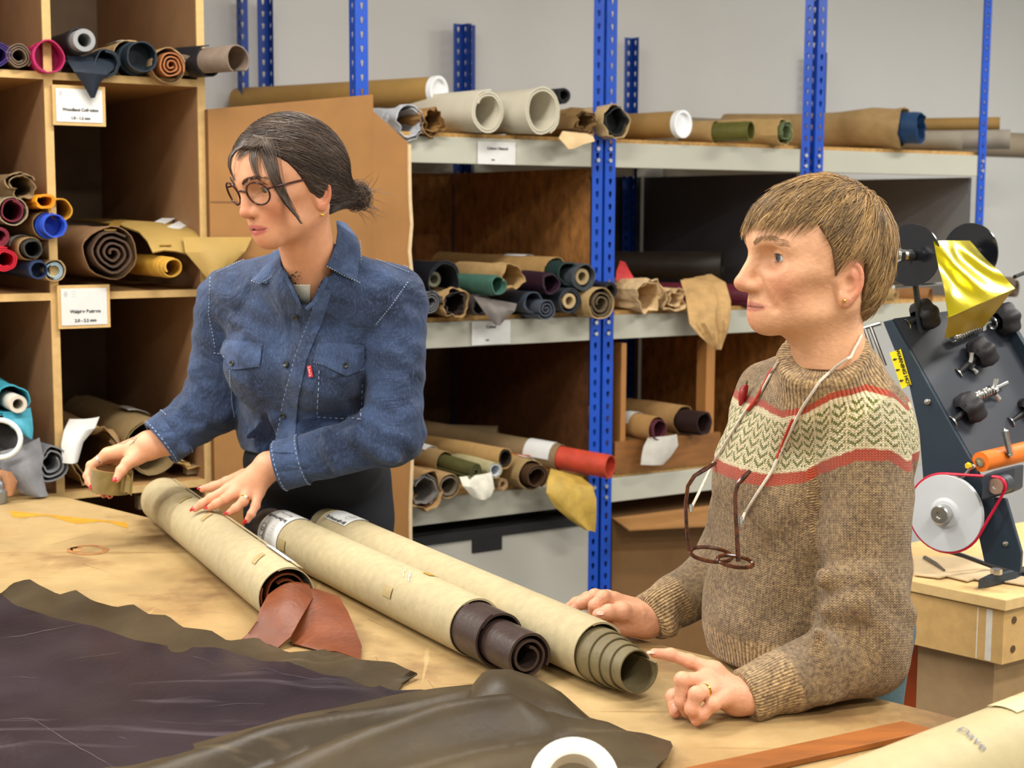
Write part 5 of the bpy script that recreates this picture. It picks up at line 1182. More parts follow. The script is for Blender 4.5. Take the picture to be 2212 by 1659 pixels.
# ================================================================== woman in the patterned jumper
def nmath(nt):
    def f(op, a, b=None, c=None):
        n = nt.nodes.new('ShaderNodeMath'); n.operation = op
        for i, v in enumerate((a, b, c)):
            if v is None: continue
            if isinstance(v, (int, float)): n.inputs[i].default_value = v
            else: nt.links.new(v, n.inputs[i])
        return n.outputs[0]
    return f
def knitmat():
    m = bpy.data.materials.new('knit'); m.use_nodes = True; nt = m.node_tree; N = nt.nodes; L = nt.links; b = N['Principled BSDF']; q = nmath(nt)
    a1 = N.new('ShaderNodeAttribute'); a1.attribute_name = 'st'; x1 = N.new('ShaderNodeSeparateXYZ'); L.new(a1.outputs['Vector'], x1.inputs[0]); s, t, rib = x1.outputs
    a2 = N.new('ShaderNodeAttribute'); a2.attribute_name = 'yoke'; x2 = N.new('ShaderNodeSeparateXYZ'); L.new(a2.outputs['Vector'], x2.inputs[0]); v, arc, _ = x2.outputs
    tc = N.new('ShaderNodeTexCoord')
    def noise_(sc, det=3):
        n = N.new('ShaderNodeTexNoise'); n.inputs['Scale'].default_value = sc; n.inputs['Detail'].default_value = det; L.new(tc.outputs['Object'], n.inputs['Vector']); return n.outputs['Fac']
    wob = q('MULTIPLY', q('SUBTRACT', noise_(60), .5), .0022)
    col = q('DIVIDE', q('ADD', s, wob), .0046); fr = q('SUBTRACT', q('FRACT', col), .5); leg = q('ABSOLUTE', fr)
    row = q('DIVIDE', q('ADD', t, wob), .0036); ph = q('SUBTRACT', row, q('MULTIPLY', leg, 1.5))
    stitch = q('ADD', q('MULTIPLY', q('SINE', q('MULTIPLY', ph, 6.2832)), .5), .5)
    ridge = q('SINE', q('MULTIPLY', q('FRACT', q('MULTIPLY', col, 2)), 3.1416)); hgt = q('MULTIPLY', q('POWER', stitch, .7), q('ADD', q('MULTIPLY', ridge, .6), .4))
    ribh = q('POWER', q('ABSOLUTE', q('SINE', q('MULTIPLY', q('DIVIDE', s, .0062), 3.1416))), .8)
    h = q('ADD', q('MULTIPLY', hgt, q('SUBTRACT', 1, q('MULTIPLY', rib, .75))), q('MULTIPLY', q('MULTIPLY', ribh, rib), 1.1))
    fine = noise_(260, 4); h2 = q('ADD', h, q('MULTIPLY', fine, .5))
    bp = N.new('ShaderNodeBump'); bp.inputs['Strength'].default_value = .9; bp.inputs['Distance'].default_value = .0026; L.new(h2, bp.inputs['Height']); L.new(bp.outputs[0], b.inputs['Normal'])
    def mix(f_, a, c):
        n = N.new('ShaderNodeMix'); n.data_type = 'RGBA'
        for i, k in ((0, f_), (6, a), (7, c)):
            if isinstance(k, str): n.inputs[i].default_value = lin(k)
            elif isinstance(k, (int, float)): n.inputs[i].default_value = k
            else: L.new(k, n.inputs[i])
        return n.outputs[2]
    def step(x, lo, hi):
        n = N.new('ShaderNodeMapRange'); L.new(x, n.inputs[0]); n.inputs['From Min'].default_value = lo; n.inputs['From Max'].default_value = hi; return n.outputs[0]
    fl = q('ADD', q('MULTIPLY', noise_(180, 5), .8), q('MULTIPLY', noise_(40, 3), .2))
    brown = mix(step(fl, .34, .7), '#6b4f2e', '#cba873')
    brown = mix(q('MULTIPLY', q('SUBTRACT', 1, step(h, .0, .7)), .45), brown, '#4a3620')  # gaps between stitches darkened in the colour, as painted shade
    cream = mix(step(fl, .3, .7), '#dcc48e', '#f6e9c4')
    # green herringbone sprigs
    P = .0368; arc = q('MULTIPLY', q('FLOOR', q('DIVIDE', arc, .0046)), .0046); vq = q('MULTIPLY', q('FLOOR', q('DIVIDE', q('MULTIPLY', v, .150), .0036)), .0036); cx = q('SUBTRACT', q('FRACT', q('DIVIDE', arc, P)), .5); ac = q('MULTIPLY', q('ABSOLUTE', cx), P)
    jit = q('MULTIPLY', q('SUBTRACT', noise_(120, 2), .5), .004)
    dg = q('FRACT', q('DIVIDE', q('ADD', q('SUBTRACT', vq, q('MULTIPLY', ac, -1.0)), jit), .0180))
    stroke = q('MULTIPLY', step(dg, .52, .6), q('SUBTRACT', 1, step(dg, .94, 1.0)))
    stroke = q('MULTIPLY', stroke, q('SUBTRACT', 1, step(ac, .0140, .0150)))
    band = q('MULTIPLY', step(v, .13, .15), q('SUBTRACT', 1, step(v, .84, .86))); green = q('MULTIPLY', q('MULTIPLY', stroke, band), .95)
    yoke = mix(green, cream, '#6a7023'); jv = q('ADD', v, q('MULTIPLY', q('SUBTRACT', noise_(150, 2), .5), .05))
    yoke = mix(q('ADD', q('SUBTRACT', 1, step(jv, .05, .075)), step(jv, .885, .91)), yoke, '#b8421a')
    isy = q('MULTIPLY', step(jv, -.045, -.03), q('SUBTRACT', 1, step(jv, 1.06, 1.08)))
    c = mix(isy, brown, yoke); c = mix(q('MULTIPLY', q('SUBTRACT', 1, step(h, .0, .5)), .22), c, '#3a2a18')  # stitch hollows painted darker once more, yoke included, like shade
    L.new(c, b.inputs['Base Color']); b.inputs['Roughness'].default_value = .95; b.inputs['Specular IOR Level'].default_value = .15; b.inputs['Sheen Weight'].default_value = .25; b.inputs['Sheen Roughness'].default_value = .6
    return m
T2 = thing('person', 'short-haired woman in a brown patterned-yoke jumper pointing at a roll', 'person', (.52, 2.42, 0))
K2 = dict(chx=.110, chz=-.052, nk=(-.026, 0, -.16), nx=.1365, nz=-.001, lx=.1035, lz=-.033, full=.72, eye=(.0785, .033, .0350), lid=.0058, ear=(.000, .0735, .002), old=True, open=.0014, skin='#d6a17a', red='#c4755a', lip='#b06a5a', shade='#b07e60', cut=-.122)
MH2 = frame_from(18, 0, 0, 1776, 608, 2.10)
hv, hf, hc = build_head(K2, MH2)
TONE2, RED2 = '#d39a78', '#c8694e'
# hands
def J(*a): return [(tuple(at(x, y, d)), r) for x, y, d, r in a]
def hand2_left():
    W = at(1592, 1505, 2.035); mc_ = [at(1543, 1449, 2.03), at(1524, 1470, 2.015), at(1536, 1490, 2.005), at(1562, 1508, 2.005)]
    palm = [(W, mc_[0], .021, .0125, None), (W, mc_[1], .021, .013, None), (W, mc_[2], .021, .0125, None), (W, mc_[3], .021, .0115, None), (at(1640, 1505, 2.04), W, .027, .024, ((0, 0, 1), .95)), (at(1570, 1500, 2.04), at(1545, 1505, 2.045), .018, .014, None)]
    fs = [J((1543, 1449, 2.03, .0115), (1490, 1429, 2.03, .0093), (1449, 1414, 2.03, .0082), (1413, 1411, 2.03, .0068)),
          J((1524, 1470, 2.015, .0115), (1474, 1469, 2.0, .0105), (1472, 1515, 2.0, .0090), (1484, 1540, 2.02, .0078)),
          J((1536, 1490, 2.005, .0112), (1504, 1500, 1.985, .0102), (1494, 1532, 1.985, .0088), (1503, 1554, 2.0, .0078)),
          J((1562, 1508, 2.005, .0102), (1540, 1522, 1.985, .0092), (1518, 1543, 1.985, .0080), (1504, 1558, 1.99, .0068)),
          J((1560, 1500, 2.05, .014), (1495, 1490, 2.05, .0115), (1455, 1505, 2.045, .0105), (1459, 1538, 2.03, .0085))]
    return hand_mesh(palm, fs, tone=TONE2, red=RED2), fs
def hand2_right():
    W = at(1396, 1338, 2.40); mc_ = [at(1325, 1300, 2.385), at(1312, 1296, 2.405), at(1300, 1302, 2.42), at(1292, 1312, 2.435)]
    palm = [(W, mc_[0], .026, .016, None), (W, mc_[1], .026, .016, None), (W, mc_[2], .026, .015, None), (W, mc_[3], .026, .013, None), (at(1440, 1335, 2.42), W, .028, .027, None), (at(1385, 1345, 2.385), at(1335, 1345, 2.38), .024, .021, None)]
    fs = [J((1325, 1300, 2.385, .0135), (1303, 1291, 2.37, .0115), (1285, 1308, 2.365, .0100), (1280, 1326, 2.37, .0085)),
          J((1312, 1296, 2.405, .013), (1285, 1288, 2.40, .0115), (1255, 1303, 2.40, .0095), (1240, 1316, 2.40, .0082)),
          J((1300, 1302, 2.42, .0125), (1270, 1293, 2.425, .0108), (1244, 1303, 2.43, .0092), (1228, 1312, 2.43, .0080)),
          J((1292, 1312, 2.435, .011), (1264, 1303, 2.45, .0095), (1240, 1308, 2.46, .0082), (1226, 1318, 2.46, .0072)),
          J((1375, 1330, 2.375, .018), (1345, 1322, 2.36, .0145), (1315, 1322, 2.35, .0120), (1292, 1328, 2.345, .0098))]
    return hand_mesh(palm, fs, tone=TONE2, red=RED2), fs
(h1v, h1f, h1c), FI1 = hand2_left(); (h2v, h2f, h2c), FI2 = hand2_right()
# hidden torso, arms and legs of the body
SHC = at(1782, 880, 2.27); bfy = math.radians(30); BF = Vector((-math.cos(bfy), -math.sin(bfy), 0)); BL = Vector((math.sin(bfy), -math.cos(bfy), 0))
ShL, ElL, WrL = at(1866, 925, 2.14), at(1868, 1405, 2.115), at(1604, 1507, 2.04)
ShR, ElR, WrR = at(1672, 895, 2.42), at(1575, 1235, 2.50), at(1392, 1338, 2.405)
NKB = at(1786, 815, 2.2); HIP = Vector((.52, 2.42, .92))
def coarse_body(parts, lo, hi, h=.012):
    g = Grid(lo, hi, h); D = None
    for a, b, ra, rb in parts: e = cone(g, a, b, ra, rb); D = e if D is None else smin(D, e, .03)
    return surfnet(D, g.lo, h)
legs = []
for s in (-1, 1):
    hp = HIP + BL * (.085 * s); kn = Vector((hp.x, hp.y, .48)) + BF * .02; an = Vector((hp.x, hp.y, .08)); legs.append((hp, kn, an))
prt = [(NKB, SHC - Vector((0, 0, .08)), .045, .08), (SHC - Vector((0, 0, .1)), HIP, .1, .115), (SHC + BL * .06 - Vector((0, 0, .05)), SHC - BL * .07 - Vector((0, 0, .05)), .05, .05), (ShL - Vector((0, 0, .04)), ElL, .038, .034), (ElL, WrL, .034, .024), (ShR - Vector((0, 0, .04)), ElR, .038, .034), (ElR, WrR, .034, .024)]
for hp, kn, an in legs: prt += [(hp, kn, .075, .05), (kn, an, .05, .035)]
cv_, cf_ = coarse_body(prt, (-.05, 1.85, -.0), (1.0, 2.75, 1.42))
allv, allf = joinVF([(hv, hf), (h1v, h1f), (h2v, h2f), (cv_, cf_)]); tone = np.concatenate([hc, h1c, h2c, np.tile(rgb(TONE2), (len(cv_), 1))])
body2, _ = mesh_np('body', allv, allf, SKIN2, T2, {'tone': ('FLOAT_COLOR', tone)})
HB2 = bvh(hv, hf)
for s in (1, -1): eyeball(T2, MH2, K2['eye'], s, (1, .12 if s > 0 else -.02, .02), '#4d565c')
NAILN = M('#d9a08a', .3, .05, 60)
nail(T2, at(1407, 1407, 2.026), at(1405, 1411, 2.03) - at(1449, 1414, 2.03), (0, 0, 1), NAILN, .009, .011)
nail(T2, at(1455, 1530, 2.022), at(1459, 1540, 2.03) - at(1452, 1510, 2.04), -FW - RT * .8, NAILN, .010, .012)
nail(T2, at(1297, 1322, 2.337), at(1287, 1328, 2.34) - at(1345, 1322, 2.35), Vector((0, -.4, 1)), NAILN, .011, .013)
p, q = Vector(FI1[2][0][0]), Vector(FI1[2][1][0]); c = p.lerp(q, .42); ax = (q - p).normalized()
GOLD = M('#d9a93c', .22, .05, 40, metal=1)
MB().lathe(c, ax, [(-.0022, .0118), (.0022, .0118), (.0022, .0105), (-.0022, .0105), (-.0022, .0118)], 24).build('gold_ring', GOLD, T2)
e_ = hit(HB2, 1823, 650, .002)[0]
if e_: MB().lathe(e_, -FW, [(-.002, .0005), (-.001, .0026), (.001, .0026), (.002, .0005)], 12).build('earring', GOLD, T2)
# ---- jumper
g = Grid((-.02, 1.9, .86), (1.0, 2.72, 1.46), .0055)
tors = (at(1772, 960, 2.27), at(1738, 1330, 2.30)); ha = Vector((.04, .02, 0))
PR = [(tors[0], tors[1], .140, .158), (ShL, ElL, .068, .060), (ElL, WrL, .058, .038), (ShR, ElR, .066, .058), (ElR, WrR, .056, .036), (at(1795, 845, 2.15), at(1780, 765, 2.105), .086, .067)]
D = cone(g, *PR[0]); D = smin(D, cone(g, SHC + BL * .08 - Vector((0, 0, .034)), SHC - BL * .10 - Vector((0, 0, .01)), .072, .078), .05)
D = smin(D, ell(g, tors[0] + BF * .07 + Vector((0, 0, -.06)), (.085, .12, .10), (BF, BL, (0, 0, 1))), .05)
D = smin(D, cone(g, NKB + Vector((0, 0, -.045)), SHC - Vector((0, 0, .02)), .076, .085), .045)
arm = smin(cone(g, *PR[1]), cone(g, *PR[2]), .03)
for a, b, r in (((1785, 1250, 2.085), (1865, 1246, 2.064), .011), ((1865, 1246, 2.064), (1955, 1325, 2.095), .011), ((1785, 1318, 2.08), (1855, 1300, 2.062), .011), ((1855, 1300, 2.062), (1940, 1385, 2.085), .011), ((1770, 1370, 2.05), (1790, 1500, 2.05), .010)):
    arm = smin(arm, cone(g, at(*a), at(*b), r * 1.2), .022)
D = smin(D, arm, .007); D = smin(D, smin(cone(g, *PR[3]), cone(g, *PR[4]), .03), .02)
D = smin(D, cone(g, at(1420, 1290, 2.40), at(1445, 1360, 2.38), .014), .03)
col = cone(g, *PR[5]); D = smin(D, col, .03)
wv = 0.0022 * np.sin(g.Z * 55 + g.X * 40) * np.sin(g.Y * 47 + g.X * 23) + .0016 * np.sin(g.X * 95 - g.Z * 60 + g.Y * 30); D = D + wv.astype(f32)
# hem (slightly gathered), neck opening, cuffs
hem = at(1738, 1432, 2.25).z; tx = ((g.X - f32(tors[1].x)) ** 2 + (g.Y - f32(tors[1].y)) ** 2) ** .5
onarm = np.minimum(cone(g, ElL, WrL, .058, .038), cone(g, ElR, WrR, .056, .036)); below = (f32(hem) - g.Z) - 10 * np.maximum(0, .004 - onarm)
D = np.where(onarm < .012, D, np.maximum(D, f32(hem) - g.Z))
nt_ = (at(1780, 765, 2.105) - at(1795, 845, 2.15)).normalized(); pl0 = at(1780, 760, 2.105)
D = np.maximum(D, (g.X - f32(pl0.x)) * f32(nt_.x) + (g.Y - f32(pl0.y)) * f32(nt_.y) + (g.Z - f32(pl0.z)) * f32(nt_.z))
for w, e in ((WrL, ElL), (WrR, ElR)):
    d_ = (w - e).normalized(); near = (g.X - f32(w.x)) ** 2 + (g.Y - f32(w.y)) ** 2 + (g.Z - f32(w.z)) ** 2 < .012
    D = np.where(near, np.maximum(D, (g.X - f32(w.x)) * f32(d_.x) + (g.Y - f32(w.y)) * f32(d_.y) + (g.Z - f32(w.z)) * f32(d_.z)), D)
jv, jf = surfnet(D, g.lo, g.h)
# stitch coordinates
PG = Pts(jv); cand = []
for k, (a, b, ra, rb) in enumerate(PR):
    d = cone(PG, a, b, ra, rb); A, B = np.array(a), np.array(b); u = (B - A); Lg = np.linalg.norm(u); u /= Lg; ref = -np.array(FW); ref = ref - u * (ref @ u); ref /= np.linalg.norm(ref); w = np.cross(u, ref)
    q = jv - A; t = q @ u; s = np.arctan2(q @ w, q @ ref) * (ra if k != 5 else .07); rib = np.zeros(len(jv))
    if k in (2, 4): rib = np.clip((t - (Lg - .075)) / .01, 0, 1)
    if k == 5: rib = np.clip((t - .012) / .008, 0, 1)
    if k == 0: rib = np.clip((hem + .055 - jv[:, 2]) / .008, 0, 1)
    cand.append((d, s, t, rib))
ch = np.argmin(np.stack([c[0] for c in cand]), 0); fch = ch[jf].max(1); st = np.stack([np.stack([c[i] for c in cand])[fch[:, None], jf].ravel() for i in (1, 2, 3)], 1)
JB = bvh(jv, jf)
def yang(P): q = P - np.array(NKB); return np.arctan2(q @ np.array(BL), q @ np.array(BF))
def ring_fit(pts):
    H = [hit(JB, x, y)[0] for x, y in pts]; H = np.array([tuple(h) for h in H if h is not None]); a = yang(H); o = np.argsort(a); return a[o], H[o, 2]
r1 = ring_fit([(1652, 872), (1690, 893), (1740, 885), (1800, 852), (1870, 835), (1930, 852), (1958, 880)])
r2 = ring_fit([(1540, 1000), (1580, 1022), (1650, 1040), (1740, 1032), (1770, 1015), (1850, 985), (1920, 985), (1960, 1010)])
an_ = yang(jv); z1 = np.interp(an_, *r1); z2 = np.interp(an_, *r2); v = (z1 - jv[:, 2]) / np.maximum(.04, z1 - z2)
q = jv - np.array(NKB); arc = np.arctan2(q @ np.array(BL), q @ np.array(BF)) * .21
v = np.where((ch == 2) | (ch == 4), 3, v)
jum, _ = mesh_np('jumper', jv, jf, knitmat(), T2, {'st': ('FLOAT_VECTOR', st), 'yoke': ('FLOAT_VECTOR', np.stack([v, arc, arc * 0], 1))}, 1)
# ---- trousers and shoes
g = Grid((.15, 2.1, .0), (.9, 2.75, 1.0), .012); D = ell(g, HIP + Vector((0, 0, .02)), (.125, .165, .12), (BF, BL, (0, 0, 1)))
for hp, kn, an in legs: D = smin(D, smin(cone(g, hp, kn, .088, .062), cone(g, kn, an, .062, .055), .02), .03)
D = np.maximum(D, g.Z - f32(.99)); D = np.maximum(D, f32(.06) - g.Z); tv, tf = surfnet(D, g.lo, g.h)
mesh_np('trousers', tv, tf, M('#4d6468', .85, .12, 120, .2, 300), T2, None, 1)
for hp, kn, an in legs:
    g = Grid(an + Vector((-.2, -.2, -.09)), an + Vector((.2, .2, .06)), .01); D = smin(cone(g, an - BF * .03 + Vector((0, 0, -.04)), an + BF * .13 + Vector((0, 0, -.045)), .042, .036), cone(g, an, an - Vector((0, 0, .03)), .04), .03)
    D = np.maximum(D, f32(.004) - g.Z); V_, F_ = surfnet(D, g.lo, g.h); mesh_np('shoe', V_, F_, M('#2a2624', .5, .1, 30), T2, None, 1)
# ---- hair
def capmesh(fn, Mh, h=.003):
    g = Grid((-.16, -.12, -.1), (.14, .12, .18), h); D, Du = fn(g); out = []
    for d in (D, Du):
        V, Fq = surfnet(d, g.lo, h); out.append(((np.array(Mh.to_3x3()) @ V.T).T + np.array(Mh.translation), Fq, V))
    return out
ZX = [-.13, -.075, -.045, -.028, -.022, .008, .020, .032, .05, .07, .13]; ZZ = [-.0, -.046, -.056, -.03, .034, .036, .008, .05, .084, .084, .080]
def cap2(g):
    d = ell(g, (.002, 0, .050), (.106, .083, .098)); d = smin(d, ell(g, (.028, 0, .066), (.082, .070, .062)), .02); d = smin(d, ell(g, (-.036, 0, .002), (.049, .056, .060)), .03)
    zm = np.interp(g.X, ZX, ZZ).astype(f32); return smax(d, zm - g.Z, .006), d
(c1v, c1f, _), (c2v, c2f, c2l) = capmesh(cap2, MH2)
HM = hairmat(.5); hcol = [rgb('#5a4024'), rgb('#cfa76a')]
ob, _ = mesh_np('hair_cap', c1v, c1f, HM, T2, {'tone': ('FLOAT_COLOR', np.tile(rgb('#5d4426'), (len(c1v), 1)))}, 2)
CB = bvh(c2v, c2f); Minv = MH2.inverted(); crown = Vector((-.058, 0, .130)); R3 = MH2.to_3x3(); R = random.Random(5); SS = []
idx = [i for i in range(len(c2l)) if c2l[i][2] > np.interp(c2l[i][0], ZX, ZZ) + .004]
def dirf2(p, n, u):
    l = Minv @ p; r = l - crown; d = r.normalized() + Vector((.25, 0, -.35)) * min(1, r.length / .08); return R3 @ d
for k in range(9000):
    i = R.choice(idx); p = Vector(c2v[i]); cn = noise.noise_vector(p * 60) * .75 + noise.noise_vector(p * 150) * .35; jx, jy, jz = [R.gauss(0, .12) + cn[j] for j in range(3)]; ck = .5 + 1.1 * noise.noise(p * 120 + Vector((3, 7, 1)))
    rr = Vector((jx, jy, jz)); pts = trace(CB, p, lambda a, b, u: dirf2(a, b, u) + rr * .9, 9, R.uniform(.0042, .0068), R.uniform(.0004, .0035) + .002 * max(0, ck - .5), R, R.uniform(-.001, .003) + .006 * max(0, ck - .6))
    out = []
    for a in pts:
        l = Minv @ a
        if l.z < np.interp(l.x, ZX, ZZ) - (.022 if l.x > .055 else .010) * max(.05, min(1.2, ck + R.uniform(-.2, .2))): break
        out.append(a)
    if len(out) > 3: SS.append(out)
strands_mesh('hair', SS, T2, HM, hcol, .00048, 3, clump=.7)
# eyebrow and lashes
for s in (1, -1): lash(T2, MH2, K2['eye'], s, K2['lid'], M('#4a352a', .7, .1, 60)); lash(T2, MH2, K2['eye'], s, K2['lid'], M('#9a6a52', .7, .1, 60), .0005, True)
def brow(T, Mh, HB, pts, n, m, cols, r, l):
    SS = []; R = random.Random(2)
    for k in range(n):
        u = R.random(); i = min(len(pts) - 2, int(u * (len(pts) - 1))); f = u * (len(pts) - 1) - i; b = Vector(pts[i]).lerp(Vector(pts[i + 1]), f) + Vector((0, 0, R.uniform(-.0022, .0022)))
        t = (Vector(pts[i + 1]) - Vector(pts[i])).normalized(); w = [b + t * (l * s) + Vector((0, 0, .0018 * s * (1 - u))) for s in (0, .5, 1)]; o = []
        for a in w:
            loc, nr, _, _ = HB.find_nearest(Mh @ a); o.append(loc + nr * .0008)
        SS.append(o)
    strands_mesh('eyebrow', SS, T, m, cols, r, 4)
for s in (1, -1): brow(T2, MH2, HB2, [(.110, s * .010, .055), (.106, s * .022, .0605), (.097, s * .036, .0615), (.084, s * .048, .055)], 110, HM, [rgb('#8a6a48'), rgb('#b08f68')], .00035, .007)
# ---- reading glasses on a cord, brooch
def chain_hit(bv, pts, lift, n=26):
    o = []
    for x, y in [(a[0], a[1]) for a in interp([(x, y, 0) for x, y in pts], n)]:
        h = hit(bv, x, y, lift)[0]
        if h is not None: o.append(h)
    return o
TG = thing('reading_glasses', 'tortoiseshell reading glasses hanging on a cord over the jumper', 'glasses', at(1560, 1215, 2.06))
TORT = M('#160a05', .2, .6, 160, col2='#5e2c0c'); GLASS = bpy.data.materials.new('lens_glass'); GLASS.use_nodes = True
_n = GLASS.node_tree; _n.nodes.clear(); o_ = _n.nodes.new('ShaderNodeOutputMaterial'); mxs = _n.nodes.new('ShaderNodeMixShader'); tr_ = _n.nodes.new('ShaderNodeBsdfTransparent'); gl_ = _n.nodes.new('ShaderNodeBsdfGlossy'); fr_ = _n.nodes.new('ShaderNodeFresnel')
gl_.inputs['Roughness'].default_value = .05; fr_.inputs[0].default_value = 1.5; tr_.inputs[0].default_value = (.97, .97, .96, 1); mxs.inputs[0].default_value = .05; _n.links.new(tr_.outputs[0], mxs.inputs[1]); _n.links.new(gl_.outputs[0], mxs.inputs[2]); _n.links.new(mxs.outputs[0], o_.inputs[0])
gd = 2.06
MB().tube([at(x, y, d) for x, y, d in ((1546, 1000, 2.13), (1524, 1013, 2.12), (1500, 1028, 2.11), (1486, 1050, 2.1), (1481, 1090, 2.09), (1483, 1140, 2.085), (1489, 1190, 2.08))], [.0024, .0036, .003, .0028, .0028, .0028, .0032], 8).build('temple', TORT, TG)
MB().tube([at(x, y, d) for x, y, d in ((1621, 1016, 2.04), (1608, 1030, 2.04), (1594, 1046, 2.04), (1588, 1066, 2.04), (1589, 1110, 2.04), (1592, 1160, 2.04), (1595, 1213, 2.04))], [.0028, .004, .0034, .003, .003, .0032, .0036], 8).build('temple', TORT, TG)
for cx, cy, w, hh, d in ((1536, 1198, 45, 15, 2.075), (1588, 1213, 38, 12, 2.045)):
    ring = [at(cx + w * math.cos(a), cy + hh * math.sin(a) + (cx and 6 * math.cos(a)), d - .012 * math.sin(a)) for a in [2 * PI * k / 32 for k in range(33)]]
    MB().tube(ring, .0028, 8, cap=False).build('rim', TORT, TG); MB().add(ring[:-1], [tuple(range(32))]).build('lens', GLASS, TG, smooth=False)
CORD = M('#cfc4b2', .8, .1, 200, .3, 800); CRED = M('#a8321f', .8, .1, 100)
NKT = hit(HB2, 1830, 770, .010)[0] or at(1830, 770, 2.06); c1 = chain_hit(JB, [(1818, 788), (1800, 802), (1765, 832), (1735, 880), (1700, 950), (1668, 1020), (1640, 1062), (1612, 1108)], .003)
while len(c1) > 6 and depth(c1[0]) > depth(c1[3]) + .006: c1.pop(0)
MB().tube([p for p in (hit(HB2, 1858, 724, .002)[0], hit(HB2, 1850, 738, .004)[0], hit(HB2, 1841, 753, .005)[0], hit(HB2, 1830, 770, .010)[0]) if p is not None] + [NKT.lerp(c1[0], .35) - FW * .022 + UP * .005, NKT.lerp(c1[0], .75) - FW * .014 + UP * .004] + c1 + [at(1600, 1130, 2.045)], .0022, 6).build('cord', CORD, TG)
c2 = chain_hit(JB, [(1682, 785), (1655, 835), (1636, 868), (1612, 890), (1575, 950), (1545, 1000)], .003)
MB().tube(c2 + [at(1512, 1060, 2.12), at(1492, 1100, 2.09)], .002, 6).build('cord', CORD, TG)
MB().tube(chain_hit(JB, [(1716, 905), (1700, 940), (1680, 990)], .0036, 8), .0024, 6).build('cord_red_section', CRED, TG)
MB().tube(chain_hit(JB, [(1672, 800), (1640, 862), (1618, 890)], .0036, 8), .0026, 6).build('cord_red_section', CRED, TG)
for x, y, d in ((1600, 1124, 2.045), (1492, 1098, 2.09)): MB().lathe(at(x, y, d), UP, [(-.006, .0005), (-.005, .003), (.005, .003), (.006, .0005)], 10).build('cord_clip', STEEL, TG)
pb, nb = hit(JB, 1614, 858, .006)
if pb is None: pb, nb = at(1612, 858, 2.3), -FW
TBm = thing('brooch', 'dark red chilli shaped brooch pinned to the far shoulder of the jumper', 'brooch', pb)
MB().tube([pb + UP * .016 + RT * .004, pb + UP * .008, pb - UP * .004 - RT * .003, pb - UP * .016 - RT * .006], [.003, .0065, .006, .002], 10).build('pod', M('#8c1414', .3, .2, 60), TBm)
MB().tube([pb + UP * .015 + RT * .003, pb + UP * .022 + RT * .005], [.002, .0012], 8).build('stalk', M('#3d4a1c', .6, .1, 60), TBm)
# ================================================================== woman in the denim shirt
T1 = thing('person', 'dark-haired woman in glasses and a blue denim shirt holding tape', 'person', (-.42, 3.2, 0))
MH1 = frame_from(46, 18, 0, 637, 418, 2.76)
NB1 = at(676, 600, 2.875)
K1 = dict(chx=.104, chz=-.058, nk=tuple(MH1.inverted() @ NB1), nx=.1275, nz=.001, lx=.1035, lz=-.0345, full=1.08, eye=(.0775, .033, .034), lid=.0056, ear=(-.004, .0735, .002), old=False, open=.0016, skin='#d99c76', red='#cf7657', lip='#b9605a', shade='#b97e5f', cut=-9)
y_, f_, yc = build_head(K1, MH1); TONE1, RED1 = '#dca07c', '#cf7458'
HB1 = bvh(y_, f_)
def J1(*a): return [(tuple(at(x, y, d)), r) for x, y, d, r in a]
# right hand (image left) round the tape
W = at(322, 962, 3.05); m_ = [at(233, 981, 3.06), at(243, 984, 3.085), at(254, 988, 3.105), at(264, 992, 3.12)]
palm = [(W, m_[0], .026, .0135, None), (W, m_[1], .026, .0135, None), (W, m_[2], .025, .013, None), (W, m_[3], .024, .0115, None), (at(360, 955, 3.06), W, .029, .027, None), (W, at(290, 988, 3.04), .024, .018, None)]
FA = [J1((233, 981, 3.06, .0118), (197, 1006, 3.06, .0098), (189, 1028, 3.05, .0086), (199, 1050, 3.035, .0072)),
      J1((243, 984, 3.085, .0118), (203, 1014, 3.095, .0098), (193, 1040, 3.085, .0086), (211, 1060, 3.06, .0074)),
      J1((254, 988, 3.105, .0112), (215, 1022, 3.12, .0095), (205, 1050, 3.105, .0082), (225, 1068, 3.075, .0072)),
      J1((264, 992, 3.12, .0102), (230, 1028, 3.135, .0085), (222, 1054, 3.12, .0075), (238, 1070, 3.09, .0066)),
      J1((298, 985, 3.035, .0165), (276, 1000, 3.02, .0125), (262, 1017, 3.01, .0108), (252, 1034, 3.0, .0082))]
HA = hand_mesh(palm, FA, tone=TONE1, red=RED1)
# left hand on the roll
W = at(580, 1008, 2.915); m_ = [at(496, 1056, 2.92), at(515, 1061, 2.91), at(537, 1065, 2.905), at(559, 1062, 2.905)]
palm = [(W, m_[0], .025, .0125, None), (W, m_[1], .025, .013, None), (W, m_[2], .025, .0125, None), (W, m_[3], .025, .0115, None), (at(620, 1000, 2.91), W, .027, .026, None), (at(560, 1020, 2.93), at(520, 1035, 2.94), .02, .014, None)]
FB = [J1((496, 1056, 2.92, .0115), (456, 1076, 2.915, .0094), (437, 1088, 2.915, .0084), (422, 1099, 2.915, .0068)),
      J1((515, 1061, 2.91, .0118), (487, 1077, 2.9, .0097), (468, 1088, 2.9, .0086), (453, 1097, 2.905, .0070)),
      J1((537, 1065, 2.905, .0112), (526, 1083, 2.89, .0094), (509, 1098, 2.885, .0083), (496, 1107, 2.885, .0068)),
      J1((559, 1062, 2.905, .0105), (552, 1092, 2.89, .0086), (543, 1110, 2.88, .0076), (534, 1124, 2.88, .0064)),
      J1((528, 1028, 2.95, .015), (490, 1042, 2.965, .0115), (462, 1051, 2.975, .0098), (438, 1056, 2.98, .0075))]
HBm = hand_mesh(palm, FB, tone=TONE1, red=RED1)
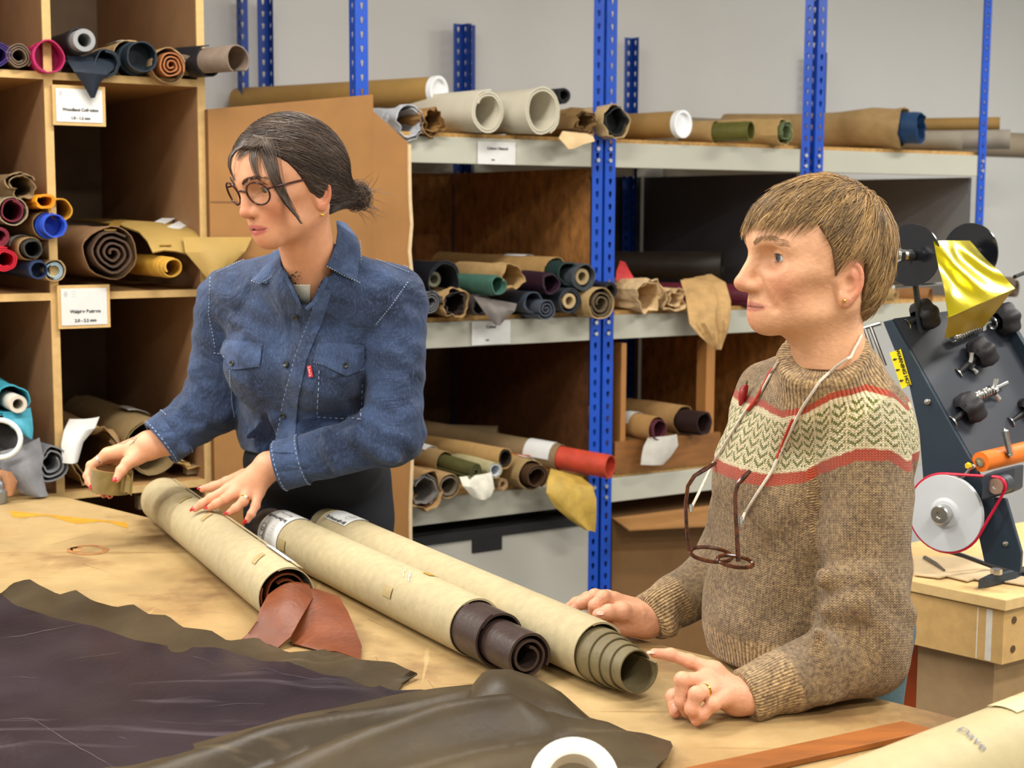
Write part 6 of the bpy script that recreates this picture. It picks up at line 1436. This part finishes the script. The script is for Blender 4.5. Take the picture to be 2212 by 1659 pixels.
b1 = math.radians(65); BF1 = Vector((-math.cos(b1), -math.sin(b1), 0)); BL1 = Vector((math.sin(b1), -math.cos(b1), 0)); SH1 = at(668, 640, 2.96)
SL, EL_, WL = at(856, 655, 2.915), at(850, 938, 2.90), at(600, 1008, 2.91)
SR, ER, WR = at(487, 655, 3.05), at(462, 872, 3.10), at(345, 958, 3.06)
HP1 = Vector((-.42, 3.17, .98)); lg1 = []
for s in (-1, 1): hp = HP1 + BL1 * (.08 * s) - Vector((0, 0, .05)); lg1.append((hp, Vector((hp.x, hp.y, .5)) + BF1 * .02, Vector((hp.x, hp.y, .09))))
g = Grid((-.75, 2.7, .98), (.0, 3.35, 1.52), .0045)
sk = smin(cone(g, MH1 @ Vector((-.012, 0, -.07)), NB1, .03, .046), ell(g, SH1 - Vector((0, 0, .09)) + BF1 * -.005, (.090, .150, .12), (BF1, BL1, (0, 0, 1))), .045)
sk = smin(sk, cone(g, SH1 + BL1 * .13 - Vector((0, 0, .02)), SH1 - BL1 * .13 - Vector((0, 0, .02)), .045, .045), .04)
sv, sf = surfnet(sk, g.lo, g.h)
prt = [(SH1 - Vector((0, 0, .1)) - BF1 * .03, HP1, .06, .06), (SL, EL_, .04, .034), (EL_, WL, .033, .024), (SR, ER, .04, .034), (ER, WR, .033, .024)]
for hp, kn, an in lg1: prt += [(hp, kn, .075, .05), (kn, an, .05, .035)]
cv_, cf_ = coarse_body(prt, (-.95, 2.75, 0), (.05, 3.45, 1.48))
parts = [(y_, f_), HA[:2], HBm[:2], (sv, sf), (cv_, cf_)]; tone = np.concatenate([yc, HA[2], HBm[2], np.tile(rgb(TONE1), (len(sv) + len(cv_), 1))])
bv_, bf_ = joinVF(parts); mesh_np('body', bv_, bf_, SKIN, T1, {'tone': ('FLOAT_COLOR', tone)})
SKB = bvh(*joinVF([(y_, f_), (sv, sf)]))
for s in (1, -1): eyeball(T1, MH1, K1['eye'], s, (1, 0, -.25), '#4a3420')
REDN = M('#b00d16', .1, .08, 60, coat=.6)
def nails(T, FL, nrm, skip=(), m=REDN, w=.0098, l=.0145, lift=.006):
    for i, f in enumerate(FL):
        if i in skip: continue
        p, q = Vector(f[-2][0]), Vector(f[-1][0]); d = (q - p).normalized(); n_ = Vector(nrm[i] if isinstance(nrm, list) else nrm); n_ = (n_ - d * n_.dot(d)).normalized()
        nail(T, q + n_ * (f[-1][1] * .88) + d * .003, d, n_, m, w, l)
toc = -FW
nails(T1, FB, [Vector((-.1, -.5, .9))] * 4 + [Vector((-.2, -.5, .8))])
nails(T1, FA, [-FW * .8 - RT * .8] * 3 + [-FW - RT] + [-FW - RT * .15 + UP * .2], w=.0105, l=.015)
def ring_on(T, f, u, m, r, name):
    p, q = Vector(f[0][0]), Vector(f[1][0]); c = p.lerp(q, u); ax = (q - p).normalized(); MB().lathe(c, ax, [(-.0012, r), (.0012, r), (.0012, r - .001), (-.0012, r - .001), (-.0012, r)], 24).build(name, m, T); return c
c = ring_on(T1, FB[2], .72, GOLD, .0112, 'gold_ring'); MB().lathe(c + Vector((.004, -.009, .006)), (-FW + UP * .4), [(-.002, .001), (0, .0032), (.002, .0022), (.003, .0004)], 8).build('ring_stone', M('#e8ecf0', .05, .05, 60, spec=1), T1, smooth=False)
ring_on(T1, FA[0], .5, M('#d8d8dc', .2, .05, 40, metal=1), .0118, 'silver_ring')
# ---- tape in the right hand
TP = thing('tape_roll', 'glossy brown packing tape roll held in the red-nailed hand', 'tape', at(240, 1062, 3.05))
c = at(240, 1037, 3.055); tu = (UP + RT * .12 - FW * .12).normalized()
TM = M('#7d6a3a', .12, .25, 30, .2, 60, coat=.5)
MB().lathe(c, tu, [(-.023, .043), (.023, .043), (.023, .036), (-.023, .036), (-.023, .043)], 40).build('tape', TM, TP, angle=30)
MB().lathe(c, tu, [(-.0235, .036), (.0235, .036), (.0235, .033), (-.0235, .033), (-.0235, .036)], 40).build('core', M('#8f6b40', .8, .1, 40), TP, angle=30)
rows = [[at(262 + 6 * i, 1040 + 3.0 * i + 3 * math.sin(i * 2.1), 3.01 + .004 * math.sin(i * 1.7)) + tu * (.02 * (1 - .05 * i) * v) for v in (-1, -.5, 0, .5, 1)] for i in range(5)]
MB().slab(rows, .0006).build('loose_end', TM, TP)
# ---- denim shirt
def denim(c1='#1c2842', c2='#37496b'):
    m = M(c1, .85, .3, 12, .35, 700, col2=c2, sheen=.1, bdist=.0012, det=6).copy(); nt = m.node_tree; N = nt.nodes; L = nt.links; b = N['Principled BSDF']; src = b.inputs['Base Color'].links[0].from_socket
    tc = N.new('ShaderNodeTexCoord'); nz = N.new('ShaderNodeTexNoise'); nz.inputs['Scale'].default_value = 330; nz.inputs['Detail'].default_value = 3; mp = N.new('ShaderNodeMapping'); mp.inputs['Scale'].default_value = (1, 1, .35)
    L.new(tc.outputs['Object'], mp.inputs[0]); L.new(mp.outputs[0], nz.inputs['Vector']); mr = N.new('ShaderNodeMapRange'); mr.inputs['From Min'].default_value = .5; mr.inputs['From Max'].default_value = .8; mr.inputs['To Max'].default_value = .45; L.new(nz.outputs['Fac'], mr.inputs[0])
    mx = N.new('ShaderNodeMix'); mx.data_type = 'RGBA'; L.new(mr.outputs[0], mx.inputs[0]); L.new(src, mx.inputs[6]); mx.inputs[7].default_value = lin('#5b739c'); L.new(mx.outputs[2], b.inputs['Base Color'])
    n3 = N.new('ShaderNodeTexNoise'); n3.inputs['Scale'].default_value = 11; n3.inputs['Detail'].default_value = 4; n3.inputs['Distortion'].default_value = 1.2; L.new(tc.outputs['Object'], n3.inputs['Vector'])
    b3 = N.new('ShaderNodeBump'); b3.inputs['Strength'].default_value = .8; b3.inputs['Distance'].default_value = .022; L.new(n3.outputs['Fac'], b3.inputs['Height']); ob = b.inputs['Normal'].links[0].from_node; L.new(b3.outputs[0], ob.inputs['Normal']); return m
DEN = denim(); DENL = denim('#253452', '#465a80'); STI = M('#93a1b8', .8, .2, 200)
g = Grid((-1.0, 2.66, 1.06), (.06, 3.34, 1.56), .0048)
D = ell(g, at(664, 750, 3.0), (.118, .175, .17), (BF1, BL1, (0, 0, 1))); D = smin(D, cone(g, SH1 + BL1 * .145 - Vector((0, 0, .005)), SH1 - BL1 * .145 - Vector((0, 0, .005)), .066, .064), .06)
D = smin(D, ell(g, at(668, 925, 3.08), (.118, .162, .15), (BF1, BL1, (0, 0, 1))), .06); D = smin(D, cone(g, NB1 + Vector((0, 0, -.01)), SH1, .068, .09), .05)
D = smin(D, cone(g, NB1 + Vector((0, 0, .0)), SL + Vector((0, 0, .012)), .060, .058), .04); D = smin(D, cone(g, NB1, SR + Vector((0, 0, .01)), .060, .056), .04)
for s_ in (-1, 1): D = smin(D, ell(g, at(664, 790, 2.98) + BL1 * (.075 * s_) + BF1 * .065, (.055, .07, .07), (BF1, BL1, (0, 0, 1))), .05)
aL = smin(cone(g, SL, EL_, .063, .056), cone(g, EL_, WL, .056, .046), .03); aR = smin(cone(g, SR, ER, .061, .058), cone(g, ER, WR, .060, .049), .03)
# sleeve folds
for a, b, r, w in (((800, 890, 2.86), (880, 935, 2.86), .012, 0), ((815, 860, 2.865), (895, 890, 2.87), .010, 0), ((760, 930, 2.85), (830, 985, 2.85), .011, 0), ((700, 935, 2.855), (735, 1030, 2.86), .009, 0), ((845, 760, 2.86), (895, 800, 2.88), .009, 0), ((790, 905, 2.86), (850, 985, 2.845), .010, 0)): aL = smin(aL, cone(g, at(*a), at(*b), r), .022)
for a, b, r in (((425, 850, 3.05), (480, 900, 3.05), .013), ((420, 800, 3.05), (470, 830, 3.05), .011), ((400, 880, 3.035), (438, 922, 3.035), .008), ((385, 900, 3.03), (405, 990, 3.03), .008)): aR = smin(aR, cone(g, at(*a), at(*b), r), .022)
D = smin(D, aL, .008); D = smin(D, aR, .010)
# chest drag folds
for a, b, r in (((500, 690, 2.94), (610, 720, 2.9), .006), ((540, 942, 2.99), (600, 900, 2.95), .008), ((560, 985, 2.98), (640, 930, 2.94), .009), ((700, 960, 2.95), (790, 900, 2.92), .008), ((560, 620, 2.9), (620, 690, 2.89), .006), ((770, 620, 2.87), (730, 700, 2.87), .005)):
    D = smin(D, cone(g, at(*a), at(*b), r), .02)
D = D + (.0018 * np.sin(g.X * 60 + g.Z * 75) * np.sin(g.Y * 50 - g.Z * 38) + .0014 * np.sin(g.Z * 120 + g.X * 70 + g.Y * 40)).astype(f32)
zb = at(660, 985, 3.0).z; onarm = np.minimum(cone(g, EL_, WL, .056, .046), cone(g, ER, WR, .06, .049)); D = np.where(onarm < .014, D, np.maximum(D, f32(zb) - g.Z))
D = smax(D, -cone(g, MH1 @ Vector((-.012, 0, -.07)), NB1 - Vector((0, 0, .005)), .056, .058), .006)
D = smax(D, -cone(g, at(676, 590, 2.845), at(652, 650, 2.85), .034, .006), .006)
for w, e in ((WL, EL_), (WR, ER)):
    d_ = (w - e).normalized(); near = (g.X - f32(w.x)) ** 2 + (g.Y - f32(w.y)) ** 2 + (g.Z - f32(w.z)) ** 2 < .014
    D = np.where(near, np.maximum(D, (g.X - f32(w.x)) * f32(d_.x) + (g.Y - f32(w.y)) * f32(d_.y) + (g.Z - f32(w.z)) * f32(d_.z)), D)
    D = np.where(near, np.maximum(D, -cone(g, w - d_ * .03, w + d_ * .06, (.046 if w is WL else .049) - .006)), D)
dv, df = surfnet(D, g.lo, g.h)
VP = [(612, 560), (628, 600), (648, 640), (656, 660), (672, 648), (690, 610), (712, 575), (715, 540)]
def inpoly(x, y, P):
    r = np.zeros(len(x), bool)
    for (a, b), (c_, d_) in zip(P, P[1:] + P[:1]): r ^= ((b > y) != (d_ > y)) & (x < (c_ - a) * (y - b) / (d_ - b + 1e-9) + a)
    return r
rel = dv - np.array(CAMP); dd = rel @ np.array(FW); qx = 1106 + FPX * (rel @ np.array(RT)) / dd; qy = 829.5 - FPX * (rel @ np.array(UP)) / dd
vin = inpoly(qx, qy, VP) & (dd < 2.93); df = df[~vin[df].any(1)]; dv, df = keep_largest(dv, df)
shirt, _ = mesh_np('denim_shirt', dv, df, DEN, T1, None, 1); DB = bvh(dv, df)
def drape(rows, lift, th, name, m, nv=9, nu=None, parent=shirt):
    """patch following the shirt: rows of (left px, right px)"""
    L_ = interp([(a[0], a[1], 0) for a, b in rows], nu or len(rows) * 4); R_ = interp([(b[0], b[1], 0) for a, b in rows], nu or len(rows) * 4); G = []; last = None
    for l, r in zip(L_, R_):
        row = []
        for k in range(nv):
            s = k / (nv - 1); x, y = l[0] + (r[0] - l[0]) * s, l[1] + (r[1] - l[1]) * s; h, n = hit(DB, x, y, lift)
            if h is None: h = at(x, y, depth(last) if last is not None else 2.9)
            last = h; row.append(h)
        G.append(row)
    return MB().slab(G, th).build(name, m, parent)
def stitch(pts, n=40, r=.0009, dash=True, lift=.0016, bv=None):
    H = chain_hit(bv or DB, pts, lift, n)
    mb = MB()
    if not dash: mb.tube(H, r, 5)
    else:
        for i in range(0, len(H) - 1, 2): mb.tube([H[i], H[i + 1]], r, 4)
    if not mb.v: return None
    o = mb.build('stitching', STI, shirt); o['kind'] = 'stuff'; return o
drape([((688, 622), (716, 628)), ((668, 690), (694, 700)), ((640, 770), (664, 775)), ((615, 860), (645, 862)), ((600, 940), (638, 942)), ((588, 978), (634, 980))], .003, .002, 'placket', DENL)
stitch([(688, 632), (666, 695), (638, 772), (613, 862), (598, 940)], 60); stitch([(712, 640), (692, 700), (662, 776), (643, 862), (636, 960)], 60)
BUTM = M('#3c3f3c', .3, .3, 80, metal=.4)
for x, y in ((640, 683), (620, 788), (612, 895), (505, 785), (744, 790)):
    h, n = hit(DB, x, y, .005); MB().lathe(h, n, [(-.003, .0062), (.001, .0062), (.002, .005), (.001, .004), (.0005, .0005)], 16).build('button', BUTM, shirt)
drape([((490, 737), (567, 740)), ((478, 750), (566, 755)), ((475, 762), (564, 775)), ((490, 775), (560, 791)), ((500, 797), (512, 798))], .004, .002, 'pocket_flap', DENL)
drape([((688, 742), (785, 745)), ((684, 755), (786, 760)), ((678, 780), (784, 780)), ((705, 792), (775, 800)), ((742, 811), (750, 811))], .004, .002, 'pocket_flap', DENL)
for P in ([(490, 738), (567, 742)], [(490, 743), (567, 747)], [(462, 762), (478, 764), (492, 776), (502, 799), (530, 789), (560, 792), (567, 742)], [(688, 743), (786, 747)], [(688, 749), (786, 752)], [(678, 782), (705, 792), (746, 812), (784, 797)], [(497, 800), (500, 870), (505, 900)], [(690, 800), (685, 900), (780, 905), (782, 830)]): stitch(P, 44)
for P in ([(470, 588), (520, 565), (560, 550)], [(475, 580), (520, 558), (555, 545)], [(785, 550), (830, 568), (885, 590)], [(790, 543), (840, 560), (890, 583)], [(880, 610), (845, 660), (812, 700)], [(455, 600), (452, 680), (465, 750)]): stitch(P, 40)
# collar leaves stand off the shirt
def leaf(rows, name):
    G = []
    for (l, r) in rows:
        p, q = at(*l), at(*r); G.append([p.lerp(q, k / 8) - FW * (.006 * math.sin(PI * k / 8)) for k in range(9)])
    G2 = []
    for i in range(len(G) - 1):
        for s in (0, .34, .67): G2.append([a.lerp(b, s) for a, b in zip(G[i], G[i + 1])])
    G2.append(G[-1]); return MB().slab(G2, .0025).build(name, DENL, shirt)
leaf([((728, 476, 2.87), (748, 482, 2.93)), ((730, 500, 2.835), (772, 512, 2.885)), ((726, 528, 2.815), (778, 535, 2.865)), ((716, 556, 2.80), (780, 575, 2.85)), ((705, 574, 2.795), (782, 612, 2.835))], 'collar')
leaf([((592, 540, 2.89), (612, 562, 2.86)), ((576, 562, 2.875), (614, 578, 2.84)), ((560, 588, 2.87), (604, 588, 2.84)), ((543, 604, 2.87), (575, 613, 2.85))], 'collar')
for P in ([(778, 520, 2.872), (780, 570, 2.848), (783, 614, 2.832)], [(783, 613, 2.832), (745, 596, 2.812), (706, 575, 2.793)], [(606, 578, 2.836), (580, 602, 2.845), (560, 612, 2.855), (543, 606, 2.868)]):
    q = [at(*a) for a in interp(P, 30)]; mb = MB()
    for i in range(0, 29, 2): mb.tube([q[i], q[i + 1]], .0011, 4)
    mb.build('stitching', STI, shirt)['kind'] = 'stuff'
# cuffs
def cuff(w, e, r, wd, name='cuff'):
    d = (w - e).normalized(); MB().lathe(w - d * wd, d, [(0, r + .002), (0, r + .0045), (wd * .9, r + .004), (wd, r + .002), (wd, r - .003), (wd * .5, r - .004)], 36).build(name, DENL, shirt)
    for f, rr in ((.06, .0052), (.9, .0048)):
        a = d.orthogonal().normalized(); b = d.cross(a); mb = MB(); c = w - d * wd + d * (wd * f)
        for k in range(0, 64, 2): mb.tube([c + (a * math.cos(2 * PI * j / 64) + b * math.sin(2 * PI * j / 64)) * (r + rr) for j in (k, k + 1)], .001, 4)
        mb.build('stitching', STI, shirt)['kind'] = 'stuff'
cuff(WL, EL_, .046, .055); cuff(WR, ER, .0495, .045)
# red tab with lettering
h, n = hit(DB, 672, 801, .004); tx_ = (RT * .16 - UP).normalized(); MB().box(h, (.022, .009, .0012), (tx_, tx_.cross(n).normalized(), n)).build('red_tab', M('#c4202c', .6, .05, 60), shirt, smooth=False)
text("Levi's", h + n * .001, tx_, n.cross(tx_), .0085, WHITEP, shirt, lift=.0004)
# white tee in the neck opening, tattoo
G = []
for y in range(614, 672, 6): G.append([(hit(SKB, x, y, .003)[0] or at(x, y, 2.88)) for x in range(628, 674, 6)])
MB().slab(G, .0015).build('white_tshirt', M('#e8e6d8', .9, .05, 200, .3, 500), T1)
for P in ([(626, 600), (646, 640), (655, 662)], [(716, 572), (694, 612), (676, 648), (658, 664)]):
    q = [hit(DB, x + (-5 if P[0][0] < 650 else 5), y + 2, .002)[0] for x, y, _ in interp([(a, b, 0) for a, b in P], 14)]; q = [a for a in q if a is not None]
    MB().tube(q, .0045, 8, flat=.6).build('neck_edge', DENL, shirt)
TAT = M('#4a4a48', .8, .1, 80)
for x, y, r in ((632, 594, 4), (640, 588, 3.5), (637, 597, 3), (646, 596, 4), (652, 601, 3.5), (655, 594, 3), (643, 604, 2.5), (628, 600, 2.5), (649, 588, 2.5), (638, 612, 3), (645, 614, 2.5)):
    ps = [hit(SKB, x + r * math.cos(a), y + r * .7 * math.sin(a + x), .0006)[0] for a in [2 * PI * k / 6 for k in range(6)]]
    if all(p is not None for p in ps): MB().add(ps, [tuple(range(6))]).build('tattoo_mark', TAT, T1, smooth=False)
HAB = bvh(HA[0], HA[1])
for P in ([(300, 934), (290, 946), (282, 950)], [(283, 943), (292, 952), (280, 962)], [(280, 950), (268, 958), (252, 958)], [(296, 945), (288, 958)]):
    q = chain_hit(HAB, P, .0004, 10)
    if len(q) > 2: MB().tube(q, .0008, 4).build('tattoo_mark', M('#8a7d78', .8, .1, 80), T1)
# ---- trousers, shoes
g = Grid((-.8, 2.9, 0), (.0, 3.5, 1.16), .011); D = ell(g, HP1 + Vector((0, 0, .03)), (.118, .172, .19), (BF1, BL1, (0, 0, 1)))
for hp, kn, an in lg1: D = smin(D, smin(cone(g, hp, kn, .095, .075), cone(g, kn, an, .075, .08), .02), .03)
D = smin(D, ell(g, at(675, 1000, 3.09), (.112, .158, .09), (BF1, BL1, (0, 0, 1))), .05); D = np.maximum(D, g.Z - f32(1.12)); D = np.maximum(D, f32(.05) - g.Z); tv, tf = surfnet(D, g.lo, g.h); mesh_np('trousers', tv, tf, M('#15171d', .8, .15, 60, .2, 300), T1, None, 1)
for hp, kn, an in lg1:
    g = Grid(an + Vector((-.2, -.2, -.1)), an + Vector((.2, .2, .06)), .01); D = smin(cone(g, an - BF1 * .03 - Vector((0, 0, .05)), an + BF1 * .13 - Vector((0, 0, .055)), .042, .036), cone(g, an, an - Vector((0, 0, .03)), .04), .03)
    D = np.maximum(D, f32(.004) - g.Z); V_, F_ = surfnet(D, g.lo, g.h); mesh_np('shoe', V_, F_, M('#1c1a1a', .5, .1, 30), T1, None, 1)
# ---- hair
ZX1 = [-.14, -.07, -.04, -.012, .004, .02, .034, .05, .072, .09, .13]; ZZ1 = [-.06, -.07, -.055, -.02, -.012, .012, .04, .072, .1, .112, .118]
def cap1(g):
    d = ell(g, (.0, 0, .050), (.107, .083, .102)); d = smin(d, ell(g, (-.035, 0, .03), (.083, .079, .082)), .03); d = smin(d, ell(g, (.03, 0, .07), (.08, .068, .062)), .02); d = smin(d, cone(g, (-.06, 0, -.01), (-.108, .012, -.035), .045, .026), .03)
    zm = np.interp(g.X, ZX1, ZZ1).astype(f32); return smax(d, zm - g.Z, .006), d
(c1v, c1f, _), (c2v, c2f, c2l) = capmesh(cap1, MH1); HM1 = hairmat(.38); dcol = [rgb('#241a15'), rgb('#6b5747')]
mesh_np('hair_cap', c1v, c1f, HM1, T1, {'tone': ('FLOAT_COLOR', np.tile(rgb('#2a1f19'), (len(c1v), 1)))}, 2)
CB1 = bvh(c2v, c2f); Mi1 = MH1.inverted(); bun = Vector((-.128, .016, -.045)); R31 = MH1.to_3x3(); SS = []; R = random.Random(11)
idx = [i for i in range(len(c2l)) if c2l[i][2] > np.interp(c2l[i][0], ZX1, ZZ1) + .002]
def dirf1(p, n, u):
    l = Mi1 @ p; d = (bun - l).normalized(); side = 1 if l.y >= 0 else -1
    if abs(l.y) < .05 and l.z > .09: d = d * .55 + Vector((-.15, side * .8, -.1)) * (1 - abs(l.y) / .05)
    return R31 @ d
for k in range(6500):
    i = R.choice(idx); p = Vector(c2v[i]); rr = Vector((R.gauss(0, .09), R.gauss(0, .09), R.gauss(0, .09)))
    pts = trace(CB1, p, lambda a, b, u: dirf1(a, b, u) + rr, 11, R.uniform(.005, .009), R.uniform(.0003, .0022), R, R.uniform(-.001, .0012)); out = []
    for a in pts:
        l = Mi1 @ a
        if l.z < np.interp(l.x, ZX1, ZZ1) - .006 or (l - bun).length < .012: break
        out.append(a)
    if len(out) > 3: SS.append(out)
# bun loops
bw = MH1 @ bun
for k in range(420):
    a0 = R.uniform(0, 6.28); ax = Vector((R.gauss(0, 1), R.gauss(0, 1), R.gauss(0, 1))).normalized(); u = ax.orthogonal().normalized(); v = ax.cross(u); r = R.uniform(.014, .027); c = bw + Vector((R.gauss(0, .005), R.gauss(0, .005), R.gauss(0, .005)))
    SS.append([c + (u * math.cos(a0 + t * 3.2 / 9) + v * math.sin(a0 + t * 3.2 / 9)) * r for t in range(10)])
for k in range(46):
    d = (RT * R.uniform(.4, 1.3) + UP * R.gauss(-.1, .55) - FW * R.gauss(0, .3)).normalized(); l = R.uniform(.03, .065); s = bw + Vector((R.gauss(0, .012), R.gauss(0, .012), R.gauss(0, .012))); b = Vector((R.gauss(0, .012), 0, -R.uniform(0, .02)))
    SS.append([s + d * (l * t / 7) + b * (t / 7) ** 2 for t in range(8)])
# front locks
HC1 = bvh(*joinVF([(y_, f_), (c1v, c1f)]))
def lock(pts, n, w0, w1, lift=.004, dflt=2.68, spread=1.0):
    for k in range(n):
        o = R.gauss(0, .5); q = []; last = dflt; jit = R.uniform(-1, 1); ln = R.uniform(.75, 1.0)
        P = interp([(a[0], a[1], 0) for a in pts], 14); m = max(5, int(14 * ln))
        for i in range(m):
            u = i / 13; w = w0 + (w1 - w0) * u; x = P[i][0] + o * w; y = P[i][1] + o * w * .25 + jit; h = hit(HC1, x, y, lift + .002 * math.sin(PI * u) + .0006 * R.random())[0]
            dd = depth(h) if h is not None else last
            if i and dd > last + .012: dd = last + .004
            last = dd; q.append(at(x, y, dd - .001))
        SS.append(q)
lock([(566, 296), (575, 318), (583, 347), (592, 380), (605, 415), (622, 443), (642, 468), (661, 498)], 150, 24, 2.5)
lock([(566, 296), (584, 340), (598, 380), (612, 410), (628, 440), (645, 470)], 50, 10, 4)
lock([(558, 298), (530, 312), (508, 325), (497, 340), (496, 360), (503, 382), (510, 400)], 70, 6, 3, dflt=2.72)
lock([(560, 300), (552, 320), (548, 345), (553, 372), (566, 398)], 60, 14, 6)
lock([(562, 298), (535, 318), (520, 335), (512, 352)], 60, 14, 8)
strands_mesh('hair', SS, T1, HM1, dcol, .0005, 6, clump=.5)
for s in (1, -1): lash(T1, MH1, K1['eye'], s, K1['lid'], M('#1c120e', .7, .1, 60), .0009)
for s in (1, -1): brow(T1, MH1, HB1, [(.110, s * .009, .054), (.107, s * .021, .060), (.098, s * .036, .061), (.084, s * .047, .054)], 90, HM1, [rgb('#2a1c14'), rgb('#3f2d22')], .00045, .007)
e_ = hit(HC1, 694, 463, .003)[0]
if e_: MB().lathe(e_, -FW, [(-.002, .0005), (-.001, .003), (.001, .003), (.002, .0005)], 12).build('earring', GOLD, T1)
# ---- glasses
TGl = thing('eyeglasses', 'round dark brown eyeglasses worn by the dark-haired woman', 'glasses', MH1 @ Vector((.1, 0, .01)))
FRM = M('#24100c', .2, .3, 60, col2='#4a1c18')
def HSP(x, y, z): return MH1 @ Vector((x, y, z))
for s in (1, -1):
    ring = [HSP(.1125 - .013 * (abs(.0375 + .0245 * math.cos(a)) / .062) ** 2 + .003 * math.sin(a), s * (.0375 + .0245 * math.cos(a)), .033 + .0215 * math.sin(a)) for a in [2 * PI * k / 36 for k in range(37)]]
    MB().tube(ring, .0019, 8, cap=False).build('rim', FRM, TGl); MB().add(ring[:-1], [tuple(range(36))]).build('lens', GLASS, TGl, smooth=False)
    MB().tube([HSP(.0995, s * .062, .040), HSP(.092, s * .0705, .041), HSP(.06, s * .0755, .038), HSP(.02, s * .079, .034), HSP(-.01, s * .080, .028)], .0018, 8, flat=.7).build('temple', FRM, TGl)
MB().tube([HSP(.1115, .0135, .037), HSP(.1165, 0, .041), HSP(.1115, -.0135, .037)], .0018, 8).build('bridge', FRM, TGl)
